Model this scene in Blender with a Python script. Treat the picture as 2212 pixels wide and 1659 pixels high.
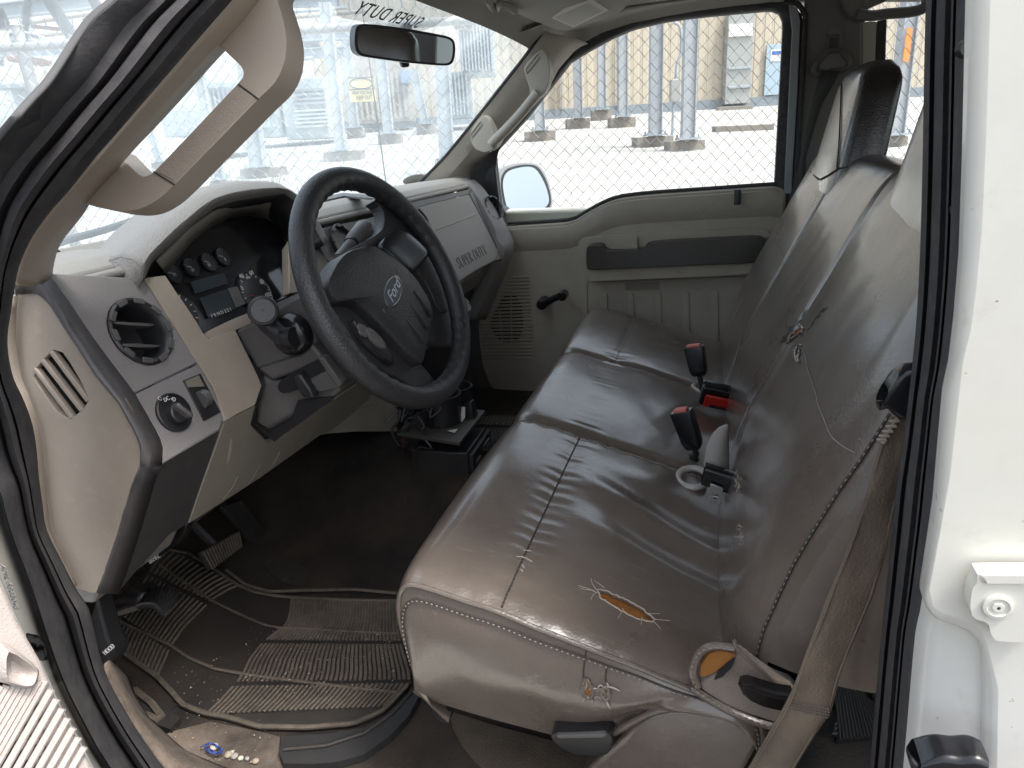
import bpy, bmesh, math, random
from math import radians, sin, cos, pi, tan, sqrt
from mathutils import Vector, Matrix, noise
from mathutils.bvhtree import BVHTree
from mathutils.geometry import tessellate_polygon

random.seed(7)
C = bpy.context.scene
COL = C.collection
for o in list(bpy.data.objects):
    bpy.data.objects.remove(o)

# ------------------------------------------------------------------ camera
IW, IH, FOC = 2212.0, 1659.0, 1486.0          # photograph units used for measuring
YAW, PITCH, ROLL = radians(17.33), radians(19.76), radians(3.46)
EYE = Vector((0.0, 0.0, 1.65))
_F = Vector((-sin(YAW) * cos(PITCH), cos(YAW) * cos(PITCH), -sin(PITCH)))
_R0 = Vector((cos(YAW), sin(YAW), 0)); _U0 = _R0.cross(_F)
_R = cos(ROLL) * _R0 - sin(ROLL) * _U0
_U = sin(ROLL) * _R0 + cos(ROLL) * _U0
cam_d = bpy.data.cameras.new('camera'); cam = bpy.data.objects.new('camera', cam_d); COL.objects.link(cam)
cam_d.sensor_fit = 'HORIZONTAL'; cam_d.sensor_width = 36.0; cam_d.lens = 36.0 * FOC / IW
cam_d.clip_start = 0.02; cam_d.clip_end = 900
M = Matrix((_R, _U, -_F)).transposed().to_4x4(); M.translation = EYE
cam.matrix_world = M
C.camera = cam

# ------------------------------------------------------------------ light
SUN_EL, SUN_AZ = radians(64), radians(105)
w = bpy.data.worlds.new('World'); C.world = w; w.use_nodes = True
nt = w.node_tree; nt.nodes.clear()
sky = nt.nodes.new('ShaderNodeTexSky'); sky.sky_type = 'NISHITA'; sky.sun_disc = False
sky.sun_elevation = SUN_EL; sky.sun_rotation = SUN_AZ; sky.air_density = 1.0; sky.dust_density = 4.0; sky.ozone_density = 1.0
bg = nt.nodes.new('ShaderNodeBackground'); bg.inputs['Strength'].default_value = 0.15
hs = nt.nodes.new('ShaderNodeHueSaturation'); hs.inputs['Saturation'].default_value = 0.45
wo = nt.nodes.new('ShaderNodeOutputWorld')
nt.links.new(sky.outputs[0], hs.inputs['Color']); nt.links.new(hs.outputs[0], bg.inputs[0]); nt.links.new(bg.outputs[0], wo.inputs[0])
sd = bpy.data.lights.new('sun', 'SUN'); sun = bpy.data.objects.new('sun', sd); COL.objects.link(sun)
sd.energy = 1.5; sd.angle = radians(12); sd.color = (1.0, 0.97, 0.93)
# sky's sun direction: rotation measured from +Y towards +X
sdir = Vector((sin(SUN_AZ) * cos(SUN_EL), cos(SUN_AZ) * cos(SUN_EL), sin(SUN_EL)))
sun.rotation_euler = sdir.to_track_quat('Z', 'Y').to_euler()
C.view_settings.view_transform = 'Standard'; C.view_settings.look = 'None'
C.view_settings.exposure = 1.55; C.view_settings.gamma = 1.0; C.view_settings.use_curve_mapping = False
C.render.engine = 'CYCLES'
C.cycles.max_bounces = 8; C.cycles.diffuse_bounces = 5; C.cycles.transparent_max_bounces = 16
C.cycles.use_denoising = True
C.cycles.caustics_reflective = False; C.cycles.caustics_refractive = False

# ------------------------------------------------------------------ measuring helpers
def kk(x0, y0, s):
    return lambda x, y: ((x0 + x / s) * .8641, (y0 + y / s) * .8641)
k1 = kk(0, 0, 2.5140); k2 = kk(800, 0, 2.765); k3 = kk(1500, 0, 2.0868); k4 = kk(0, 600, 2.514)
k5 = kk(500, 400, 2.514); k6 = kk(1160, 440, 2.514); k7 = kk(1600, 1000, 1.8031); k8 = kk(0, 1200, 2.0868)
k9 = kk(900, 1000, 1.803); ka = kk(1000, 380, 6.9125); kb = kk(1060, 560, 6.9125); kc = kk(1300, 760, 3.95)
kd = kk(1800, 400, 2.765); ke = kk(980, 960, 6.9125); kf = kk(560, 1000, 3.6074); kg = kk(1960, 0, 3.6867)
kh = kk(0, 0, 5.1833); ki = kk(640, 0, 3.0722); kj = kk(1380, 20, 3.5677); kl = kk(0, 1480, 3.7708)
km = kk(900, 1300, 2.212)
def KS(k, *pts): return [k(*p) for p in pts]

def ray(p):
    return _R * ((p[0] - IW / 2) / FOC) - _U * ((p[1] - IH / 2) / FOC) + _F
def U(p, pl):
    d = ray(p); t = pl[0]
    if t == 'P':
        return EYE + d * ((Vector(pl[1]) - EYE).dot(pl[2]) / d.dot(pl[2]))
    i = 'XYZ'.index(t)
    return EYE + d * ((pl[1] - EYE[i]) / d[i])
def US(pts, pl): return [U(p, pl) for p in pts]
def proj(v):
    d = Vector(v) - EYE; z = d.dot(_F)
    return (IW / 2 + FOC * d.dot(_R) / z, IH / 2 - FOC * d.dot(_U) / z)
def pxz(a, b, off=0.0):
    """plane along Y through the profile line a-b in XZ; normal faces rearwards; off moves it along the normal"""
    d = Vector((b[0] - a[0], 0, b[1] - a[1])); n = Vector((-d.z, 0, d.x)).normalized()
    if n.x < 0: n = -n
    return ('P', Vector((a[0], 0, a[1])) + n * off, n)
def hit(bvh, p, lift=0.0):
    d = ray(p).normalized(); q = bvh.ray_cast(EYE, d)
    if q[0] is None: return None
    n = q[1] if q[1].dot(d) < 0 else -q[1]
    return q[0] + n * lift

def resample(pts, n):
    pts = [Vector(p) for p in pts]; L = [0]
    for a, b in zip(pts, pts[1:]): L.append(L[-1] + (b - a).length)
    out = []; j = 0
    for i in range(n):
        s = L[-1] * i / (n - 1)
        while j < len(pts) - 2 and L[j + 1] < s: j += 1
        seg = L[j + 1] - L[j]; t = 0 if seg == 0 else (s - L[j]) / seg
        out.append(pts[j].lerp(pts[j + 1], min(max(t, 0), 1)))
    return out
def chaikin(pts, n=2, closed=True, q=.25):
    pts = [Vector(p) for p in pts]
    for _ in range(n):
        new = []
        m = len(pts)
        rng = range(m) if closed else range(m - 1)
        if not closed: new.append(pts[0])
        for i in rng:
            a, b = pts[i], pts[(i + 1) % m]
            new += [a.lerp(b, q), a.lerp(b, 1 - q)]
        if not closed: new.append(pts[-1])
        pts = new
    return pts
def catmull(pts, n=6, closed=False):
    pts = [Vector(p) for p in pts]; m = len(pts); out = []
    for i in range(m if closed else m - 1):
        g = lambda j: pts[j % m] if closed else pts[min(max(j, 0), m - 1)]
        p0, p1, p2, p3 = g(i - 1), g(i), g(i + 1), g(i + 2)
        for k in range(n):
            t = k / n
            out.append(.5 * ((2 * p1) + (p2 - p0) * t + (2 * p0 - 5 * p1 + 4 * p2 - p3) * t * t + (3 * p1 - p0 - 3 * p2 + p3) * t ** 3))
    if not closed: out.append(pts[-1])
    return out

# ------------------------------------------------------------------ materials
def mat(name, col, rough=.5, metal=0., bump=0., bscale=200., bkind='NOISE', var=.0, vscale=6., vcol=None, spec=.5, coat=0., coat_r=.1, stretch=None, trans=None, var2=0., v2scale=40., v2col=None, sheen=0., bump2=0., b2scale=8., scuff=0., scol=None, chips=0., ccol=(.2, .17, .13)):
    m = bpy.data.materials.new(name); m.use_nodes = True
    N = m.node_tree.nodes; L = m.node_tree.links
    b = N['Principled BSDF']
    b.inputs['Base Color'].default_value = (*col, 1); b.inputs['Roughness'].default_value = rough
    b.inputs['Metallic'].default_value = metal; b.inputs['Specular IOR Level'].default_value = spec
    b.inputs['Coat Weight'].default_value = coat; b.inputs['Coat Roughness'].default_value = coat_r
    b.inputs['Sheen Weight'].default_value = sheen
    tc = N.new('ShaderNodeTexCoord'); src = tc.outputs['Object']
    if stretch:
        mp = N.new('ShaderNodeMapping'); mp.inputs['Scale'].default_value = stretch; L.new(src, mp.inputs[0]); src = mp.outputs[0]
    cur = None
    def layer(prev, amount, scale, c2):
        nz = N.new('ShaderNodeTexNoise'); nz.inputs['Scale'].default_value = scale; nz.inputs['Detail'].default_value = 8; nz.inputs['Roughness'].default_value = .62
        L.new(src, nz.inputs['Vector'])
        rp = N.new('ShaderNodeValToRGB'); rp.color_ramp.elements[0].position = .38; rp.color_ramp.elements[1].position = .68
        L.new(nz.outputs[0], rp.inputs[0])
        ml = N.new('ShaderNodeMath'); ml.operation = 'MULTIPLY'; ml.inputs[1].default_value = amount; L.new(rp.outputs[0], ml.inputs[0])
        mx = N.new('ShaderNodeMix'); mx.data_type = 'RGBA'
        L.new(ml.outputs[0], mx.inputs['Factor'])
        if prev is None: mx.inputs['A'].default_value = (*col, 1)
        else: L.new(prev, mx.inputs['A'])
        mx.inputs['B'].default_value = (*c2, 1)
        # worn or dusty spots are also rougher
        return mx.outputs['Result'], ml.outputs[0]
    f = None
    if var: cur, f = layer(None, var, vscale, vcol or tuple(min(1, c * 1.6) for c in col))
    if var2: cur, _f = layer(cur, var2, v2scale, v2col or tuple(c * .55 for c in col))
    def spots(prev, amount, scale, c2, lo, hi, sc=None):
        v = src
        if sc:
            mp2 = N.new('ShaderNodeMapping'); mp2.inputs['Scale'].default_value = sc; mp2.inputs['Rotation'].default_value = (.3, .5, .8); L.new(src, mp2.inputs[0]); v = mp2.outputs[0]
        nz = N.new('ShaderNodeTexNoise'); nz.inputs['Scale'].default_value = scale; nz.inputs['Detail'].default_value = 5; nz.inputs['Roughness'].default_value = .7
        L.new(v, nz.inputs['Vector']); mr = N.new('ShaderNodeMapRange'); mr.inputs[1].default_value = lo; mr.inputs[2].default_value = hi; mr.inputs[4].default_value = amount
        L.new(nz.outputs[0], mr.inputs[0]); mx = N.new('ShaderNodeMix'); mx.data_type = 'RGBA'; L.new(mr.outputs[0], mx.inputs['Factor'])
        if prev is None: mx.inputs['A'].default_value = (*col, 1)
        else: L.new(prev, mx.inputs['A'])
        mx.inputs['B'].default_value = (*c2, 1); return mx.outputs['Result']
    if scuff: cur = spots(cur, scuff, 14, scol or tuple(min(1, c * 1.9 + .03) for c in col), .60, .70, (1.5, 9, 2.5))
    if chips: cur = spots(cur, chips, 85, ccol, .685, .70)
    if cur is not None: L.new(cur, b.inputs['Base Color'])
    if f is not None:
        ad = N.new('ShaderNodeMath'); ad.operation = 'MULTIPLY_ADD'; ad.inputs[1].default_value = .12; ad.inputs[2].default_value = rough
        ad.use_clamp = True; L.new(f, ad.inputs[0]); L.new(ad.outputs[0], b.inputs['Roughness'])
    prev = None
    if bump:
        if bkind == 'VORONOI':
            tx = N.new('ShaderNodeTexVoronoi'); tx.feature = 'SMOOTH_F1'; tx.inputs['Scale'].default_value = bscale; o = tx.outputs['Distance']
        else:
            tx = N.new('ShaderNodeTexNoise'); tx.inputs['Scale'].default_value = bscale; tx.inputs['Detail'].default_value = 4; o = tx.outputs[0]
        L.new(src, tx.inputs['Vector'])
        bp = N.new('ShaderNodeBump'); bp.inputs['Strength'].default_value = bump; bp.inputs['Distance'].default_value = .002
        L.new(o, bp.inputs['Height']); prev = bp
    if bump2:
        tx = N.new('ShaderNodeTexNoise'); tx.inputs['Scale'].default_value = b2scale; tx.inputs['Detail'].default_value = 3
        L.new(src, tx.inputs['Vector'])
        bp = N.new('ShaderNodeBump'); bp.inputs['Strength'].default_value = bump2; bp.inputs['Distance'].default_value = .01
        L.new(tx.outputs[0], bp.inputs['Height'])
        if prev: L.new(prev.outputs[0], bp.inputs['Normal'])
        prev = bp
    if prev: L.new(prev.outputs[0], b.inputs['Normal'])
    return m

def glass_mat(name, tint, dust, dust_col=(.85, .9, .9), refl=.06):
    m = bpy.data.materials.new(name); m.use_nodes = True
    N = m.node_tree.nodes; L = m.node_tree.links; N.clear()
    out = N.new('ShaderNodeOutputMaterial')
    tr = N.new('ShaderNodeBsdfTransparent'); tr.inputs[0].default_value = (*tint, 1)
    tl = N.new('ShaderNodeBsdfTranslucent'); tl.inputs[0].default_value = (*dust_col, 1)
    gl = N.new('ShaderNodeBsdfGlossy'); gl.inputs['Roughness'].default_value = .02
    tc = N.new('ShaderNodeTexCoord'); nz = N.new('ShaderNodeTexNoise'); nz.inputs['Scale'].default_value = 5; nz.inputs['Detail'].default_value = 9
    L.new(tc.outputs['Object'], nz.inputs['Vector'])
    mm = N.new('ShaderNodeMapRange'); mm.inputs[1].default_value = .3; mm.inputs[2].default_value = .75; mm.inputs[3].default_value = dust * .6; mm.inputs[4].default_value = dust * 1.4
    L.new(nz.outputs[0], mm.inputs[0])
    m1 = N.new('ShaderNodeMixShader'); L.new(mm.outputs[0], m1.inputs[0]); L.new(tr.outputs[0], m1.inputs[1]); L.new(tl.outputs[0], m1.inputs[2])
    m2 = N.new('ShaderNodeMixShader'); lw = N.new('ShaderNodeLayerWeight'); lw.inputs['Blend'].default_value = .25
    mu = N.new('ShaderNodeMath'); mu.operation = 'MULTIPLY'; mu.inputs[1].default_value = refl * 4; L.new(lw.outputs['Fresnel'], mu.inputs[0])
    L.new(mu.outputs[0], m2.inputs[0]); L.new(m1.outputs[0], m2.inputs[1]); L.new(gl.outputs[0], m2.inputs[2])
    L.new(m2.outputs[0], out.inputs[0])
    return m

BEIGE = mat('beige_plastic', (.30, .252, .205), .5, bump=.22, bscale=900, bkind='VORONOI', var=.3, vscale=5, vcol=(.35, .305, .255), var2=.25, v2scale=16, v2col=(.2, .158, .12), scuff=.3, scol=(.42, .37, .31))
BEIGE_D = mat('door_trim_plastic', (.37, .335, .28), .5, bump=.2, bscale=900, bkind='VORONOI', var=.25, vscale=4, vcol=(.31, .275, .22), var2=.3, v2scale=9, v2col=(.25, .215, .165), scuff=.4, scol=(.23, .19, .14))
DASHG = mat('dash_grey_plastic', (.20, .185, .18), .5, bump=.28, bscale=700, bkind='VORONOI', var=.25, vscale=4, vcol=(.27, .255, .245))
DASHTOP = mat('dash_top_plastic', (.225, .21, .195), .6, bump=.3, bscale=600, bkind='VORONOI', var=.3, vscale=5, vcol=(.29, .275, .255))
DARKG = mat('dark_grey_plastic', (.065, .06, .062), .42, bump=.22, bscale=800, bkind='VORONOI', var=.35, vscale=7, vcol=(.11, .1, .098), var2=.2, v2scale=30, v2col=(.16, .145, .13))
SHROUD = mat('shroud_plastic', (.085, .08, .078), .42, bump=.2, bscale=800, bkind='VORONOI', var=.3, vscale=9, vcol=(.13, .12, .115))
BLACK = mat('black_plastic', (.018, .018, .02), .38, bump=.1, bscale=600, var=.2, vscale=9, vcol=(.045, .043, .042))
GLOSSB = mat('gloss_black', (.01, .01, .012), .2, var=.2, vscale=14, vcol=(.03, .03, .03))
VOIDB = mat('hollow_shade', (.008, .008, .009), .9)  # near-black that stands in for the shade inside slots and openings
WHEELM = mat('wheel_rubber', (.027, .027, .029), .35, bump=.5, bscale=520, bkind='VORONOI', var=.2, vscale=8, vcol=(.05, .048, .047))
RUBBER = mat('seal_rubber', (.022, .022, .026), .78, bump=.25, bscale=300, var=.45, vscale=11, vcol=(.075, .07, .07), var2=.25, v2scale=60, v2col=(.12, .11, .1))
HEADL = mat('headliner_cloth', (.37, .35, .315), .9, bump=.3, bscale=900, var=.2, vscale=5, vcol=(.24, .225, .2))
PILLAR = mat('pillar_plastic', (.46, .425, .37), .55, bump=.2, bscale=900, bkind='VORONOI', var=.25, vscale=6, vcol=(.38, .345, .295))
PILLAR_B = mat('driver_pillar_plastic', (.45, .385, .32), .55, bump=.2, bscale=900, bkind='VORONOI', var=.25, vscale=6, vcol=(.39, .335, .275))
BPIL_SHADE = mat('rear_pillar_shade', (.16, .152, .14), .6, bump=.15, bscale=800)  # headliner-toned trim with its shade put into the darker colour
LEATHER = mat('seat_leather', (.124, .098, .079), .27, bump=.12, bscale=330, bkind='VORONOI', var=.6, vscale=4.5, vcol=(.17, .144, .122), var2=.45, v2scale=11, v2col=(.078, .064, .055), coat=.7, coat_r=.17, bump2=.08, b2scale=30, scuff=.35, scol=(.25, .21, .175))
LEATHER_SHADE = mat('leather_shade', (.022, .018, .017), .22, bump=.28, bscale=420, bkind='VORONOI', var=.3, vscale=7, vcol=(.04, .033, .03), coat=.3, coat_r=.25)  # shaded copy of the seat leather
STITCH = mat('stitch_thread', (.24, .2, .165), .8)
SEAM = mat('seam_groove', (.04, .034, .03), .7)
FRAY = mat('frayed_backing', (.33, .285, .235), .9)
FOAM = mat('orange_foam', (.26, .105, .02), .9, bump=.6, bscale=120, var=.6, vscale=30, vcol=(.11, .04, .009))
FLEECE = mat('fleece_cloth', (.2, .16, .128), .95, bump=.9, bscale=260, var=.4, vscale=30, vcol=(.12, .095, .075), sheen=.3)
BELT = mat('belt_webbing', (.23, .175, .125), .8, bump=.7, bscale=420, var=.75, vscale=9, vcol=(.135, .105, .078), var2=.7, v2scale=5, v2col=(.07, .055, .044))
BELT_D = mat('dark_belt_webbing', (.035, .033, .033), .7, bump=.4, bscale=400)
BELT_G = mat('grey_belt_webbing', (.30, .285, .27), .7, bump=.4, bscale=400)
RED = mat('red_plastic', (.45, .02, .015), .4)
RED_F = mat('faded_red_plastic', (.62, .16, .15), .5)
CHROME = mat('satin_metal', (.55, .55, .55), .28, metal=1.)
STEELD = mat('dull_steel', (.2, .19, .18), .45, metal=.8)
WPAINT = mat('white_paint', (.66, .65, .61), .35, var=.7, vscale=2.2, vcol=(.62, .60, .47), coat=.4, coat_r=.1, var2=.1, v2scale=60, v2col=(.45, .42, .33), chips=.8, scuff=.25, scol=(.45, .41, .32))
WPLAST = mat('white_plastic', (.7, .69, .66), .45)
PAPER = mat('paper', (.66, .63, .55), .85)
INK = mat('print_ink', (.05, .05, .055), .7)
INKW = mat('white_print', (.6, .6, .58), .6)
INKG = mat('grey_print', (.2, .2, .2), .6)
CARPET = mat('floor_carpet', (.018, .0145, .012), .95, bump=1.0, bscale=240, var=.85, vscale=4.2, vcol=(.007, .0062, .006), var2=.6, v2scale=6, v2col=(.065, .047, .033), chips=.7, ccol=(.2, .16, .12))
CARPET_L = mat('sill_carpet', (.22, .175, .14), .95, bump=1., bscale=200, var=.8, vscale=9, vcol=(.12, .092, .07), var2=.85, v2scale=7, v2col=(.025, .021, .018), chips=.6, ccol=(.4, .35, .29))
MATR = mat('mat_rubber', (.014, .013, .013), .6, bump=.5, bscale=160, var=.7, vscale=8, vcol=(.035, .029, .024), var2=.5, v2scale=3.5, v2col=(.055, .045, .036), chips=.5, ccol=(.16, .13, .1))
MATD = mat('mat_rib_dust', (.115, .093, .073), .85, bump=.6, bscale=260, var=.8, vscale=9, vcol=(.045, .037, .03), var2=.4, v2scale=60, v2col=(.19, .16, .125))
DOORP = mat('driver_door_trim', (.42, .375, .345), .6, bump=.3, bscale=700, bkind='VORONOI', var=.4, vscale=9, vcol=(.34, .295, .265))
MIRR = mat('mirror_glass', (.75, .78, .8), .015, metal=1.)
LENS = mat('cluster_lens', (.012, .012, .014), .12, spec=.5)
GREYB = mat('body_grey_paint', (.26, .28, .3), .35, coat=.3)
# ------------------------------------------------------------------ mesh builder
class MB:
    def __init__(s): s.v = []; s.f = []
    def add(s, vs, fs):
        o = len(s.v); s.v += [Vector(v) for v in vs]; s.f += [tuple(i + o for i in f) for f in fs]; return s
    def plate(s, outer, thick, holes=()):
        """flat piece with real thickness: front outline, moved by the vector thick to its back"""
        loops = [[Vector(p) for p in outer]] + [[Vector(p) for p in h] for h in holes]
        tris = tessellate_polygon(loops); flat = [p for l in loops for p in l]; n = len(flat)
        t = Vector(thick); vs = flat + [p + t for p in flat]
        fs = [tuple(a) for a in tris] + [tuple(i + n for i in reversed(a)) for a in tris]
        k = 0
        for l in loops:
            m = len(l)
            for i in range(m):
                a, b = k + i, k + (i + 1) % m
                fs.append((a, b, b + n, a + n))
            k += m
        return s.add(vs, fs)
    def loft(s, rows, closed_u=False, closed_v=False):
        m = len(rows[0]); n = len(rows); vs = [p for r in rows for p in r]; fs = []
        for i in range(n if closed_u else n - 1):
            for j in range(m if closed_v else m - 1):
                a = i * m + j; b = i * m + (j + 1) % m; c = ((i + 1) % n) * m + (j + 1) % m; d = ((i + 1) % n) * m + j
                fs.append((a, b, c, d))
        return s.add(vs, fs)
    def tube(s, path, r, seg=8, closed=False, flat=1.0, up=None):
        path = [Vector(p) for p in path]; n = len(path)
        if not hasattr(r, '__len__'): r = [r] * n
        rows = []; prev = None
        for i, p in enumerate(path):
            a = path[(i - 1) % n] if closed else path[max(i - 1, 0)]
            b = path[(i + 1) % n] if closed else path[min(i + 1, n - 1)]
            t = (b - a).normalized() if (b - a).length > 0 else Vector((0, 0, 1))
            if prev is None:
                ref = Vector(up) if up is not None else (Vector((0, 0, 1)) if abs(t.z) < .9 else Vector((1, 0, 0)))
            else: ref = prev
            u = ref - t * ref.dot(t)
            if u.length < 1e-6: u = t.orthogonal()
            u.normalize(); prev = u; v = t.cross(u)
            rows.append([p + (u * cos(2 * pi * k / seg) * flat + v * sin(2 * pi * k / seg)) * r[i] for k in range(seg)])
        s.loft(rows, closed_u=closed, closed_v=True)
        if not closed:
            o = len(s.v) - n * seg
            s.f.append(tuple(o + k for k in reversed(range(seg)))); s.f.append(tuple(o + (n - 1) * seg + k for k in range(seg)))
        return s
    def box(s, c, sx, sy, sz, ax=None, ay=None, az=None):
        c = Vector(c); ax = Vector(ax or (1, 0, 0)).normalized(); ay = Vector(ay or (0, 1, 0)).normalized(); az = Vector(az or ax.cross(ay)).normalized()
        vs = [c + ax * (sx / 2 * i) + ay * (sy / 2 * j) + az * (sz / 2 * k) for i in (-1, 1) for j in (-1, 1) for k in (-1, 1)]
        return s.add(vs, [(0, 1, 3, 2), (4, 6, 7, 5), (0, 4, 5, 1), (2, 3, 7, 6), (0, 2, 6, 4), (1, 5, 7, 3)])
    def disc(s, c, n, r, h, seg=28, r2=None, flat=(1, 1), xd=None):
        """short cylinder standing on c along n"""
        c = Vector(c); n = Vector(n).normalized(); u = Vector(xd) if xd is not None else n.orthogonal(); u = (u - n * u.dot(n)).normalized(); v = n.cross(u); r2 = r if r2 is None else r2
        a = [c + (u * cos(2 * pi * k / seg) * flat[0] + v * sin(2 * pi * k / seg) * flat[1]) * r for k in range(seg)]
        b = [c + n * h + (u * cos(2 * pi * k / seg) * flat[0] + v * sin(2 * pi * k / seg) * flat[1]) * r2 for k in range(seg)]
        s.loft([a, b], closed_v=True); o = len(s.v) - 2 * seg
        s.f.append(tuple(o + k for k in reversed(range(seg)))); s.f.append(tuple(o + seg + k for k in range(seg)))
        return s
    def lathe(s, c, n, prof, seg=24, xd=None):
        c = Vector(c); n = Vector(n).normalized(); u = Vector(xd) if xd is not None else n.orthogonal(); u = (u - n * u.dot(n)).normalized(); v = n.cross(u)
        return s.loft([[c + n * h + (u * cos(2 * pi * k / seg) + v * sin(2 * pi * k / seg)) * r for k in range(seg)] for r, h in prof], closed_v=True)
    def mesh(s, name, fix=True):
        me = bpy.data.meshes.new(name); me.from_pydata(s.v, [], s.f)
        if fix:
            bm = bmesh.new(); bm.from_mesh(me); bmesh.ops.recalc_face_normals(bm, faces=bm.faces); bm.to_mesh(me); bm.free()
        return me
    def build(s, name, m, parent=None, smooth=True, bevel=0., seg=2, angle=35, fix=True, label=None, kind=None, sub=0, solid=0.):
        me = s.mesh(name, fix); o = bpy.data.objects.new(name, me); COL.objects.link(o)
        if m is not None: me.materials.append(m)
        if smooth:
            for p in me.polygons: p.use_smooth = True
        if parent is not None:
            o.parent = parent; o.matrix_parent_inverse = wm(parent).inverted()
        if solid:
            k = o.modifiers.new('solid', 'SOLIDIFY'); k.thickness = solid; k.offset = 0
        if sub:
            k = o.modifiers.new('sub', 'SUBSURF'); k.levels = sub; k.render_levels = sub
        if bevel:
            k = o.modifiers.new('bevel', 'BEVEL'); k.width = bevel; k.segments = seg; k.limit_method = 'ANGLE'; k.angle_limit = radians(angle); k.harden_normals = False
        if smooth and not sub:
            try: me.set_sharp_from_angle(angle=radians(40 if not bevel else 50))
            except Exception: pass
        if label: o['label'] = label
        if kind: o['kind'] = kind
        return o
    def bvh(s): return BVHTree.FromPolygons(s.v, s.f)
WM = {}
def wm(o):
    return WM.get(o.name, Matrix())          # meshes are modelled in world metres; only the Empties are placed
def thing(name, loc, label, cat, group=None):
    o = bpy.data.objects.new(name, None); COL.objects.link(o); o.location = loc; o.empty_display_size = .2
    WM[o.name] = Matrix.Translation(loc); o['label'] = label; o['category'] = cat
    if group: o['group'] = group
    return o
def tag(o, label, cat, group=None):
    o['label'] = label; o['category'] = cat
    if group: o['group'] = group
    return o
def drape(name, pts, fn, m, parent, cut=30, smooth=True, thick=0., label=None):
    """an outline filled with small triangles, each corner laid on a surface by fn"""
    p3 = [Vector((p_[0], p_[1], 0)) for p_ in pts]
    bm = bmesh.new(); vs = [bm.verts.new(p_) for p_ in p3]
    for t in tessellate_polygon([p3]): bm.faces.new([vs[i] for i in t])
    for _ in range(5):
        es = [e for e in bm.edges if e.calc_length() > cut]
        if not es: break
        bmesh.ops.subdivide_edges(bm, edges=es, cuts=1)
    bmesh.ops.triangulate(bm, faces=bm.faces)
    bad = []
    for v in bm.verts:
        q = fn((v.co.x, v.co.y))
        if q is None: bad.append(v)
        else: v.co = q
    bmesh.ops.delete(bm, geom=bad, context='VERTS')
    me = bpy.data.meshes.new(name); bm.to_mesh(me); bm.free(); me.materials.append(m)
    o = bpy.data.objects.new(name, me); COL.objects.link(o); o.parent = parent; o.matrix_parent_inverse = wm(parent).inverted()
    for p_ in me.polygons: p_.use_smooth = smooth
    if label: o['label'] = label
    return o
def text(name, s, at, xd, yd, size, m, parent=None, ext=.0004, shear=0., align='CENTER', space=1.0, sx=1.0):
    cu = bpy.data.curves.new(name, 'FONT'); cu.body = s; cu.size = size; cu.extrude = ext; cu.align_x = align; cu.align_y = 'CENTER'; cu.shear = shear; cu.space_character = space
    cu.resolution_u = 4
    o = bpy.data.objects.new(name, cu); xd = Vector(xd).normalized(); yd = Vector(yd); yd = (yd - xd * yd.dot(xd)).normalized(); zd = xd.cross(yd)
    Mx = Matrix((xd * sx, yd, zd)).transposed().to_4x4(); Mx.translation = Vector(at)
    cu.materials.append(m)
    COL.objects.link(o); bpy.context.view_layer.update()
    me = bpy.data.meshes.new_from_object(o.evaluated_get(bpy.context.evaluated_depsgraph_get()))
    bpy.data.objects.remove(o); o = bpy.data.objects.new(name, me); COL.objects.link(o)
    if parent is not None:
        o.parent = parent; o.matrix_parent_inverse = wm(parent).inverted()
    o.matrix_basis = Mx
    return o
# ================================================================== THE YARD OUTSIDE
FH = Vector((-sin(YAW), cos(YAW), 0)); RH = Vector((cos(YAW), sin(YAW), 0))     # away from the truck door, and along the fence
SLOPE, S0 = .058, 5.0
def ground_z(x, y):
    s = FH.x * x + FH.y * y
    return max(0.0, SLOPE * (s - S0))
def G(p):
    """where the line of sight meets the sloping gravel"""
    d = ray(p); t = (EYE.z + SLOPE * S0) / (SLOPE * FH.dot(d) - d.z)
    return EYE + d * t
GRAVEL = mat('gravel', (.34, .335, .315), .95, bump=1.0, bscale=34, var=.6, vscale=26, vcol=(.24, .235, .22), var2=.3, v2scale=3, v2col=(.39, .385, .37))
CONC = mat('footing_concrete', (.27, .245, .215), .9, bump=.4, bscale=30, var=.5, vscale=3, vcol=(.19, .17, .15))
GALV = mat('column_paint', (.32, .345, .37), .5, var=.5, vscale=1.2, vcol=(.40, .415, .43))
GALVL = mat('pale_steel', (.31, .34, .37), .5, var=.4, vscale=1.5, vcol=(.3, .36, .42))
TANM = mat('tan_cladding', (.47, .41, .325), .6, var=.3, vscale=.8, vcol=(.42, .365, .285), stretch=(1, 1, .15))
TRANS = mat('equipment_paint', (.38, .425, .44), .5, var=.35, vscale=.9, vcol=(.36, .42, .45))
TRANSD = mat('equipment_dark_grey', (.2, .23, .26), .6, var=.3, vscale=1.3, vcol=(.3, .33, .35))  # darker equipment grey, also on a beam, a conduit and the base band
PORC = mat('insulator_porcelain', (.33, .33, .345), .45)
DUCT = mat('duct_metal', (.33, .34, .33), .45, metal=.3, var=.3, vscale=1.5, vcol=(.42, .42, .4))
DOORB = mat('blue_door_paint', (.33, .42, .5), .5)
WIRE = mat('fence_wire', (.19, .19, .195), .5, metal=.4)
RAILM = mat('fence_pipe', (.42, .4, .38), .45, metal=.3, var=.3, vscale=5, vcol=(.3, .27, .24))
SIGNY = mat('sign_yellow', (.62, .52, .26), .7, var=.35, vscale=6, vcol=(.62, .57, .42))
ORANGE = mat('orange_tag', (.75, .25, .06), .6)
PIPEY = mat('tan_pipe', (.34, .29, .23), .6)
RUST = mat('rusty_steel', (.26, .15, .1), .7)
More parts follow.
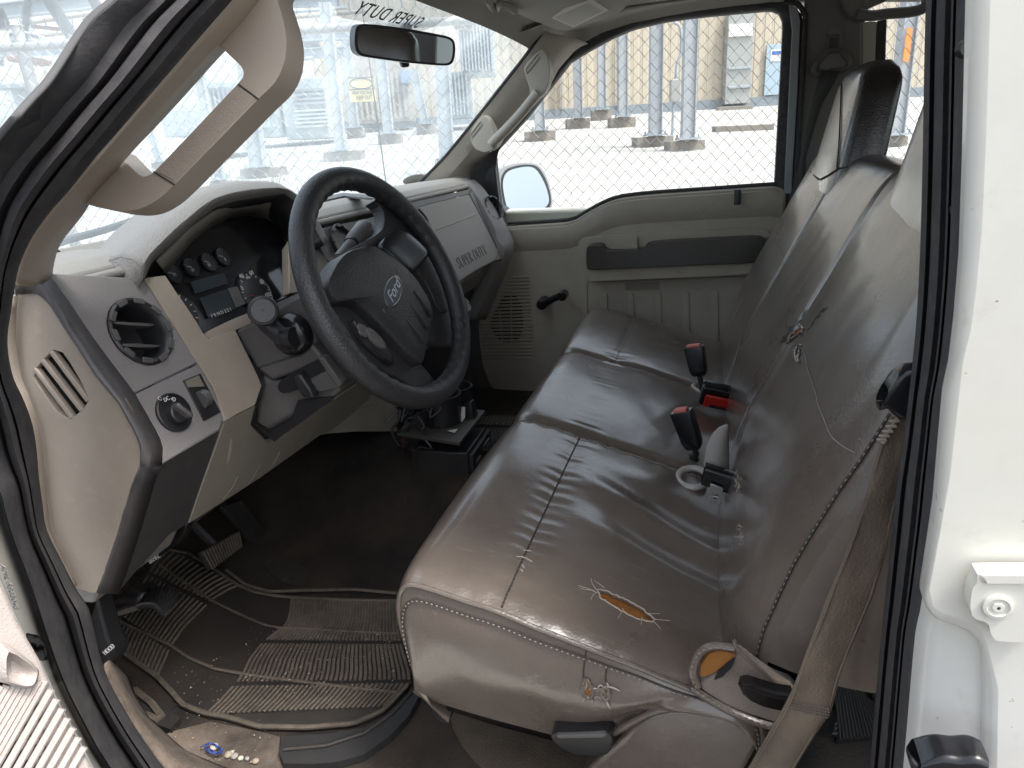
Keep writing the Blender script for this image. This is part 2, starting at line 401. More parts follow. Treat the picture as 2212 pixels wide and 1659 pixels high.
# ground sheet
mb = MB(); xs = [-260, -120, -60, -30, -15, -8, -4, 0, 4, 8, 15, 30, 60, 120, 260]; ss = [-60, -20, -6, 0, S0, 12, 25, 50, 90, 170, 320]
mb.loft([[FH * s_ + RH * x_ + Vector((0, 0, max(0, SLOPE * (s_ - S0)) if s_ < 171 else SLOPE * 165)) for x_ in xs] for s_ in ss])
g = mb.build('gravel_ground', GRAVEL, smooth=False, kind='structure')

LOW_BOUNCE = mat('low_bounce_ground', (.06, .058, .056), .9, bump=.8, bscale=120, var=.4, vscale=2, vcol=(.085, .082, .078))
mb = MB(); mb.loft([[FH * s_ + RH * x_ + Vector((0, 0, .004)) for x_ in (-60, -20, 0, 20, 60)] for s_ in (-14, -5, 0, 3.6)])
mb.build('added_dark_lane', LOW_BOUNCE, smooth=False, kind='structure')  # unseen dark ground, added to limit light bouncing into the cab

# chain-link fence across the view
FD = 4.25; FX0, FX1, FTOP = -6.2, 4.6, 2.36
def fp(x, z, d=0.): return RH * x + FH * (FD + d) + Vector((0, 0, z))
fence = thing('chain_link_fence', fp(-1, 0), 'tall galvanised chain link fence standing between the truck and the substation yard', 'fence')
mb = MB(); p = .036; nw = int((FX1 - FX0) / p); zz = p
nz_ = int((FTOP - .05) / zz)
rw = .0024
for i in range(nw):
    x = FX0 + (i + .5) * p; jit = random.uniform(-.002, .002)
    path = []
    for k in range(nz_ + 1):
        sg = 1 if (k + i) % 2 == 0 else -1
        path.append(fp(x + sg * p / 2 + jit + random.uniform(-.0022, .0022), .05 + k * zz + random.uniform(-.0012, .0012), .002 * sg))
    path.append(path[-1] + Vector((0, 0, .05)) + RH * random.uniform(-.01, .01))
    mb.tube(path, rw, 3)
mb.build('wire_mesh', WIRE, fence, kind='stuff', fix=False)
for z, r in ((FTOP - .09, .024), (.12, .02)):
    MB().tube([fp(FX0, z, .03), fp(FX1, z, .03)], r, 12).build('rail', RAILM, fence)
for x in (-5.6, -2.62, 3.6):
    pm = MB(); pm.tube([fp(x, 0, .06), fp(x, FTOP + .02, .06)], .03, 12); pm.disc(fp(x, FTOP + .02, .06), (0, 0, 1), .036, .03, 12, .015)
    pm.build('post', RAILM, fence)
# danger sign wired on the fence
SP = ('P', fp(0, 0, -.012), FH)
sg = KS(ki, (700, 600), (905, 590), (940, 760), (715, 785))
a, b, c_, d_ = US(sg, SP)
b = a + RH * (b - a).dot(RH) + Vector((0, 0, .0)); w_ = (b - a).length; h_ = (a - d_).z * 1.02; cx = a.lerp(b, .5) - Vector((0, 0, h_ / 2))
up = Vector((0, 0, 1)); rt = (RH + Vector((0, 0, -.03))).normalized()
sign = thing('warning_sign', cx, 'faded yellow high voltage keep out sign wired to the chain link fence', 'sign')
MB().box(cx, w_, .003, h_, rt, FH, up).build('sign_panel', SIGNY, sign, smooth=False, bevel=.002)
def onSign(u, v, lift=.003): return cx + rt * (u * w_ / 2) + up * (v * h_ / 2) - FH * lift
mbo = MB(); ring = [onSign(.86 * cos(t) * min(1, 1.25 / max(abs(cos(t)), .01) ** .0), .5 + .42 * sin(t)) for t in [2 * pi * k / 40 for k in range(40)]]
mbo.tube(ring, .0028, 5, closed=True)
fr = [onSign(-.97, .98), onSign(.97, .98), onSign(.97, .04), onSign(-.97, .04)]
mbo.tube(fr, .0022, 4, closed=True); mbo.build('oval_outline', INK, sign)
text('sign_lettering', 'HIGH VOLTAGE', onSign(0, -.26), rt, up, h_ * .2, INK, sign, sx=.62)
text('sign_lettering', 'KEEP OUT', onSign(.1, -.66), rt, up, h_ * .22, INK, sign, sx=.7)

# steel columns on concrete footings
def column(base, wpx, label, top=None, foot=None, group='blue grey steel columns in the gravel yard', fh=22, depth=None):
    Gp = G((base[0], base[1] + fh)); rb_ = ray(base); B = EYE + rb_ * ((Gp - EYE).dot(FH) / rb_.dot(FH)); dist = (B - EYE).dot(_F); wd = wpx * dist / FOC
    t = thing('steel_column', B, label, 'column', group)
    fw = (foot or wpx * 2.6) * dist / FOC; fhh = fh * dist / FOC
    fo = MB(); fo.box(B - Vector((0, 0, fhh * .6)) + FH * fw * .38, fw, fw * .8, fhh * 1.2, RH, FH); fo.build('concrete_footing', CONC, t, smooth=False, bevel=.02)
    bp_ = MB(); bp_.box(B + Vector((0, 0, .05)), wd * 1.7, wd * 1.6, .05, RH, FH)
    for i in (-1, 1):
        for j in (-1, 1): bp_.disc(B + RH * (i * wd * .7) + FH * (j * wd * .65) + Vector((0, 0, .075)), (0, 0, 1), .03, .09, 8)
    bp_.build('base_plate', GALVL, t, smooth=False)
    T = Vector(B) + Vector((0, 0, 9.5)) if top is None else None
    if top is not None:
        d = ray(top); T = EYE + d * ((B - EYE).dot(FH) / d.dot(FH))
        T = B + (T - B) * 1.25
    ax = (T - B).normalized(); L_ = (T - B).length
    sh = MB(); side = RH; fwd = ax.cross(side).normalized()
    # wide-flange shape: two flanges and a web
    for k in (-1, 1): sh.box(B.lerp(T, .5) + side * (k * wd * .46), wd * .08, wd * .9, L_, side, fwd, ax)
    sh.box(B.lerp(T, .5) - fwd * wd * .2, wd * .84, wd * .08, L_, side, fwd, ax)
    sh.build('shaft', GALV, t, smooth=False)
    return t, B, T, wd
cols = [
    (k3(288, 712), 26, 'wide steel column whose footing is overlapped by the next one, seen in the passenger window', None, 80),
    (k3(457, 732), 27, 'steel column with the junction box and pipe beside it, nearest in the passenger window', None, 76),
    (k3(120, 612), 19, 'slim steel column standing second from the mirror in the passenger window', None, 55),
    (k3(10, 575), 17, 'distant steel column with its footing half hidden behind the tan building edge', None, 42),
    (kj(235, 985), 17, 'thin steel column on a small footing close above the passenger mirror', None, 50),
    (k2(1522, 905), 22, 'steel column on a wide footing between the grab handle and the passenger mirror', None, 66),
    (ki(655, 1160), 22, 'leaning column below the inside mirror, its footing the largest in the windshield', ki(555, 260), 80),
    (ki(1020, 1030), 21, 'column just right of the yellow warning sign in the windshield', ki(965, 480), 50),
    (ki(755, 985), 20, 'column standing behind the yellow warning sign', ki(690, 330), 36),
    (ki(1300, 955), 17, 'short looking column on a small footing under the inside mirror tab', ki(1230, 620), 40),
    (ki(1470, 1265), 31, 'broad pale column nearest the passenger pillar in the windshield', ki(1430, 520), 60),
    (k1(1625, 1055), 30, 'thick column seen just past the lower end of the driver grab handle', k1(1560, 520), 84),
    (k1(1385, 1135), 17, 'slanting column crossing the opening of the driver grab handle', k1(1235, 390), 50),
    (k1(1005, 1020), 15, 'slanting column at the lower end of the grab handle opening', k1(880, 600), 40),
    (kg(1020, 1255), 29, 'column with an orange tag in the rear quarter window', kg(1150, 150), 60),
]
made = []
for base, wpx, lab, top, foot in cols:
    made.append(column(base, wpx, lab, top, foot))
# orange tag on the last column
t_, B_, T_, wd_ = made[-1]
pc = B_.lerp(T_, .42); ax_ = (T_ - B_).normalized()
q = U(kg(1140, 415), ('P', B_ - FH * (wd_ * .6), FH))
MB().box(q, wd_ * .42, .02, wd_ * 2.2, RH, FH, ax_).build('orange_tag', ORANGE, t_, smooth=False)
# junction box with conduit beside the nearest window column
Bj = G(kj(1085, 1180)); dj = (Bj - EYE).dot(_F)
jb = thing('junction_box', Bj, 'grey junction box on a thin conduit post beside the nearest window column', 'junction box')
PJ = ('P', Bj, FH)
pts = US(KS(kj, (1072, 1180), (1085, 830), (1105, 630), (1115, 500), (1150, 400), (1155, 250), (1135, 160), (1090, 130)), PJ)
MB().tube(catmull(pts, 5), .05, 8).build('conduit', GALVL, jb)
a, b = U(kj(1055, 640), PJ), U(kj(1135, 835), PJ)
MB().box(a.lerp(b, .5), abs((b - a).dot(RH)), .3, abs(b.z - a.z), RH, FH).build('box_cover', DUCT, jb, smooth=False, bevel=.02)

# tan metal building
BD = 50.0
PB = ('P', FH * BD, FH)
def bpt(px): return U(px, PB)
xL, xR = bpt((690, 250)).dot(RH), bpt((2010, 215)).dot(RH)
zb = SLOPE * (BD - S0)
bld = thing('metal_building', RH * ((xL + xR) / 2) + FH * BD + Vector((0, 0, zb)), 'long tan ribbed metal building at the far side of the gravel yard', 'building')
def bb(x, z, d=0.): return RH * x + FH * (BD + d) + Vector((0, 0, z))
MB().box(bb((xL + xR) / 2, zb + 5, 4.2), xR - xL, 8, 10, RH, FH).build('wall', TANM, bld, smooth=False)
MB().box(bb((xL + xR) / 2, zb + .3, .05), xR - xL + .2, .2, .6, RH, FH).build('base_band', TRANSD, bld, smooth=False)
pw = .62; me0 = None; n_ = int((xR - xL) / pw)
for i in range(n_):
    if me0 is None:
        pm = MB(); z0, z1 = zb + .6, zb + 9.9
        prof = [(-.305, 0), (-.2, 0), (-.17, -.03), (.17, -.03), (.2, 0), (.305, 0)]
        rows = [[RH * x + FH * d + Vector((0, 0, z)) for x, d in prof] for z in (z0, z1)]
        pm.loft(rows); me0 = pm.mesh('cladding_panel'); me0.materials.append(TANM)
    o = bpy.data.objects.new('cladding_panel', me0); COL.objects.link(o); o.parent = bld; o.matrix_parent_inverse = wm(bld).inverted()
    o.location = RH * (xL + (i + .5) * pw) + FH * (BD + .14)
def bbox_part(name, p0, p1, d, dep, m, par):
    a, b = bpt(p0), bpt(p1)
    return MB().box(bb((a.dot(RH) + b.dot(RH)) / 2, (a.z + b.z) / 2, d), abs(b.dot(RH) - a.dot(RH)), dep, abs(b.z - a.z), RH, FH).build(name, m, par, smooth=False, bevel=.02)
dk = bbox_part('duct', kj(1548, 30), kj(1735, 850), -.35, .7, DUCT, bld)
for y in (545, 712): bbox_part('duct_flange', kj(1540, y - 4), kj(1742, y + 4), -.4, .84, GALVL, dk)
bbox_part('duct_cap', kj(1545, 165), kj(1748, 262), -.42, .84, WPLAST, dk)
dr = bbox_part('door', kj(1912, 330), kj(2160, 765), -.06, .12, DOORB, bld)
bbox_part('door_notice', kj(1945, 375), kj(2110, 470), -.14, .03, WPLAST, dr)
bbox_part('notice_heading', kj(1955, 388), kj(2100, 412), -.17, .03, mat('notice_blue', (.05, .12, .4), .6), dr)
bbox_part('conduit', kj(575, 240), kj(585, 900), -.1, .2, TRANSD, bld)
bbox_part('conduit', kj(75, 560), kj(98, 905), -.1, .2, DUCT, bld)
bbox_part('gas_pipe', kj(18, 640), kj(36, 900), -.1, .2, PIPEY, bld)
# low kerbs lying in the gravel
for p0, p1, lb in ((kj(1440, 1105), kj(1960, 1085), 'long concrete kerb stone lying in the gravel nearest the window sill'), (kj(1470, 915), kj(1780, 900), 'shorter concrete kerb stone lying near the building wall')):
    a, b = G(p0), G(p1); L_ = (b - a).length
    tag(MB().box(a.lerp(b, .5) + Vector((0, 0, .06)), L_, .5, .3, (b - a), FH).build('kerb_stone', CONC, None, smooth=False, bevel=.03), lb, 'kerb stone', 'kerb stones in the gravel')

# transformers and switchgear seen through the windshield
def eq_box(d, p0, p1, dep):
    P_ = ('P', FH * d, FH); a, b = U(p0, P_), U(p1, P_)
    return (a + b) / 2 + FH * dep / 2, abs((b - a).dot(RH)), abs(a.z - b.z)
def fit(d, p0, p1, dep, name, m, par, bev=.03):
    c_, sx, sz = eq_box(d, p0, p1, dep)
    return MB().box(c_, sx, dep, sz, RH, FH).build(name, m, par, smooth=False, bevel=bev)
def fins(d, p0, p1, n, dep, m, par, vertical=True, name='radiator_fin'):
    P_ = ('P', FH * d, FH); a, b = U(p0, P_), U(p1, P_)
    for i in range(n):
        t = (i + .5) / n
        if vertical:
            x = a.dot(RH) + (b - a).dot(RH) * t
            MB().box(RH * x + FH * (d - dep / 2) + Vector((0, 0, (a.z + b.z) / 2)), abs((b - a).dot(RH)) / n * .45, dep, abs(a.z - b.z), RH, FH).build(name, m, par, smooth=False)
        else:
            z = a.z + (b.z - a.z) * t
            MB().box(RH * ((a + b) / 2).dot(RH) + FH * (d - dep / 2) + Vector((0, 0, z)), abs((b - a).dot(RH)), dep, abs(a.z - b.z) / n * .5, RH, FH).build(name, m, par, smooth=False)
def stack(name, p0, p1, d, r, par=None, n=16, m=PORC):
    P_ = ('P', FH * d, FH); a, b = U(p0, P_), U(p1, P_); ax = (b - a).normalized(); L_ = (b - a).length
    prof = []
    for i in range(n):
        h = L_ * i / n; s_ = L_ / n
        prof += [(r * .5, h), (r * .96, h + s_ * .30), (r, h + s_ * .42), (r * .93, h + s_ * .5), (r * .5, h + s_ * .58)]
    prof = [(0.001, 0)] + prof + [(r * .5, L_), (.001, L_)]
    return MB().lathe(a, ax, prof, 14).build(name, m, par)
t1 = thing('transformer', FH * 33 + RH * -13, 'large pale transformer tank with louvred cooling panels left of the leaning column', 'transformer')
fit(36, k1(1745, 500), k1(2075, 865), 3.5, 'tank', TRANS, t1)
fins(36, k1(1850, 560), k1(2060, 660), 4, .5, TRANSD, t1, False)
fins(36, k1(1860, 690), k1(2070, 800), 5, .5, TRANS, t1, False, 'cooling_panel')
fit(35.5, k1(1560, 470), k1(1760, 860), 2.5, 'side_cabinet', TRANS, t1)
stack('bushing', k1(1960, 310), k1(1950, 205), 35, .42, t1, 9)
stack('bushing', k1(1700, 480), k1(1690, 330), 35, .36, t1, 9)
t2 = thing('transformer', FH * 40 + RH * -9, 'pale blue transformer with ribs standing behind the inside mirror', 'transformer')
fit(42, ki(1370, 560), ki(1660, 900), 4, 'tank', TRANS, t2)
fins(42, ki(1375, 570), ki(1650, 880), 9, .6, TRANS, t2)
fit(41.5, ki(1540, 80), ki(1840, 560), 3, 'cooler_bank', TRANS, t2)
fins(41.5, ki(1550, 100), ki(1830, 540), 10, .8, GALVL, t2)
stack('bushing', ki(1590, 230), ki(1585, 120), 40.5, .5, t2, 8)
t3 = thing('switch_cabinet', FH * 44 + RH * -14, 'grey brown switch cabinet behind the yellow warning sign', 'cabinet')
fit(46, ki(640, 430), ki(1190, 930), 3, 'cabinet_body', mat('cabinet_brown', (.33, .29, .245), .6, var=.4, vscale=.7, vcol=(.26, .23, .2)), t3)
fins(46, ki(760, 560), ki(1180, 900), 9, .2, mat('cabinet_panel', (.36, .32, .27), .6), t3, True, 'cabinet_panel')
bl = fit(45.5, ki(1105, 540), ki(1175, 640), 1, 'blue_cover', mat('blue_cover', (.2, .28, .4), .5), t3)
t4 = thing('transformer', FH * 30 + RH * -18, 'low pale transformer behind the driver grab handle opening', 'transformer')
fit(30, k1(1280, 520), k1(1560, 800), 3, 'tank', TRANS, t4)
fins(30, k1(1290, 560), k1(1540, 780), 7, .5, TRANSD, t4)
fit(29, k1(1000, 700), k1(1290, 850), 2, 'control_cabinet', GALVL, t4)
# overhead bus structure
def beam(name, p0, p1, d, hpx, m, lab, d1=None, round_=False, cat='beam'):
    a = U(p0, ('P', FH * d, FH)); b = U(p1, ('P', FH * (d1 or d), FH)); r = hpx * d / FOC / 2
    mb_ = MB()
    if round_: mb_.tube([a, b], r, 12)
    else:
        ax = (b - a).normalized(); s_ = ax.cross(Vector((0, 0, 1))).normalized(); u_ = s_.cross(ax)
        for k in (-1, 1): mb_.box(a.lerp(b, .5) + u_ * (k * r * .9), (b - a).length, r * 1.6, r * .2, ax, s_, u_)
        mb_.box(a.lerp(b, .5), (b - a).length, r * .25, r * 1.6, ax, s_, u_)
    return tag(mb_.build(name, m, None, smooth=round_), lab, cat, 'overhead beams and pipes of the substation')
beam('steel_beam', k1(1680, 225), k1(2260, 205), 30, 24, GALVL, 'thick pale beam crossing behind the top of the windshield, above the columns')
beam('steel_beam', k1(1700, 345), k1(2160, 325), 30, 18, GALVL, 'pale beam joining the columns at the height of the insulators')
beam('bus_pipe', k1(1700, 120), k1(2300, 70), 26, 8, PIPEY, 'tan bus pipe highest in the windshield beside the grab handle', round_=True, cat='pipe')
beam('bus_pipe', k1(1720, 395), k1(1960, 365), 29, 7, GALVL, 'short pale pipe below the joining beam', round_=True, cat='pipe')
beam('steel_beam', ki(100, 40), ki(640, 10), 34, 14, TRANSD, 'grey lattice chord running behind the top edge of the windshield')
beam('bus_pipe', ki(150, 100), ki(700, 60), 32, 6, GALVL, 'thin pale pipe above the tan bus pipe', round_=True, cat='pipe')
# left of the door frame, above and behind the fence
beam('steel_beam', kh(-200, 170), kh(1250, 10), 15, 26, GALV, 'blue grey beam crossing behind the insulators beside the open door frame')
beam('bus_pipe', kh(100, 335), kh(1350, 150), 12, 9, PIPEY, 'pale pipe crossing the middle of the leaning insulators', round_=True, cat='pipe')
beam('bus_pipe', kh(440, 470), kh(1100, 400), 12, 8, PIPEY, 'pale pipe crossing the foot of the leaning insulators', round_=True, cat='pipe')
beam('steel_beam', kh(-100, 690), kh(900, 650), 14, 16, GALVL, 'pale beam just under the fence rail beside the open door frame')
beam('steel_beam', kh(400, 340), kh(850, 390), 15, 7, RUST, 'dark rusty bar behind the tallest insulator')
stack_things = [
    (kh(320, 400), kh(375, -60), 11, .62, 'tall nearly upright ribbed insulator left of the open door frame'),
    (kh(940, 480), kh(610, -40), 11, .68, 'long slanting ribbed insulator running down to the door frame edge'),
    (kh(80, 380), kh(-40, 120), 11, .62, 'ribbed insulator cut by the corner of the view beside the tall one'),
    (kh(1280, 130), kh(1180, -60), 11, .55, 'ribbed insulator just above the door frame top'),
    (kh(1060, 175), kh(985, 80), 16, .28, 'small distant insulator string behind the pale pipe'),
    (kh(1120, 300), kh(1080, 235), 16, .2, 'smallest distant insulator string beside the door frame'),
    (kh(25, 860), kh(20, 720), 13, .35, 'short insulator low behind the fence at the edge of the view'),
]
for p0, p1, d, r, lb in stack_things:
    o = stack('insulator', p0, p1, d, r * d / 11 * .135, None, 24 if r > .5 else 10)
    tag(o, lb, 'insulator', 'ribbed insulators beside the door frame')
tb = thing('mounting_frame', FH * 12 - RH * 8, 'dark clamp frame carrying the feet of the tall insulators', 'frame')
fit(11.5, kh(90, 430), kh(370, 540), .5, 'clamp_block', GALVL, tb)
for x in (120, 190, 260, 330): fit(11.2, kh(x - 18, 420), kh(x + 18, 470), .3, 'clamp_bolt', STEELD, tb)
fit(11.5, kh(60, 715), kh(280, 790), .8, 'rusty_box', RUST, tb)
pl_ = US(KS(kh, (285, 780), (340, 950), (400, 1180)), ('P', FH * 11.6, FH)); MB().tube(pl_, .055, 8).build('diagonal_brace', RUST, tb)
fit(13.5, kh(-60, 820), kh(420, 1300), 1.5, 'tank', mat('cream_tank', (.55, .5, .4), .6, var=.4, vscale=1.6, vcol=(.42, .46, .52)), tb)
fit(13, kh(-60, 1080), kh(330, 1150), .8, 'pump_row', TRANSD, tb)
fit(13, kh(80, 1150), kh(220, 1500), .8, 'valve_column', GALV, tb)
# bare shrub behind the driver side of the windshield
sh = MB(); rb = random.Random(3)
base = U(k1(1640, 860), ('P', FH * 9, FH)); base.z = ground_z(base.x, base.y)
for i in range(46):
    a = base + Vector((rb.uniform(-.1, .1), rb.uniform(-.1, .1), 0)); ang = rb.uniform(0, 2 * pi); ln = rb.uniform(.7, 1.25)
    pth = [a]; dirv = Vector((cos(ang) * .35, sin(ang) * .35, 1)).normalized()
    for k in range(5):
        dirv = (dirv + Vector((rb.uniform(-.35, .35), rb.uniform(-.35, .35), rb.uniform(-.1, .1)))).normalized(); pth.append(pth[-1] + dirv * ln / 5)
        if k > 1:
            q_ = pth[-1]; sh.tube([q_, q_ + Vector((rb.uniform(-.2, .2), rb.uniform(-.2, .2), rb.uniform(0, .2)))], .004, 3)
    sh.tube(pth, .006, 3)
bush = thing('bare_shrub', base, 'leafless twiggy shrub growing behind the fence beside the driver grab handle', 'shrub')
sh.build('twigs', mat('twig_bark', (.2, .19, .17), .9), bush, fix=False)
# ================================================================== THE PICKUP CAB
truck = thing('pickup_truck', (0, 1.45, 0), 'old white pickup with torn brown seat covers, seen through its open driver door', 'pickup truck')
YD, YP = .62, 2.33                     # inner faces of the driver and passenger sides
# profile of the dash in XZ
PA, PB_, PC = (-.783, 1.507), (-.695, 1.287), (-.835, 1.068)
def A(off=0.): return pxz(PA, PB_, off)
def B(off=0.): return pxz(PB_, PC, off)
nA, nB = A()[2], B()[2]
def panel(name, pts, pl, thick, m, parent, holes=(), bevel=.003, seg=2, **kw):
    n = pl[2] if pl[0] == 'P' else Vector([1.0 if 'XYZ'[i] == pl[0] else 0 for i in range(3)])
    if n.dot(EYE - U(pts[0], pl)) < 0: n = -n
    mb = MB().plate(US(pts, pl), -n * thick, [US(h, pl) for h in holes])
    return mb.build(name, m, parent, bevel=bevel, seg=seg, **kw)

# --- shell: floor, firewall, roof, rear wall
FZ = .75
def floor_pt(p, lift=0.):
    q = U(p, ('Z', FZ + lift))
    if q.x > -1.18: return q
    n = Vector((sin(.62), 0, cos(.62))); return U(p, ('P', Vector((-1.18, 0, FZ + lift)), n))
fl = MB(); rows = []
prof = [(1.25, FZ), (.6, FZ), (.2, FZ), (-.2, FZ), (-.6, FZ), (-.9, FZ), (-1.18, FZ), (-1.26, FZ + .057), (-1.56, FZ + .271), (-1.64, FZ + .42), (-1.24, 1.36)]
for x, z in prof:
    r = []
    for i in range(33):
        y = .50 + (2.4 - .5) * i / 32
        hump = .15 * math.exp(-((y - 1.5) / .2) ** 4) if x < .3 else 0
        hump *= min(1, max(0, (.3 - x) / .5)) * (1 if x > -1.05 else .9)
        edge = -.0
        r.append(Vector((x, y, z + hump + edge + .006 * noise.noise(Vector((x * 9, y * 9, 0))))))
    rows.append(r)
fl.loft(rows); fl.build('floor', CARPET, truck, solid=0.0, fix=True)
# headliner
hl = MB(); rows = []
xf = lambda y: -.56 - .075 * (1 - ((y - 1.46) / .85) ** 2)
for j in range(25):
    y = YD - .02 + (2.26 - YD + .02) * j / 24; t = (y - 1.475) / .86
    zc = 1.985 - .055 * abs(t) ** 3
    r = []
    for i in range(12):
        u = i / 11; x = xf(y) + (1.2 - xf(y)) * u ** 1.6
        z = zc - (.052 - .0 * abs(t)) * math.exp(-u * 9)
        z += .06 * max(0, (y - 2.10) / .16) * min(1, max(0, (x + .545) / .07))
        r.append(Vector((x, y, z)))
    rows.append(r)
hl.loft(rows); hl.build('headliner', HEADL, truck, solid=.01)
# outer roof skin
MB().box((.32, 1.46, 2.04), 1.7, 1.75, .03).build('roof_skin', WPAINT, truck, bevel=.012)
# rear wall of the cab with its back window opening
rw_ = [(1.2, .55, .75), (1.2, 2.4, .75), (1.2, 2.4, 2.0), (1.2, .55, 2.0)]; ho = [(1.2, .85, 1.5), (1.2, 2.1, 1.5), (1.2, 2.1, 1.9), (1.2, .85, 1.9)]
MB().plate(rw_, (.03, 0, 0), [ho]).build('rear_wall', BPIL_SHADE, truck, smooth=False)
MB().plate(ho, (.006, 0, 0)).build('back_window', glass_mat('back_glass', (.75, .8, .8), .03), truck, smooth=False)
# side bodywork below the window line on both sides, and hood: what a step to the side would show
MB().box((-.3, 2.46, .95), 2.9, .09, .9).build('passenger_body_side', WPAINT, truck, bevel=.01)
MB().box((-2.35, 1.46, 1.13), 1.75, 1.75, .14).build('hood', WPAINT, truck, bevel=.05, seg=4)
MB().box((-2.35, 1.46, .76), 1.85, 1.86, .7).build('engine_bay', WPAINT, truck, bevel=.05, seg=4)

MB().box((-1.15, 2.36, 1.05), .95, .03, .62).build('kick_panel', SHROUD, truck, bevel=.004)
# --- windshield
def ws(y, v):
    """v = 0 at the dash, 1 at the roof"""
    t = (y - 1.47) / .85
    b0 = Vector((-1.135 + .175 * t * t, y, 1.522)); t0 = Vector((xf(y) - .004, y, 1.943 - .02 * t * t))
    p_ = b0.lerp(t0, v); p_.x -= .03 * sin(pi * v); p_.z += .012 * sin(pi * v)
    return p_
wsm = MB(); wsm.loft([[ws(.6 + (2.34 - .6) * j / 30, -.04 + 1.06 * i / 12) for j in range(31)] for i in range(13)])
WSB = wsm.bvh()
wsm.build('windshield', glass_mat('windshield_glass', (.88, .955, .96), .26, (.82, .93, .97), .035), truck)
# dotted sun strip and its lettering, mirrored as read from inside
strip = KS(ki, (612, -60), (605, 70), (612, 118), (800, 150), (1000, 205), (1180, 232), (1330, 215), (1440, 140), (1540, 95), (1640, 90), (1500, 30), (1330, -60))
sm = bpy.data.materials.new('dotted_strip'); sm.use_nodes = True
N = sm.node_tree.nodes; L = sm.node_tree.links; N.clear(); out = N.new('ShaderNodeOutputMaterial'); mx = N.new('ShaderNodeMixShader'); tr = N.new('ShaderNodeBsdfTransparent'); df = N.new('ShaderNodeBsdfDiffuse'); df.inputs[0].default_value = (.1, .11, .12, 1)
mx.inputs[0].default_value = .38
L.new(tr.outputs[0], mx.inputs[1]); L.new(df.outputs[0], mx.inputs[2]); L.new(mx.outputs[0], out.inputs[0])
drape('sun_strip', chaikin([Vector((*q, 0)) for q in strip], 1), lambda p_: hit(WSB, p_, .004), sm, truck)
q0 = hit(WSB, ki(1310, 170), .008); q1 = hit(WSB, ki(705, 15), .008)
qm = hit(WSB, ki(1000, 95), .010); yd_ = (ws(1.45, .95) - ws(1.45, .8))
text('strip_lettering', 'SUPER DUTY', q0.lerp(q1, .5) * .5 + qm * .5, (q1 - q0), yd_, .047, INK, truck, space=1.12, sx=(q1 - q0).length / .36)
o = drape('inspection_sticker', [ka(255 + 222 * cos(t), 462 - 82 * sin(t) - 35 * cos(t)) for t in [2 * pi * k / 26 for k in range(26)]], lambda p_: hit(WSB, p_, .004), mat('sticker', (.42, .45, .44), .7), truck, 12)
c0 = hit(WSB, ka(255, 462), .006)
text('sticker_print', '3 24', c0, (0, 1, 0), yd_, .02, INKG, o)
# wiper arm lying on the cowl
MB().tube(catmull(US(KS(k1, (262, 1568), (420, 1510), (640, 1450), (910, 1362)), ('X', -1.16)), 5), .007, 6).build('wiper_arm', BLACK, truck)

# --- antenna on the far fender
a_ = U(ki(1003, 1440), ('Y', 2.3)); b_ = U(ki(866, 440), ('Y', 2.36)); b_ = a_ + (b_ - a_) * 1.35
MB().tube([a_, b_], .0026, 6).build('antenna', BLACK, truck)

# --- dash body
dash_prof = [(-1.16, 1.30), (-1.16, 1.487), (-1.0, 1.522), (-.86, 1.533), (-.812, 1.528), (-.79, 1.514), (-.785, 1.503), (-.699, 1.29), (-.7, 1.262), (-.838, 1.066), (-.86, 1.035), (-1.05, 1.02), (-1.10, 1.2)]
dash_deep = [(-1.16, 1.30), (-1.16, 1.487), (-1.0, 1.522), (-.86, 1.533), (-.812, 1.528), (-.79, 1.514), (-.792, 1.506), (-.87, 1.495), (-.79, 1.27), (-.79, 1.25), (-.838, 1.066), (-.86, 1.035), (-1.05, 1.02), (-1.10, 1.2)]
def dash_section(y0, y1, name, m, prof=dash_prof, off=.006):
    mb = MB(); ys = [y0 + (y1 - y0) * i / 10 for i in range(11)]
    rows = [[Vector((x - off, y, z)) for x, z in prof] for y in ys]
    mb.loft(rows, closed_v=True); n = len(prof); o_ = len(mb.v) - 11 * n
    mb.f.append(tuple(o_ + i for i in range(n))); mb.f.append(tuple(o_ + 10 * n + i for i in reversed(range(n))))
    return mb.build(name, m, dash, bevel=.006, seg=2, angle=25)
dash = MB().box((-1.0, 1.46, 1.15), .18, 1.66, .22).build('dashboard', DARKG, truck, bevel=.01)
dash_section(.632, .792, 'dash_end', DASHTOP, dash_deep)
dash_section(1.232, 2.27, 'dash_far_body', DASHTOP, dash_deep)
low_prof = [(-1.16, 1.25), (-.72, 1.25), (-.838, 1.066), (-.86, 1.035), (-1.05, 1.02)]
dash_section(.70, 1.3, 'lower_dash_body', DARKG, low_prof, .012)
for y0, y1 in ((.655, .79), (1.235, 2.19)): MB().tube([(-.789, y0, 1.5055), (-.789, y1, 1.5055)], .0065, 10).build('dash_top_edge', DASHTOP, dash)
# top pad between, in front of the cluster
MB().loft([[Vector((x, y, z)) for x, z in ((-1.16, 1.487), (-1.0, 1.524), (-.93, 1.531), (-.90, 1.50), (-.90, 1.3))] for y in (.79, .9, 1.0, 1.1, 1.235)]).build('dash_top_pad', DASHTOP, dash)
# defroster slot at the glass
panel('defroster_slot', KS(k5, (730, 235), (905, 205), (1100, 225), (1090, 240), (905, 225), (735, 262)), pxz((-1.0, 1.527), (-.86, 1.538)), .004, BLACK, dash, bevel=0)
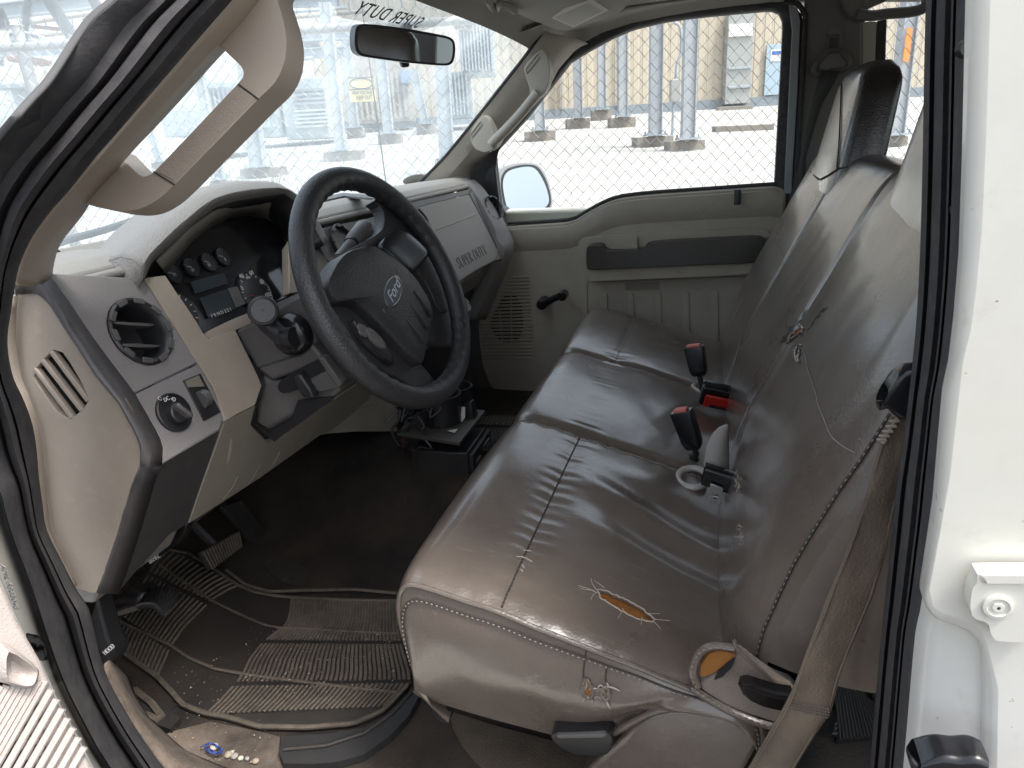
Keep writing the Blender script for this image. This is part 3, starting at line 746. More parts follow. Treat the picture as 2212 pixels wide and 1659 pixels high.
# driver end cap with its slotted side vent
EC = ('Y', YD)
cap = KS(k4, (105, 338), (232, 334), (300, 395), (345, 455), (400, 545), (500, 690), (600, 848), (750, 1022), (850, 1200), (884, 1290), (887, 1330), (878, 1420)) + KS(k8, (688, 20), (620, 280), (560, 450), (505, 588), (470, 590), (395, 562), (330, 432), (248, 262), (213, 0)) + KS(k4, (205, 1150), (150, 1000), (85, 850), (52, 650), (62, 450), (85, 345))
slot = KS(k4, (342, 692), (392, 707), (440, 775), (502, 880), (550, 985), (554, 1012), (522, 1062), (470, 1106), (420, 1118), (360, 1085), (300, 1003), (240, 912), (212, 862), (222, 815), (268, 760), (318, 706))
ec = panel('end_panel', cap, EC, .012, BEIGE, dash, holes=[slot], bevel=.003)
# light flange between the panel and the door seal
fr_ = KS(k4, (60, 345), (45, 450), (38, 650), (72, 860), (140, 1010), (195, 1160), (222, 1320), (258, 1659)) + KS(k8, (240, 262), (322, 432), (388, 562))
fi_ = KS(k4, (112, 345), (100, 450), (100, 640), (128, 850), (190, 1000), (240, 1150), (268, 1320), (296, 1659)) + KS(k8, (262, 262), (340, 425), (402, 548))
mbf = MB(); R0 = [U(q, ('Y', YD - .01)) for q in fr_]; R1 = [U(q, ('Y', YD - .006)) for q in fi_]
mbf.loft([resample(R0, 24), resample([a.lerp(b, .5) + Vector((0, -.006, 0)) for a, b in zip(R0, R1)], 24), resample(R1, 24)]); mbf.build('panel_flange', BEIGE, dash, solid=.004)
# recess and slats of the side vent
sv = thing_part = MB().plate([p_ + Vector((0, .0095, 0)) for p_ in US(slot, EC)], (0, .002, 0)).build('side_vent', VOIDB, truck, smooth=False)
for a0, b0 in (((332, 696), (566, 1010)), ((276, 748), (528, 1072)), ((226, 800), (468, 1118))):
    a = U(k4(*a0), ('Y', YD + .003)); b = U(k4(*b0), ('Y', YD + .003)); ax = (b - a).normalized()
    MB().box(a.lerp(b, .5), (b - a).length, .008, .0075, ax, (0, 1, 0)).build('slat', BEIGE, sv, bevel=.002)
# dark rounded band between end cap and grey panels
bandL = KS(k4, (105, 335), (232, 331), (300, 393), (345, 453), (400, 543), (500, 688), (600, 846), (750, 1020), (850, 1198), (885, 1288), (889, 1330), (880, 1420))
bandR = KS(k4, (110, 212), (282, 203), (330, 258), (375, 325), (432, 400), (520, 535), (600, 650), (720, 810), (840, 968), (990, 1230), (1016, 1310), (1010, 1418))
b0 = resample(US(bandL, ('Y', YD - .0025)), 26); b1 = resample([U(p_, A(.001)) if p_[1] < 965 else U(p_, A(.001)) for p_ in bandR], 26)
bm_ = MB().loft([b0, [a.lerp(b, .5) + Vector((.007, -.010, .003)) for a, b in zip(b0, b1)], b1]); bm_.build('side_band', DARKG, dash, solid=.004)
lowL = KS(k4, (880, 1420)) + KS(k8, (688, 20), (620, 280), (560, 450), (505, 588))
lowR = KS(k4, (1010, 1418)) + KS(k8, (805, 0), (720, 290), (660, 470), (615, 592))
l0 = resample(US(lowL, ('Y', YD)), 12); l1 = resample([U(lowR[0], A(.001))] + US(lowR[1:], B(.001)), 12)
MB().loft([l0, l1]).build('lower_band', DARKG, dash, solid=.004)
panel('lower_dark_panel', KS(k4, (1010, 1420), (1388, 1202), (1394, 1250)) + KS(k8, (1062, 0), (985, 228), (880, 290), (790, 395), (700, 490), (615, 592), (720, 290), (805, 0)), B(.001), .006, DARKG, dash)
# vent panel
VC = U(k4(882, 578), A())
vr = .0465
def circ(c_, n, r, k=40, xd=None):
    n = Vector(n).normalized(); u = Vector(xd or (0, 1, 0)); u = (u - n * u.dot(n)).normalized(); v = n.cross(u)
    return [c_ + (u * cos(2 * pi * i / k) + v * sin(2 * pi * i / k)) * r for i in range(k)]
vp = US(KS(k4, (284, 204), (900, 240), (1244, 772), (842, 966), (720, 808), (600, 648), (520, 533), (432, 398), (375, 322), (330, 255)), A(.002))
MB().plate(vp, -nA * .006, [circ(VC + nA * .002, nA, vr * 1.02)]).build('vent_panel', DASHG, dash, bevel=.002)
def air_vent(c_, n, r, up, parent, tilt=.0, ringm=BLACK, closed=True, label=None):
    n = Vector(n).normalized(); up = Vector(up); up = (up - n * up.dot(n)).normalized(); rt = up.cross(n)
    root = MB().lathe(c_, n, [(r * 1.02, -.002), (r * 1.03, .004), (r * .96, .006), (r * .86, .003), (r * .8, -.006), (r * .8, -.045), (.001, -.05)], 44).build('air_vent', ringm, parent, fix=True)
    if label: root['label'] = label
    for k in range(10):
        a = 2 * pi * k / 10 + .2; d = rt * cos(a) + up * sin(a)
        MB().box(c_ + d * r * .93 + n * .0062, r * .17, r * .34, .003, d, n.cross(d), n).build('ring_notch', DARKG, root, bevel=.001)
    for s_ in ((-.33, .34) if not closed else (-.45, 0, .45)):
        hw = sqrt(max(.05, .8 ** 2 - s_ * s_)) * r
        rows = []
        for i in range(9):
            x = -hw + 2 * hw * i / 8; dp = r * .30 * (1 - (x / hw) ** 2) ** .6 + r * .06
            o_ = c_ + rt * x + up * (s_ * r) - n * .010
            rows.append([o_ - n * .012 - up * dp * .2, o_ + n * dp * .45 - up * dp * .35, o_ + n * dp * .5 - up * dp * .1, o_ - n * .006 + up * dp * .25])
        MB().loft(rows, closed_v=True).build('louver', SHROUD, root)
    return root
upA = Vector((PA[0] - PB_[0], 0, PA[1] - PB_[1])).normalized()
air_vent(VC, nA, vr, (upA + Vector((0, .35, 0))), truck, closed=False, label='round vent with two open louvers in the driver end of the dash')
# headlight switch panel
panel('switch_panel', KS(k4, (842, 972), (1246, 782), (1340, 925), (1392, 1060), (1404, 1120), (1386, 1196), (1012, 1414), (1018, 1310), (990, 1232)), A(.002), .006, DASHG, dash)
HC = U(k4(1090, 1084), A(.003))
hsw = MB().lathe(HC, nA, [(.0275, -.001), (.0275, .003), (.0255, .004), (.0245, .001), (.001, .001)], 40).build('headlight_switch', BLACK, truck)
MB().disc(HC - upA * .003, nA, .0155, .012, 32, .014).build('switch_knob', BLACK, hsw, bevel=.002)
gr = (upA * .8 + Vector((0, -.45, 0))).normalized()
MB().box(HC - upA * .003 + nA * .016, .028, .0065, .014, gr, nA.cross(gr), nA).build('knob_grip', SHROUD, hsw, bevel=.003)
for dx, s_ in ((-85, 'O'), (-43, 'DC'), (2, 'ID')):
    text('switch_mark', s_, U(k4(1090 + dx, 1000 + (dx + 43) * .05 - (0 if dx else 0)), A(.006)), (0, 1, 0), upA, .0085, INKW, hsw, sx=.8)
dim = panel('dimmer_switch', KS(k4, (1152, 882), (1262, 836), (1388, 1082), (1284, 1138)), A(.004), .003, BLACK, truck, bevel=.001)
d0 = U(k4(1275, 1000), A(.004)); MB().tube([d0 - Vector((0, .006, 0)), d0 + Vector((0, .006, 0))], .013, 20).build('dimmer_wheel', SHROUD, dim)
panel('dust_patch', KS(k4, (1165, 886), (1250, 850), (1285, 920), (1180, 925)), A(.0046), .0008, mat('settled_dust', (.16, .14, .11), .95), dim, bevel=0)
# beige surround of the cluster
panel('cluster_bezel', KS(k4, (905, 238), (1040, 222), (1110, 330), (1180, 428), (1240, 520), (1285, 596), (1312, 622), (1395, 590), (1480, 566), (1530, 670), (1580, 770), (1622, 858), (1644, 915), (1605, 1034), (1500, 1088), (1412, 1138), (1404, 1100), (1345, 925), (1248, 776)), A(.004), .02, BEIGE, dash, bevel=.004, seg=3)
panel('bezel_sill', KS(k4, (1312, 622), (1285, 598), (1330, 560), (1480, 490), (1580, 452), (1640, 440), (1600, 520), (1480, 566)), A(-.012), .012, BEIGE, dash, bevel=.003)
panel('bezel_right_leg', KS(k5, (560, 540), (600, 480), (640, 640), (720, 760), (650, 830), (563, 838)), A(-.004), .02, BEIGE, dash, bevel=.003)
# cluster
CL = A(-.055)
clus = panel('instrument_cluster', KS(k4, (1020, 210)) + KS(k1, (1180, 1520), (1290, 1440), (1430, 1372), (1560, 1360), (1690, 1385), (1770, 1470), (1835, 1590)) + KS(k4, (1850, 250), (1800, 360), (1650, 430), (1450, 500), (1330, 560), (1290, 600), (1180, 432)), CL, .01, LENS, truck, bevel=.001)
# thin lining round the recess
lin0 = KS(k1, (985, 1640), (1180, 1440), (1380, 1300), (1490, 1262), (1640, 1240), (1790, 1222), (1850, 1262)) + [(668, 482), (700, 545), (720, 600)]
lin1 = KS(k1, (1040, 1720), (1195, 1520), (1300, 1436), (1432, 1366), (1560, 1352), (1695, 1378), (1775, 1462), (1838, 1590), (1850, 1740))
r0 = resample(US(lin0, A(.0)), 30); r1 = resample(US(lin1, CL), 30)
MB().loft([r0, r1]).build('cluster_lining', mat('lining_plastic', (.22, .2, .175), .5), dash, solid=.004)
# hood over the cluster
hp0 = KS(k4, (905, 238)) + KS(k1, (945, 1650), (1150, 1460), (1345, 1302), (1480, 1262), (1640, 1236), (1788, 1218), (1846, 1258)) + [(662, 466), (684, 500), (700, 530)]
hp1 = KS(k4, (835, 130)) + KS(k1, (862, 1596), (1050, 1400), (1245, 1238), (1400, 1180), (1560, 1152), (1740, 1152), (1850, 1210)) + [(664, 444), (690, 484), (708, 518)]
h0 = resample(US(hp0, A(.02)), 40); h1 = resample(US(hp1, A(.022)), 40)
h2 = [p_ + Vector((-.02, 0, .004)) for p_ in h1]; h3 = [p_ + Vector((-.10, 0, -.004 - .02 * abs(i / 39 - .6))) for i, p_ in enumerate(h1)]
h3b = [Vector((p_.x - .12, p_.y, 1.45)) for p_ in h1]
H_R = 33
hmid = [a.lerp(b, .5) + nA * .006 for a, b in zip(h0, h1)]
MB().loft([[p_ - nA * .07 for p_ in h0], h0]).build('hood_underside', BLACK, dash, solid=.003)
hm_ = MB().loft([h0, hmid, h1, h2, h3, h3b]); hm_.add([h0[0], hmid[0], h1[0], h2[0], h3[0], h3b[0], h0[0] - nA * .07, Vector((-.80, h0[0].y, 1.45))], [(0, 1, 2), (0, 2, 3), (0, 3, 4, 5, 7), (0, 7, 6)])
hm_.build('cluster_hood', mat('hood_plastic', (.23, .215, .205), .55, bump=.6, bscale=420, bkind='VORONOI'), dash, solid=.003)
panel('cluster_back', [(330, 600), (430, 450), (640, 420), (700, 470), (700, 700), (440, 750)], A(-.068), .004, VOIDB, clus, bevel=0)
# gauges
uY = Vector((0, 1, 0)); CF = A(-.052)
def gauge(cpx, r, marks, m0, m1, name='gauge'):
    c_ = U(cpx, CF); root = MB().lathe(c_, nA, [(r, 0), (r * .97, .003), (r * .93, .001), (.001, .0005)], 40).build(name, mat('gauge_face', (.02, .02, .022), .3) if 'gauge_face' not in bpy.data.materials else bpy.data.materials['gauge_face'], clus)
    for i in range(marks):
        a = m0 + (m1 - m0) * i / (marks - 1); d = uY * cos(a) + upA * sin(a)
        MBM.box(c_ + d * r * .84 + nA * .0015, r * .13, r * .03, .0005, d, nA.cross(d), nA)
    return c_
MBM = MB()
gauge(k4(1605, 330), .040, 13, radians(205), radians(-25), 'speedometer')
gauge(k4(1120, 470), .040, 13, radians(205), radians(-25), 'tachometer')
for cc in ((1092, 212), (1203, 172), (1312, 140), (1400, 105)): gauge(k4(*cc), .0165, 5, radians(150), radians(30), 'small_gauge')
MBM.build('gauge_marks', mat('gauge_print', (.42, .42, .4), .6), clus, smooth=False)
GP = bpy.data.materials['gauge_print']
for s_, cc, sz in (('40', (1517, 228), .0115), ('60', (1580, 207), .0115), ('80', (1647, 265), .0115), ('100', (1684, 345), .0115), ('0', (1523, 305), .0115), ('MPH', (1560, 238), .006), ('H', (1098, 219), .008), ('H', (1212, 189), .008), ('H', (1316, 157), .008), ('E', (1416, 122), .008), ('P R N D 3 2 1', (1392, 457), .0088)):
    text('gauge_number', s_, U(k4(*cc), A(-.049)), uY, upA, sz, GP, clus, space=1.0)
for cc_ in ((1092, 212), (1203, 172), (1312, 140), (1400, 105)):
    n0 = U(k4(*cc_), A(-.0485)); MB().box(n0 - uY * .004 + upA * .002, .011, .0011, .0006, (0, -.85, .3), (0, .3, .85)).build('needle', bpy.data.materials['gauge_print'], clus, smooth=False)
nd = U(k4(1600, 352), A(-.048)); MB().box(nd, .02, .0016, .001, (0, -.8, .35), (0, .35, .8)).build('needle', RED, clus)
DISP = mat('display', (.022, .028, .034), .15)
panel('display', KS(k4, (1195, 262), (1408, 206), (1432, 272), (1228, 338)), A(-.05), .001, DISP, clus, bevel=0)
panel('display', KS(k4, (1256, 366), (1426, 308), (1480, 430), (1312, 488)), A(-.05), .001, DISP, clus, bevel=0)
panel('cluster_trim', KS(k4, (1432, 305), (1490, 290), (1545, 400), (1484, 425)), A(-.05), .001, DARKG, clus, bevel=0)
# knee panel under the column
knee = panel('knee_panel', KS(k4, (1412, 1146), (1606, 1040), (1576, 1160), (1690, 1276), (1722, 1268), (1900, 1140), (2092, 1008)) + KS(k5, (1000, 1400), (1090, 1440)) + [(770, 925), (690, 941), (555, 1037)] + KS(k8, (1160, 118), (985, 228), (1064, 0)), B(.003), .012, BEIGE_D, dash, bevel=.004, seg=3)
for a0, b0 in (((1455, 1250), (1430, 1400)), ((1500, 1480), (1400, 1630)), ((1640, 1400), (1560, 1530)), ((1760, 1330), (1690, 1440)), ((1880, 1250), (1815, 1360)), ((1990, 1190), (1940, 1280))):
    a = U(k4(*a0), B(.004)); b = U(k4(*b0), B(.004)); MB().tube([a, a.lerp(b, .5) + nB * .002, b], [.002, .0045, .002], 8, flat=.3).build('embossed_rib', BEIGE_D, knee)
XK = ('X', -.862)
panel('center_lower_panel', [(690, 938), (762, 880), (800, 850), (850, 800), (862, 810), (858, 932), (770, 932)], XK, .01, BEIGE_D, dash, bevel=.004)
panel('ashtray_door', KS(kf, (1075, 10), (1400, -10), (1330, 50), (1020, 140)), ('X', -.857), .004, BEIGE_D, dash, bevel=.002)
# passenger side: upper roll, dark reveal, glovebox
panel('reveal', KS(ka, (60, 902), (1240, 634), (1190, 725), (310, 948), (80, 1010)), A(.002), .004, SHROUD, dash, bevel=.001)
gb = panel('glovebox', KS(ka, (306, 950), (1192, 728), (1440, 1180)) + KS(kb, (1240, 370), (1292, 460), (1285, 560), (1252, 628), (900, 820), (540, 1060), (525, 900), (360, 560), (240, 420), (120, 120)), A(.006), .012, DASHG if False else mat('glovebox_plastic', (.235, .215, .195), .5, bump=.2, bscale=800, bkind='VORONOI', var=.3, vscale=6, vcol=(.29, .27, .245)), dash, bevel=.006, seg=4)
a = U(ka(552, 1366), A(.0068)); b = U(ka(1322, 1072), A(.0068)); MB().tube([a, b], .0012, 6).build('lid_seam', mat('seam_light', (.4, .38, .34), .6), gb)
gl_p = (U(kb(840, 560), A(.0065)))
text('glovebox_lettering', 'SUPER DUTY', gl_p, uY, upA, .046, mat('letter_recess_shade', (.16, .148, .135), .55), gb, ext=.0012, sx=.92, space=1.05)  # darker letter colour stands in for shade in the pressed lettering
panel('glovebox_sidewall', KS(ka, (1200, 720), (1245, 652), (1500, 1120)) + KS(kb, (1300, 330), (1385, 440), (1380, 540), (1345, 620), (1260, 625), (1290, 560), (1296, 460), (1245, 368)), A(.008), .012, SHROUD, dash, bevel=.003)
lowp = panel('lower_glove_panel', KS(kb, (545, 1085), (1250, 648), (1130, 900), (930, 1330), (790, 1659), (700, 1659)), B(-.006), .012, mat('lower_glove_plastic', (.19, .175, .155), .5, bump=.2, bscale=800), dash, bevel=.004)
for a0, b0 in (((1120, 930), (850, 1560)), ((1005, 1010), (800, 1480))):
    a = U(kb(*a0), B(-.004)); b = U(kb(*b0), B(-.004)); MB().tube([a, b], .006, 6, flat=.5).build('panel_rib', SHROUD, lowp)
panel('slot_shade', KS(kb, (715, 1200), (885, 1095), (780, 1380), (640, 1350)), B(-.004), .002, VOIDB, lowp, bevel=0)
# right-hand end of the dash
re0 = KS(ka, (1110, 510), (1245, 640), (1400, 880), (1520, 1110), (1640, 1330)) + KS(kb, (1250, 250), (1385, 430), (1380, 540), (1250, 850), (1000, 1400), (880, 1659))
re1 = KS(ka, (1290, 490), (1420, 600), (1560, 800), (1760, 1130), (1862, 1340)) + KS(kb, (1500, 200), (1556, 330), (1546, 450), (1400, 850), (1200, 1330), (1060, 1659))
e0 = resample(US(re0, ('Y', 2.17)), 26)
e0 = [Vector((p_.x, p_.y, p_.z)) for p_ in e0]; e1 = resample(US(re1, ('Y', 2.27)), 26)
MB().loft([[p_ + Vector((-.05, -.02, 0)) for p_ in e0], e0, [a.lerp(b, .5) + Vector((.008, 0, .003)) for a, b in zip(e0, e1)], e1, [p_ + Vector((-.05, .02, 0)) for p_ in e1]]).build('dash_far_end', DASHG, dash, solid=.003)
vcr = U(ka(1565, 990), ('Y', 2.225)); nE = (nA * .8 + Vector((0, -.3, 0))).normalized()
air_vent(vcr + nE * .012, nE, .040, upA, truck, label='round vent in the passenger end of the dash')
# centre stack behind the wheel: dark facia with two vents, radio and controls
panel('centre_fascia', KS(k5, (720, 440), (1150, 345), (1380, 290)) + KS(ka, (265, 905), (330, 960)) + KS(kb, (230, 400), (380, 600), (525, 900), (545, 1060), (640, 1300)) + KS(k5, (1420, 1020), (1300, 900), (1000, 700), (820, 660), (760, 560)), A(.001), .006, DARKG, dash, bevel=.002)
air_vent(U(k5(905, 530), A(.003)), nA, .043, upA, truck, label='round vent half hidden behind the left of the steering wheel')
air_vent(U(k5(1385, 400), A(.003)), nA, .043, upA, truck, label='round vent beside the glovebox')
panel('fascia_pocket', KS(k5, (990, 400), (1165, 352), (1180, 395), (1040, 440)), A(.003), .002, BLACK, dash, bevel=.001)
rad = panel('radio', KS(k5, (1300, 640), (1400, 620), (1500, 800), (1400, 830)), A(.006), .008, SHROUD, truck, bevel=.002)
MB().disc(U(kb(95, 970), A(.006)), nA, .013, .014, 24).build('radio_knob', SHROUD, rad, bevel=.002)
MB().disc(U(kb(45, 840), A(.006)), nA, .009, .010, 24).build('radio_knob', CHROME, rad, bevel=.002)
hv = panel('climate_panel', KS(kb, (10, 1080), (230, 1000), (330, 1260), (200, 1330)), A(.006), .008, SHROUD, truck, bevel=.002)
panel('climate_key', KS(kb, (95, 1180), (215, 1125), (235, 1180), (120, 1240)), A(.009), .003, CHROME, hv, bevel=.001)
panel('climate_key', KS(kb, (160, 1280), (250, 1235), (275, 1290), (190, 1330)), A(.009), .003, DASHG, hv, bevel=.001)
# --- steering column, levers and wheel
WT, WYW = .401, -.086
WC = Vector((-.497, .982, 1.435))
WN = Vector((cos(WT) * cos(WYW), sin(WYW), sin(WT) * cos(WYW))).normalized()
WU = Vector((0, 0, 1)); WU = (WU - WN * WN.z).normalized(); WR = WU.cross(WN)      # up and sideways in the wheel plane
def W_(off=0.): return ('P', WC + WN * off, WN)
col = MB()
def rrect(c_, u, v, hu, hv, rr=.3, k=7):
    out = []
    for (su, sv), a0 in (((1, 1), 0), ((-1, 1), 90), ((-1, -1), 180), ((1, -1), 270)):
        for i in range(k):
            a = radians(a0 + 90 * i / (k - 1)); r = rr * min(hu, hv)
            out.append(c_ + u * (su * (hu - r) + r * cos(a)) + v * (sv * (hv - r) + r * sin(a)))
    return out
for off, hu, hv, dz in ((-.075, .048, .050, 0), (-.085, .064, .062, -.002), (-.13, .072, .066, -.004), (-.20, .078, .07, -.004), (-.30, .082, .07, 0)):
    pass
steer = MB().loft([rrect(WC + WN * o_ + WU * dz, WR, WU, hu, hv, .35) for o_, hu, hv, dz in ((-.05, .045, .045, 0), (-.058, .05, .05, 0), (-.10, .056, .054, 0), (-.26, .06, .06, 0))], closed_v=True).build('steering_column', SHROUD, truck, bevel=.002)
# driver side faces of the shroud, as seen
SHY = ('Y', .895)
panel('upper_shroud', KS(k4, (1480, 575), (1540, 540), (1600, 520), (1800, 390), (1915, 330), (1945, 380), (1960, 520), (1990, 650), (1850, 740), (1640, 812), (1605, 800), (1520, 650)), SHY, .12, SHROUD, steer, bevel=.012, seg=4)
panel('lower_shroud', KS(k4, (1610, 812), (1860, 730), (1950, 640), (2025, 735), (2040, 770), (1990, 800), (1705, 885)), ('Y', .89), .125, SHROUD, steer, bevel=.006, seg=3)
panel('knee_shroud', KS(k4, (1640, 840), (1700, 884), (1760, 880), (1985, 800), (2150, 935), (2090, 1000), (1830, 1120), (1690, 1200), (1600, 1150), (1612, 1040), (1650, 915)), ('Y', .9), .1, mat('knee_shroud_plastic', (.12, .112, .105), .5, bump=.2, bscale=800), steer, bevel=.008, seg=3)
panel('opening_shade', KS(k4, (1690, 1215), (1830, 1125), (1870, 1010), (2100, 985), (2085, 1010), (1900, 1140), (1722, 1268), (1600, 1160)), ('Y', .885), .004, VOIDB, steer, bevel=0)
panel('tilt_slot', chaikin([Vector((*q, 0)) for q in KS(k4, (1745, 905), (1790, 860), (1980, 755), (2040, 740), (2060, 790), (2010, 860), (1900, 930), (1790, 968), (1750, 950))], 1), ('Y', .884), .003, VOIDB, steer, bevel=0)
panel('tilt_housing', KS(k4, (1930, 880), (2070, 810), (2145, 930), (2000, 960)), ('Y', .882), .03, SHROUD, steer, bevel=.003)
panel('tilt_housing', KS(k4, (1990, 740), (2030, 735), (2150, 905), (2130, 940), (2060, 850)), ('Y', .878), .02, SHROUD, steer, bevel=.003)
tl = panel('tilt_lever', KS(k4, (1840, 860), (1880, 838), (1950, 940), (1975, 1000), (1900, 990), (1860, 930)), ('Y', .868), .02, BLACK, truck, bevel=.004, seg=3)
# gear lever with its round end knob
gl = MB().tube(catmull(US(KS(k4, (1850, 610), (1790, 610), (1700, 545), (1650, 480)), ('Y', .86)), 6), [.016] * 7 + [.014] * 6 + [.015] * 5 + [.017], 14).build('gear_lever', BLACK, truck)
gd = (U(k4(1640, 415), ('Y', .80)) - U(k4(1670, 500), ('Y', .85))).normalized()
gc = U(k4(1655, 450), ('Y', .845)); gd = (gd + Vector((.5, -.6, .1))).normalized()
MB().lathe(gc - gd * .01, gd, [(.001, -.03), (.016, -.03), (.019, -.012), (.0215, .004), (.0225, .018), (.021, .0225), (.0175, .024), (.017, .0228), (.001, .0228)], 30).build('lever_knob', BLACK, gl)
MB().lathe(U(k4(1835, 595), ('Y', .884)), (0, -1, 0), [(.034, -.005), (.033, .006), (.026, .014), (.018, .016), (.001, .016)], 28).build('lever_boot', GLOSSB, gl)
# wiper / signal stalk right of the wheel hub
sa, sb = U(k5(870, 620), W_(-.055)), U(k5(1045, 420), W_(-.06)); sdv = (sb - sa)
stalk = MB().tube([sa, sa.lerp(sb, .45), sa.lerp(sb, .5), sa.lerp(sb, .93), sb], [.009, .0105, .0145, .0165, .013], 16).build('signal_stalk', SHROUD, truck)
MB().tube([sa.lerp(sb, .42), sa.lerp(sb, .47)], .0125, 16).build('stalk_ring', BLACK, stalk)

# wheel
wheel = MB().disc(WC - WN * .06, WN, .05, .03, 32, .045).build('steering_wheel', BLACK, truck, bevel=.004)
rim = []
RM, rm = .1828, .0172
for k in range(120):
    a = 2 * pi * k / 120
    rim.append(WC + (WR * cos(a) + WU * sin(a)) * RM)
rmb = MB(); rows = []
for k in range(160):
    a = 2 * pi * k / 160; d = WR * cos(a) + WU * sin(a); row = []
    grip = .0012 * sin(a * 46) * (1 if .2 < (a % pi) < 2.6 else 0)
    for j in range(20):
        b = 2 * pi * j / 20; rr = rm * (1 + .06 * cos(2 * b)) + (grip * max(0, -cos(b)))
        row.append(WC + d * (RM + rr * cos(b)) + WN * rr * sin(b))
    rows.append(row)
rmb.loft(rows, closed_u=True, closed_v=True).build('rim', WHEELM, wheel)
def wp(pts, off): return US([k5(*q) for q in pts], W_(off))
def pillow(name, pts, off, thick, puff, m, parent, bevel=.006):
    """padded piece: outline rings shrinking to a raised centre"""
    out = chaikin(wp(pts, off), 2); cen_ = sum(out, Vector()) / len(out); rows = [[p_ - WN * thick for p_ in out], [p_ - WN * bevel for p_ in out]]
    for s_, h_ in ((.985, -.0015), (.95, .0), (.8, puff * .5), (.6, puff * .8), (.4, puff * .95), (.2, puff), (.02, puff)):
        rows.append([cen_.lerp(p_, s_) + WN * h_ for p_ in out])
    return MB().loft(rows, closed_v=True).build(name, m, parent)
# spokes
def spoke(pts, off, thick):
    out = chaikin(wp(pts, off), 1); return MB().plate(out, -WN * thick).build('spoke', WHEELM, wheel, bevel=.007, seg=4)
spoke([(920, 575), (1000, 530), (1130, 460), (1165, 400), (1150, 300), (1080, 240), (1180, 230), (1300, 330), (1400, 480), (1440, 560), (1400, 600), (1300, 470), (1240, 430), (1190, 480), (1140, 530), (1050, 560)], -.012, .022)
spoke([(1180, 470), (1240, 425), (1310, 440), (1445, 600), (1500, 700), (1560, 900), (1570, 960), (1500, 950), (1440, 800), (1380, 720), (1160, 520)], -.02, .016)
spoke([(1440, 820), (1510, 760), (1590, 830), (1650, 1000), (1640, 1160), (1560, 1180), (1450, 1150), (1400, 1000)], -.022, .018)
spoke([(850, 900), (960, 895), (1050, 960), (1400, 1290), (1490, 1400), (1470, 1460), (1380, 1470), (1240, 1360), (1160, 1340), (1000, 1200), (900, 1040), (830, 940)], -.012, .022)
pad = pillow('horn_pad', [(800, 775), (835, 700), (880, 620), (935, 568), (1010, 545), (1080, 530), (1140, 552), (1240, 620), (1330, 700), (1400, 790), (1470, 920), (1465, 1010), (1430, 1180), (1412, 1275), (1385, 1278), (1300, 1200), (1170, 1060), (1050, 940), (990, 895), (930, 885), (862, 890), (825, 840)], .008, .035, .006, WHEELM, wheel)
MB().tube(catmull(wp([(862, 893), (930, 888), (1000, 900), (1060, 950), (1180, 1075), (1390, 1280)], .0035), 5), .0016, 6).build('pad_gap', VOIDB, wheel)
# dark screen pod right of the pad
pod = pillow('control_pod', [(1150, 500), (1240, 428), (1310, 440), (1445, 560), (1440, 610), (1350, 715), (1290, 690), (1150, 560)], .006, .02, .002, GLOSSB, wheel)
# cruise control pod
cp = pillow('cruise_control', [(955, 995), (1000, 1000), (1090, 1080), (1180, 1160), (1235, 1285), (1190, 1270), (1080, 1180), (1010, 1100)], .0, .012, .002, BLACK, wheel)
for x, y in ((1000, 1055), (1020, 1058), (1010, 1085), (1030, 1095)): MB().disc(wp([(x, y)], .003)[0], WN, .006, .003, 12).build('cruise_key', SHROUD, cp, bevel=.001)
MB().disc(wp([(1095, 1125)], .002)[0], WN, .013, .005, 24, .011, (1.9, .8), wp([(1150, 1180)], 0)[0] - wp([(1050, 1080)], 0)[0]).build('cruise_key', SHROUD, cp, bevel=.001)
# emblem: oval plate with script lettering
ec_ = wp([(1210, 825)], .0128)[0]
e_r, e_l, e_t, e_b = wp([(1252, 800), (1168, 850), (1225, 745), (1195, 895)], .0128)
ua = (wp([(1234, 772)], .0128)[0] - wp([(1188, 876)], .0128)[0]).normalized(); ub_ = WN.cross(ua)
hu = max(abs((q - ec_).dot(ua)) for q in (e_r, e_l, e_t, e_b)) ; hv = max(abs((q - ec_).dot(ub_)) for q in (e_r, e_l, e_t, e_b))
emb = MB().loft([[ec_ + ua * cos(t) * .036 * s_ + ub_ * sin(t) * .0178 * s_ + WN * h_ for t in [2 * pi * k / 40 for k in range(40)]] for s_, h_ in ((1, -.004), (1.0, .001), (.93, .002), (.9, .0014), (.02, .0016))], closed_v=True).build('emblem', CHROME, wheel)
EMF = mat('emblem_field', (.05, .055, .07), .35)
MB().loft([[ec_ + ua * cos(t) * .0322 * s_ + ub_ * sin(t) * .0148 * s_ + WN * h_ for t in [2 * pi * k / 40 for k in range(40)]] for s_, h_ in ((1, .0012), (.98, .0022), (.02, .0024))], closed_v=True).build('emblem_field', EMF, emb)
text('emblem_lettering', 'Ford', ec_ + WN * .0028, ua, ub_, .024, CHROME, emb, ext=.0004, shear=.35, sx=1.05)
# raised bars and small marks on the pad
for a0, b0 in (((1285, 1000), (1400, 1140)), ((1318, 910), (1430, 1055)), ((1340, 825), (1455, 975))):
    a, b = wp([a0, b0], .0105); MB().tube([a, a.lerp(b, .5) + WN * .001, b], .0042, 8, flat=.7).build('pad_bar', WHEELM, pad)
for q in ((1155, 945), (1250, 695), (1280, 900)):
    c_ = wp([q], .0128)[0]; text('horn_mark', 'r', c_, ua, ub_, .012, INKG, pad)
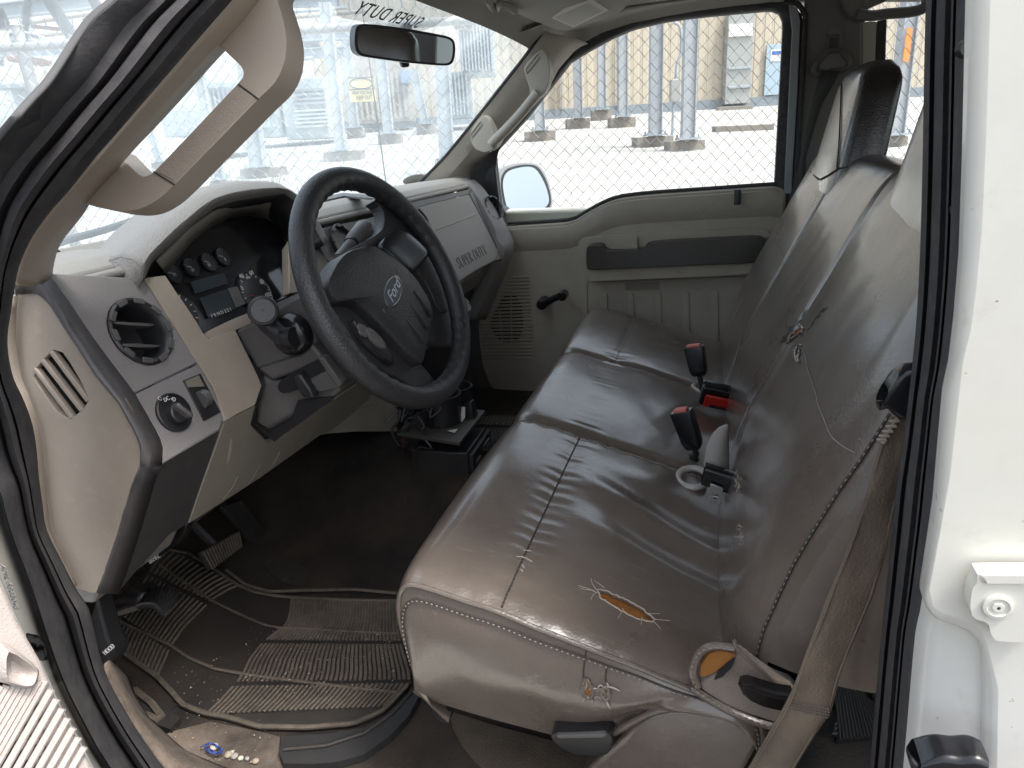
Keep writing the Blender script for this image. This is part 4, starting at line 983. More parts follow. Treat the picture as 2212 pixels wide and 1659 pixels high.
# ================================================================== THE BENCH SEAT
SY0, SY1 = .66, 2.12
S1, S2 = 1.19, 1.64
cprof = [(-.33, .90), (-.352, .925), (-.372, .985), (-.382, 1.05), (-.381, 1.095), (-.370, 1.122), (-.345, 1.130), (-.30, 1.122), (-.237, 1.106), (-.16, 1.085), (-.07, 1.057), (0.02, 1.03), (.055, 1.018), (.074, 1.0), (.078, .95)]
cp_ = resample(catmull([Vector((x, 0, z)) for x, z in cprof], 8), 84)
def gss(d, s_): return math.exp(-(d / s_) ** 2)
def cushion_pt(p_, y, t, i):
    x, z = p_.x, p_.z; top = 1 if z > 1.0 or x > -.3 else max(0, (z - .93) / .07)
    a = cp_[max(i - 1, 0)]; b = cp_[min(i + 1, len(cp_) - 1)]; tg = (b - a).normalized(); n = Vector((-tg.z, 0, tg.x))
    d = 0.0
    d -= .0065 * gss(y - S1, .012) + .0065 * gss(y - S2, .012)
    d += .010 * (1 - min(1, abs((y - .925) / .265)) ** 3) if y < S1 else (.006 * (1 - min(1, abs((y - 1.415) / .225)) ** 3) if y < S2 else .012 * (1 - min(1, abs((y - 1.88) / .24)) ** 3))
    d -= .0035 * gss(x + .237, .009) * (1 if z > 1.04 else 0) * min(1, max(0, (y - SY0 - .004) / .05)) * (0 if S1 < y < S2 else 1)
    # sagging folds where the driver sits, running from the cross seam towards the back
    fade = max(0, min(1, (x + .22) / .08)) * (1 if y < S1 else 0)
    d += fade * .6 * (.0075 * gss((y - .98) + .35 * (x + .1), .022) - .008 * gss((y - 1.035) + .30 * (x + .1), .03) - .006 * gss((y - .925) + .3 * (x + .1), .025) + .006 * gss((y - .875) + .25 * (x + .1), .02))
    d += .0045 * gss(x + .26, .035) * gss(y - .735, .05) + .004 * gss(x + .30, .05) * gss(y - 1.0, .12)
    d -= .012 * gss(x + .03, .09) * gss(y - .90, .16)
    d += .0035 * noise.noise(Vector((x * 9, y * 6, z * 9))) + .0006 * noise.noise(Vector((x * 30, y * 16, 3)))
    pk = .0016 * sin(x * 210 + 3 * noise.noise(Vector((x * 30, y * 4, 1)))) * (gss(y - S1 + .016, .012) + gss(y - S2 + .016, .012) + gss(y - SY0 - .02, .014) * .6)
    pk += .0014 * sin(y * 230 + 3 * noise.noise(Vector((y * 30, 2, 1)))) * (gss(x + .225, .014) + gss(x + .25, .012)) * (1 if z > 1.05 else 0)
    d += pk
    # rounding at the far end
    e_ = max(0, (y - (SY1 - .07)) / .07); d -= .045 * e_ ** 2.2 * top
    # slight rounding at the near seam
    e_ = max(0, ((SY0 + .03) - y) / .03); d -= .007 * e_ ** 2
    return Vector((x, y, z)) + n * d
cys = [SY0 + .0001] + [SY0 + .46 * ((i + 1) / 46) for i in range(46)]
ys = []
y = SY0
while y < SY1 + 1e-6:
    ys.append(y); near = min(abs(y - S1), abs(y - S2)); y += .005 if near < .04 else (.009 if y < S1 else .012)
bench = MB().box((-.03, 1.42, .875), .42, 1.24, .05).build('bench_seat', BLACK, truck, bevel=.01)
bench['label'] = 'full width bench seat with torn brown leather covers'
cm = MB(); cm.loft([[cushion_pt(p_, y, 0, i) for i, p_ in enumerate(cp_)] for y in ys])
CUB = cm.bvh(); cushion = cm.build('seat_cushion', LEATHER, bench, fix=True)
# near side face between the seam and the bottom edge
edge = [cushion_pt(p_, SY0, 0, i) for i, p_ in enumerate(cp_)]
botD = KS(k9, (236, 1310), (262, 1340), (380, 1375), (600, 1440), (860, 1508), (1010, 1560), (1150, 1500), (1210, 1462), (1310, 1410), (1450, 1386), (1580, 1380), (1660, 1385), (1740, 1395))
bot = US(botD, ('Y', SY0 + .012)); bot = [Vector((-.338, SY0 + .02, .905))] + [p_ for p_ in bot if True]
nE_ = 60
e_r = resample(edge, nE_); b_r = resample(bot, nE_)
sidem = MB(); rows = []
for j in range(15):
    t = j / 14; r = []
    for i in range(nE_):
        p_ = e_r[i].lerp(b_r[i], t); x = p_.x
        bulge = .016 * sin(pi * min(1, t * 1.02)) * min(1, i / 10)
        wr = .004 * noise.noise(Vector((x * 10, t * 3, 5))) * sin(pi * t) + .0035 * gss((x + .10) + .16 * (t - .55), .022) * sin(pi * t) - .005 * gss((x + .055) + .1 * (t - .6), .018) * sin(pi * t)
        p_.y -= bulge + wr; r.append(p_)
    rows.append(r)
sidem.loft(rows); SIB = sidem.bvh(); side = sidem.build('seat_side', LEATHER, bench, fix=True)
def on(bvh, pts, lift=.002, n=40, smooth=True):
    q = [hit(bvh, p_, lift) for p_ in (resample(catmull([Vector((*p_, 0)) for p_ in pts], 6), n) if smooth else pts)]
    return [p_ for p_ in q if p_ is not None]
def stitches(path, m=STITCH, ln=.0042, gap=.0026, r=.0007, name='stitching', parent=None, off=Vector()):
    mb = MB(); L_ = [0]
    for a, b in zip(path, path[1:]): L_.append(L_[-1] + (b - a).length)
    n_ = max(2, int(L_[-1] / (ln + gap))); pts = resample(path, n_ * 2)
    for i in range(0, len(pts) - 1, 2):
        a, b = pts[i] + off, pts[i + 1] + off; ax = (b - a)
        if ax.length < 1e-6: continue
        mb.box(a.lerp(b, .5), ax.length * ln / (ln + gap) * 1.2, r * 2, r * 2, ax, ax.orthogonal())
    return mb.build(name, m, parent or bench, smooth=False)
# piping along the near seam with its stitched row
MB().tube([p_ + Vector((0, -.001, .001)) for p_ in edge[14:]], .0034, 8).build('piping', LEATHER, bench)
sp_ = [rows[1][i] + Vector((0, -.003, -.003)) for i in range(8, nE_)]; stitches(sp_, off=Vector((0, -.0005, 0)))
MB().tube([p_ + Vector((0, .0005, .0018)) for p_ in sp_], .0013, 5).build('seam_line', SEAM, bench)
# seams between the three cushions and across them
for Y_, side_ in ((S1, 1), (S2, 1)):
    path = [cushion_pt(p_, Y_, 0, i) + Vector((0, 0, .001)) for i, p_ in enumerate(cp_)][10:80]
    MB().tube(path, .0022, 6).build('seam_line', SEAM, bench)
    path = [cushion_pt(p_, Y_ - .009, 0, i) for i, p_ in enumerate(cp_)][10:80]
    MB().tube(path, .0035, 8).build('piping', LEATHER, bench)
    stitches([cushion_pt(p_, Y_ - .014, 0, i) + Vector((0, 0, .0015)) for i, p_ in enumerate(cp_)][14:80])
xi = min(range(len(cp_)), key=lambda i: abs(cp_[i].x + .237) + (0 if cp_[i].z > 1.05 else 9))
for y0, y1 in ((SY0 + .006, S1 - .012), (S2 + .012, SY1 - .05)):
    pth = [cushion_pt(cp_[xi], y0 + (y1 - y0) * k / 60, 0, xi) + Vector((0, 0, .0007)) for k in range(61)]
    MB().tube(pth, .0011, 5).build('seam_line', SEAM if y0 < 1 else STITCH, bench)
    if y0 < 1: stitches(pth, SEAM, .003, .003, .0012)
# tears: ragged foam openings with frayed edges
def ragged(pts, n, amp, seed):
    r_ = random.Random(seed); base = resample([Vector((*p_, 0)) for p_ in pts] + [Vector((*pts[0], 0))], n + 1)[:-1]
    c_ = sum(base, Vector()) / n
    return [b + Vector((r_.uniform(-amp, amp), r_.uniform(-amp, amp), 0)) for b in base]
def tear(bvh, pts, seed, name='tear', amp=1.6, frays=22, fl=8, m=FOAM, edge_r=.0012):
    rg = ragged(pts, 46, amp, seed); out = [hit(bvh, p_, .0014) for p_ in rg]
    out = [p_ for p_ in out if p_ is not None]; n_ = len(out)
    o = drape(name, rg, lambda p_: hit(bvh, p_, .0012), m, bench, 14, False)
    r_ = random.Random(seed + 1); ed = MB(); ed.tube(out, edge_r * .8, 5, closed=True); MB().tube([p_ + (EYE - p_).normalized() * .0012 for p_ in [a + (a - sum(out, Vector()) / n_).normalized() * .0022 for a in out]], .0026 * edge_r / .0012, 8, closed=True).build('torn_lip', LEATHER, bench)
    dk = MB()
    for k in range(frays):
        i = r_.randrange(n_); p_ = rg[i]; cc = sum(rg, Vector()) / len(rg); d = (p_ - cc).normalized(); d = Vector((d.x + r_.uniform(-.6, .6), d.y + r_.uniform(-.6, .6), 0))
        q = [hit(bvh, (p_.x + d.x * fl * s_ * r_.uniform(.7, 1.2), p_.y + d.y * fl * s_), .0016) for s_ in (0, .4, .8, 1.1)]
        q = [a for a in q if a is not None]
        if len(q) > 2: ed.tube(q, [edge_r * .7] + [edge_r * .5] * (len(q) - 2) + [edge_r * .2], 4)
    ed.build('frayed_edge', FRAY, bench, fix=False, kind='stuff')
    return o
TR = KS(k9, (1068, 860), (1090, 856), (1125, 868), (1200, 902), (1270, 940), (1328, 992), (1312, 1004), (1240, 982), (1180, 952), (1130, 925), (1085, 892))
def inside(p_, poly):
    c_ = False; n_ = len(poly)
    for i in range(n_):
        (x0, y0), (x1, y1) = poly[i][:2], poly[i - 1][:2]
        if (y0 > p_[1]) != (y1 > p_[1]) and p_[0] < (x1 - x0) * (p_[1] - y0) / (y1 - y0) + x0: c_ = not c_
    return c_
def cut_open(obj, poly):
    """the cover is really split: faces inside the outline are taken out of the mesh"""
    bm = bmesh.new(); bm.from_mesh(obj.data); xs_ = [p_[0] for p_ in poly]; ys_ = [p_[1] for p_ in poly]
    b_ = (min(xs_) - 8, max(xs_) + 8, min(ys_) - 8, max(ys_) + 8)
    near = [f for f in bm.faces if f.normal.dot(EYE - f.calc_center_median()) > 0 and b_[0] < proj(f.calc_center_median())[0] < b_[1] and b_[2] < proj(f.calc_center_median())[1] < b_[3]]
    bmesh.ops.subdivide_edges(bm, edges=list({e for f in near for e in f.edges}), cuts=4, use_grid_fill=True)
    dead = [f for f in bm.faces if b_[0] < proj(f.calc_center_median())[0] < b_[1] and b_[2] < proj(f.calc_center_median())[1] < b_[3] and inside(proj(f.calc_center_median()), poly)]
    bmesh.ops.delete(bm, geom=dead, context='FACES'); bm.to_mesh(obj.data); bm.free()
    for p_ in obj.data.polygons: p_.use_smooth = True
rgT = ragged(TR, 60, 1.5, 4); cut_open(cushion, [(p_.x, p_.y) for p_ in rgT])
cT = sum(rgT, Vector()) / len(rgT)
fo_ = drape('seat_foam', [cT + (p_ - cT) * 1.3 + Vector((0, -3, 0)) for p_ in rgT], lambda p_: hit(CUB, p_, -.006), FOAM, bench, 14, True); fo_['label'] = 'orange foam showing through the long slit in the driver cushion'
eT = [hit(CUB, p_, .0004) for p_ in rgT]; cE = sum(eT, Vector()) / len(eT)
MB().tube(eT, [.0009 + .0006 * random.random() for _ in eT], 5, closed=True).build('frayed_edge', FRAY, bench, fix=False, kind='stuff')
MB().loft([eT, [p_.lerp(cE, .03) + Vector((0, 0, -.0045)) for p_ in eT]], closed_v=True).build('torn_lip', LEATHER, bench)

fr2 = MB()
for a in (((1060, 870), (1030, 855), (980, 840)), ((1065, 860), (1045, 830), (1040, 805)), ((1070, 870), (1050, 880), (1038, 908)), ((1325, 992), (1360, 996), (1400, 1000)), ((1318, 1000), (1340, 1020), (1355, 1040)), ((1185, 945), (1175, 965), (1158, 992)), ((1100, 850), (1080, 835), (1050, 815)), ((1270, 985), (1268, 1000), (1265, 1018)), ((1300, 965), (1330, 968), (1355, 965)), ((1050, 862), (1010, 858), (985, 848))):
    q = on(CUB, KS(k9, *a), .0016, 6)
    if len(q) > 2: fr2.tube(q, [.0009] + [.0006] * (len(q) - 2) + [.0002], 4)
fr2.build('frayed_edge', FRAY, bench, fix=False, kind='stuff')
sl = MB()
for a in (((705, 708), (740, 712), (775, 732)), ((735, 680), (770, 684)), ((730, 745), (742, 760)), ((725, 765), (735, 775))):
    q = on(CUB, KS(k9, *a), .001, 6)
    if len(q) > 1: sl.tube(q, .0012, 4)
sl.build('small_slit', FRAY, bench, fix=False, kind='stuff')
def side_on(pts, lift=.0015, n=10): return on(SIB, pts, lift, n)
tear(SIB, KS(k9, (1015, 1265), (1030, 1268), (1035, 1290), (1045, 1310), (1038, 1335), (1020, 1330), (1014, 1300)), 9, amp=1, frays=12, fl=8, edge_r=.001)['label'] = 'short upright tear in the cushion side'
tear(SIB, KS(k9, (1100, 1300), (1115, 1305), (1118, 1325), (1108, 1345), (1100, 1330)), 11, amp=1, frays=12, fl=8, edge_r=.001)
hs_ = MB()
for a in (((1010, 1262), (1008, 1220), (1015, 1160), (1020, 1130)), ((1110, 1275), (1108, 1240), (1115, 1200))):
    q = side_on(KS(k9, *a)); hs_.tube(q, .0008, 4)
hs_.build('crack', SEAM, bench, fix=False, kind='stuff')
fw = MB()
for a in (((1035, 1300), (1060, 1295), (1080, 1300), (1100, 1292)), ((1105, 1290), (1140, 1292), (1175, 1310)), ((1020, 1330), (1010, 1345), (1005, 1358)), ((1040, 1330), (1048, 1350), (1050, 1365)), ((1108, 1340), (1118, 1362), (1128, 1385)), ((1020, 1262), (1022, 1280), (1018, 1300)), ((1112, 1270), (1120, 1285), (1115, 1300)), ((1075, 1290), (1085, 1280), (1098, 1290), (1090, 1302))):
    q = side_on(KS(k9, *a), .002, 8)
    if len(q) > 2: fw.tube(q, [.0013] * (len(q) - 2) + [.0009, .0004], 4)
fw.build('frayed_edge', FRAY, bench, fix=False, kind='stuff')
tear(SIB, KS(k9, (1055, 1310), (1095, 1308), (1100, 1325), (1085, 1338), (1060, 1332)), 15, amp=.6, frays=0, m=LEATHER, edge_r=.0006)

# ---------------- backrest
bprof = [(.05, .96), (.036, 1.0), (.034, 1.05), (.043, 1.105), (.064, 1.18), (.098, 1.262), (.142, 1.352), (.184, 1.44), (.216, 1.508), (.240, 1.552), (.268, 1.574), (.31, 1.572), (.35, 1.545), (.37, 1.48), (.33, 1.3), (.26, 1.05), (.24, .92)]
bp_ = resample(catmull([Vector((x, 0, z)) for x, z in bprof], 8), 96)
BY0, BY1 = .672, 2.11
def back_pt(p_, y, i):
    x, z = p_.x, p_.z; a = bp_[max(i - 1, 0)]; b = bp_[min(i + 1, len(bp_) - 1)]; tg = (b - a).normalized(); n = Vector((-tg.z, 0, tg.x))
    front = 1 if (x < .26 and i < 60) else 0
    d = 0.
    s1 = S1 + .01 * sin(z * 9); s2 = S2 - .005
    d -= (.005 * gss(y - s1, .010) + .005 * gss(y - s2, .010)) * front
    if y < s1: d += front * .014 * (1 - min(1, abs((y - .94) / .26)) ** 2.5)
    elif y < s2: d += front * .004 * (1 - min(1, abs((y - 1.41) / .23)) ** 3)
    else: d += front * .014 * (1 - min(1, abs((y - 1.88) / .24)) ** 2.5)
    d += front * (.003 * noise.noise(Vector((y * 5, z * 7, 2))) + .0007 * noise.noise(Vector((y * 22 + z * 10, z * 8, 4))))
    d += front * (.005 * gss((y - 1.10) - .5 * (z - 1.25), .02) * gss(z - 1.27, .08) - .006 * gss((y - 1.135) - .35 * (z - 1.25), .016) * gss(z - 1.25, .07))
    e0 = max(0, (BY0 + .09 - y) / .09); e1 = max(0, (y - (BY1 - .09)) / .09)
    q = Vector((x, y, z)) + n * d
    if i < 60:
        q.x += .035 * e0 ** 2.2 + .04 * e1 ** 2.2
    hi = max(0, (z - 1.40) / .17)
    q.z -= (.06 * e0 ** 2 + .06 * e1 ** 2) * hi
    q.y += .055 * hi * (e0 ** 1.5) - .05 * hi * (e1 ** 1.5)
    return q
ys = []; y = BY0
while y < BY1 + 1e-6:
    ys.append(y); near = min(abs(y - S1), abs(y - S2)); y += .005 if near < .05 else .011
bm2 = MB(); bm2.loft([[back_pt(p_, y, i) for i, p_ in enumerate(bp_)] for y in ys]); BKB = bm2.bvh(); back = bm2.build('seat_backrest', LEATHER, bench)
# near side wall of the backrest
ed = [back_pt(p_, BY0, i) for i, p_ in enumerate(bp_)]
c_front = ed[8:50]; c_back = [Vector((p_.x * .0 + .30 + .09 * (k / 41), BY0 - .004, p_.z - .01)) for k, p_ in enumerate(c_front)]
sw = MB(); rows_b = []
for j in range(10):
    t = j / 9; rows_b.append([a.lerp(b, t) + Vector((0, -.018 * sin(pi * min(1, t * 1.3)) ** .8, 0)) for a, b in zip(c_front, c_back)])
sw.loft(rows_b); SWB = sw.bvh(); sw.build('backrest_side', LEATHER, bench)
sm_ = KS(k7, (522, 1195), (540, 1110), (562, 1035), (640, 860), (700, 735), (780, 600), (900, 410), (1000, 270), (1080, 145), (1140, 50))
sq = [hit(BKB, p_, .002) or hit(SWB, p_, .002) for p_ in resample([Vector((*p_, 0)) for p_ in sm_], 70)]
sq = [p_ for p_ in sq if p_ is not None]
if len(sq) > 4:
    MB().tube(sq, .0016, 5).build('seam_line', SEAM, bench); stitches([p_ + (EYE - p_).normalized() * .0012 for p_ in sq], ln=.0045, gap=.0035, r=.0007)
for Y_ in (S1, S2):
    pth = [back_pt(p_, (Y_ + .01 * sin(p_.z * 9)) if Y_ == S1 else Y_ - .005, i) for i, p_ in enumerate(bp_)][8:52]
    MB().tube([p_ + Vector((-.001, 0, 0)) for p_ in pth], .0021, 6).build('seam_line', SEAM, bench)
    stitches([p_ + Vector((-.003, -.005, 0)) for p_ in pth], mat('dark_thread', (.2, .17, .14), .8) if Y_ == S1 else bpy.data.materials['dark_thread'], .004, .003, .0007)
# thin light seams wandering over the back
ls = MB()
for a in (KS(kd, (545, 1270), (590, 1340), (610, 1440), (650, 1560), (680, 1659)) + KS(k7, (800, 0), (830, 80), (868, 165), (920, 210), (975, 240)), KS(kd, (362, 525), (400, 590), (430, 640), (436, 690), (434, 725)), KS(kd, (422, 740), (428, 780), (438, 808))):
    q = on(BKB, a, .0015, 40)
    if len(q) > 3: ls.tube(q, .0005, 5)
ls.build('light_seam', mat('light_thread', (.34, .305, .26), .8), bench)
tear(BKB, KS(kd, (560, 1160), (578, 1175), (570, 1195), (530, 1215), (480, 1250), (462, 1262), (500, 1225), (530, 1190)), 21, amp=.8, frays=16, fl=5, edge_r=.0009)['label'] = 'dark split along the backrest seam'
tear(BKB, KS(kd, (545, 1285), (560, 1290), (548, 1330), (540, 1370), (560, 1395), (540, 1395), (530, 1360), (530, 1320)), 22, amp=1.2, frays=26, fl=6, m=VOIDB, edge_r=.0009)
cr = MB(); r_ = random.Random(5)
for k in range(26):
    t = r_.random(); x = 600 - 160 * t + r_.uniform(-14, 14); y = 1040 + 200 * t + r_.uniform(-14, 14)
    q = on(BKB, KS(kd, (x, y), (x - 12, y + 26)), .0012, 5)
    if len(q) > 1: cr.tube(q, .0007, 4)
for k in range(14):
    t = r_.random(); x = 740 - 160 * t + r_.uniform(-10, 10); y = 1010 + 190 * t
    q = on(BKB, KS(kd, (x, y), (x - 16, y + 26)), .0012, 5)
    if len(q) > 1: cr.tube(q, .0006, 4)
cr.build('crack', SEAM, bench, fix=False, kind='stuff')
wf = MB()
for k in range(40):
    t = r_.random(); x, y = (440 + r_.uniform(-14, 16), 310 + 100 * t) if k < 22 else (455 + r_.uniform(-12, 14), 560 + 90 * t)
    q = on(BKB, KS(k7, (x, y), (x + r_.uniform(-6, 8), y + r_.uniform(4, 16))), .0015, 4)
    if len(q) > 1: wf.tube(q, .0007, 4)
wf.build('frayed_edge', FRAY, bench, fix=False, kind='stuff')

# ---------------- headrests
def headrest(yc, hw, label, xo=0., m=LEATHER_SHADE, zt=1.752, hwt=None):
    rows = []; hwt = hwt or hw * .8
    for k in range(15):
        t = k / 14; z = 1.50 + (zt - 1.50) * t
        cap_ = sqrt(max(0, 1 - max(0, (t - .80) / .20) ** 2)) if t > .8 else 1
        cap_ = max(cap_, .25)
        xfr = .205 + .050 * t + xo; dep = .105 - .018 * t
        h = (hw + (hwt - hw) * t ** 1.6) * (.55 + .45 * cap_) ; d = dep * (.35 + .65 * cap_)
        row = []
        for j in range(36):
            a = 2 * pi * j / 36; ca, sa = cos(a), sin(a); e_ = .42
            row.append(Vector((xfr + dep / 2 + math.copysign(abs(ca) ** e_, ca) * d / 2, yc + math.copysign(abs(sa) ** e_, sa) * h, z)))
        rows.append(row)
    mb = MB().loft(rows, closed_v=True); mb.f.append(tuple(range(14 * 36, 15 * 36)))
    o = mb.build('headrest', m, bench, label=label); return o, mb.bvh()
hr1, HB1 = headrest(1.765, .20, 'passenger headrest with a pale front and a side coloured darker for shade', .0, LEATHER, hwt=.155)
hr1.data.materials.append(LEATHER_SHADE)
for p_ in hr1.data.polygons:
    if p_.normal.y < -.45 or (p_.normal.z > .6 and p_.center.x > .25): p_.material_index = 1  # side and rear top faces: shade put into the leather colour
hr2, HB2 = headrest(.90, .20, 'driver headrest half hidden by the door pillar', .0, LEATHER, 1.75, .17)
# seam rows on the passenger headrest
for a in (KS(k3, (1255, 365), (1262, 450), (1258, 600), (1252, 740), (1240, 880)), ):
    q = on(HB1, a, .002, 30)
    if len(q) > 3: MB().tube(q, .0016, 5).build('seam_line', SEAM, hr1); stitches([p_ + (EYE - p_).normalized() * .001 for p_ in q], LEATHER, .004, .003, .0008, parent=hr1)
q = [hit(HB1, p_, .002) or hit(BKB, p_, .002) for p_ in resample([Vector((*p_, 0)) for p_ in KS(k3, (1100, 895), (1145, 940), (1200, 912), (1245, 880), (1350, 862), (1448, 856))], 30)]
q = [p_ for p_ in q if p_ is not None]
if len(q) > 3: MB().tube(q, .0016, 5).build('seam_line', SEAM, hr1)
# fleece and orange padding at the foot of the backrest, recline lever, lower skirt
QS = ('Y', SY0 - .006)
skirt = panel('seat_skirt', KS(k9, (1040, 1659), (1090, 1610), (1150, 1560), (1205, 1490), (1310, 1425), (1450, 1398), (1610, 1398), (1700, 1430), (1803, 1462), (1830, 1500), (1720, 1700), (1600, 1900), (1000, 1900), (1000, 1700)), ('Y', SY0 + .004), .05, LEATHER, bench, bevel=.008, seg=3)
pipes = KS(k9, (1145, 1500), (1190, 1475), (1260, 1435), (1330, 1405), (1440, 1385), (1560, 1383), (1640, 1392))
MB().tube(catmull(US(pipes, ('Y', SY0 - .002)), 5), .0042, 8).build('piping', LEATHER, bench)
fleece = panel('fleece_cover', chaikin([Vector((*q, 0)) for q in KS(k7, (262, 1292), (300, 1255), (365, 1215), (430, 1142), (470, 1165), (530, 1215), (600, 1262), (700, 1300), (720, 1380), (640, 1470), (560, 1440), (430, 1395), (330, 1345))], 1), QS, .02, FLEECE, bench, bevel=.006, seg=3)
panel('orange_padding', KS(k7, (268, 1245), (275, 1195), (310, 1150), (350, 1132), (405, 1140), (432, 1150), (380, 1200), (330, 1235), (285, 1250)), ('Y', SY0 - .010), .012, FOAM, bench, bevel=.004)
panel('gap_shade', KS(k7, (335, 1262), (352, 1225), (390, 1190), (430, 1165), (415, 1205), (370, 1250)), ('Y', SY0 - .0125), .002, VOIDB, bench, bevel=0)
lip = KS(k7, (262, 1290), (240, 1240), (248, 1180), (285, 1125), (345, 1108), (425, 1118))
lq = US(lip, ('Y', SY0 - .008)); MB().tube(catmull(lq, 6), .0045, 8).build('piping', LEATHER, bench); stitches([p_ + Vector((-.002, -.006, .002)) for p_ in catmull(lq, 6)])
lip2 = KS(k7, (425, 1085), (440, 1120), (500, 1180), (560, 1230), (620, 1285), (680, 1318))
MB().tube(catmull(US(lip2, ('Y', SY0 - .010)), 6), .0022, 8).build('piping', LEATHER, bench)
low2 = KS(k7, (230, 1295), (330, 1360), (430, 1412), (540, 1455), (640, 1480))
MB().tube(catmull(US(low2, ('Y', SY0 - .006)), 6), .005, 8).build('piping', LEATHER, bench); stitches([p_ + Vector((0, -.005, .004)) for p_ in catmull(US(low2, ('Y', SY0 - .006)), 6)])
MB().loft([resample(US(KS(k7, (458, 1272), (480, 1262), (530, 1278), (600, 1300), (680, 1312)), ('Y', SY0 - .028)), 14), resample(US(KS(k7, (462, 1285), (500, 1290), (560, 1312), (620, 1330), (690, 1340)), ('Y', SY0 - .042)), 14), resample(US(KS(k7, (470, 1302), (510, 1335), (560, 1358), (620, 1372), (672, 1378)), ('Y', SY0 - .03)), 14)]).build('recline_lever', GLOSSB, truck, solid=.012)
# seat adjust lever under the front
sl_ = panel('seat_adjust_lever', chaikin([Vector((*q, 0)) for q in KS(k9, (858, 1510), (880, 1500), (1000, 1496), (1110, 1494), (1138, 1520), (1135, 1570), (1110, 1605), (1010, 1608), (920, 1585), (865, 1535))], 1), ('Y', SY0 - .02), .05, BLACK, truck, bevel=.008, seg=4)
sl_.data.materials[0] = GLOSSB
panel('lever_ridge', KS(k9, (880, 1512), (1100, 1505), (1115, 1515), (1095, 1528), (890, 1530)), ('Y', SY0 - .024), .006, SHROUD, sl_, bevel=.003)
MB().box((-.13, .90, .81), .4, .05, .08).build('seat_rail', BLACK, truck)
MB().box((-.05, 1.98, .82), .5, .05, .06).build('seat_rail', BLACK, truck)
MB().lathe(U(k9(395, 1375), ('Y', .70)), (0, -1, 0), [(.001, 0), (.012, 0), (.012, .02), (.001, .02)], 16).build('rail_bolt', BLACK, truck)

# ---------------- belts and buckles
def buckle(top, bot, Y_, w_, label, face):
    a, b = U(top, ('Y', Y_)), U(bot, ('Y', Y_)); ax = (a - b).normalized(); n = Vector(face); n = (n - ax * n.dot(ax)).normalized(); r_ = ax.cross(n); L_ = (a - b).length
    mb = MB(); rows = []
    for t, sw_, sd_ in ((0, .62, .7), (.06, .8, .9), (.2, .95, 1), (.75, 1.04, 1), (.96, 1.08, .96), (1, 1.02, .9)):
        rows.append(rrect(b + ax * L_ * t, r_, n, w_ / 2 * sw_, .0115 * sd_, .45, 5))
    mb.loft(rows, closed_v=True); k_ = len(rows[0]); mb.f.append(tuple(range(k_))); mb.f.append(tuple(range(5 * k_, 6 * k_)))
    o = mb.build('seat_buckle', GLOSSB, truck, bevel=.001, label=label); return o, a, b, ax, n, r_
bk, a, b, ax, n, r_ = buckle(k6(1445, 1070), k6(1480, 1252), 1.56, .042, 'upright black buckle with a red button nearer the passenger', (-.2, -1, .1))
MB().box(a + ax * .002 + n * .001, .03, .012, .006, r_, n, ax).build('release_button', RED_F, bk, bevel=.001)
MB().tube([b + ax * .004, b - ax * .035, U(k6(1505, 1345), ('Y', 1.575))], [.006, .0065, .008], 10).build('buckle_stalk', BLACK, bk)
bk, a, b, ax, n, r_ = buckle(k6(1365, 1475), k7(245, 218), 1.23, .04, 'upright black buckle with a faded red button nearer the driver', (-.35, -1, .1))
MB().box(a + ax * .002, .026, .014, .006, r_, n, ax).build('release_button', RED_F, bk, bevel=.001)
MB().tube([b + ax * .004, b - ax * .012, U(k7(240, 250), ('Y', 1.235)), U(k7(252, 300), ('Y', 1.24)), U(k7(268, 365), ('Y', 1.25))], [.006, .006, .009, .0085, .0095], 10).build('buckle_stalk', BLACK, bk)
rb_ = on(CUB, [k7(180 + 0, 340), k7(200, 325), k7(240, 330)], .004, 6)
ctr = hit(CUB, k7(235, 360), .003)
if ctr: MB().tube([ctr + Vector((cos(t) * .026, sin(t) * .038, .002)) for t in [2 * pi * k / 20 for k in range(20)]], .006, 8, closed=True).build('stalk_grommet', mat('grommet', (.42, .4, .37), .5), bk)
ctr = hit(CUB, k6(1500, 1335), .003)
if ctr: MB().tube([ctr + Vector((cos(t) * .024, sin(t) * .034, .002)) for t in [2 * pi * k / 20 for k in range(20)]], .006, 8, closed=True).build('stalk_grommet', bpy.data.materials['grommet'], bk)
# third buckle lying flat against the backrest
c3 = U(k6(1605, 1385), ('Y', 1.50)); up3 = Vector((.18, -.35, .9)).normalized(); rt3 = Vector((1, 0, -.12)); rt3 = (rt3 - up3 * rt3.dot(up3)).normalized()
b3 = MB().box(c3 + Vector((.012, 0, 0)), .078, .05, .028, rt3, up3.cross(rt3), up3)
b3 = MB(); b3.loft([rrect(c3 + up3.cross(rt3) * d, rt3, up3, .041 * s_, .027 * s_, .3, 5) for d, s_ in ((-.012, .95), (-.009, 1), (.012, 1), (.016, .95))], closed_v=True); k_ = len(b3.v) // 4; b3.f.append(tuple(range(k_))); b3.f.append(tuple(range(3 * k_, 4 * k_)))
o3 = b3.build('seat_buckle', GLOSSB, truck, bevel=.001, label='black buckle with a wide bright red button lying against the backrest')
fn = up3.cross(rt3); fn = fn if fn.dot(EYE - c3) > 0 else -fn
MB().box(c3 + fn * .018 - up3 * .004, .062, .034, .006, rt3, up3, fn).build('release_button', RED, o3, bevel=.002)
MB().box(c3 + fn * .022 - up3 * .014, .034, .006, .003, rt3, up3, fn).build('tongue_slot', VOIDB, o3)
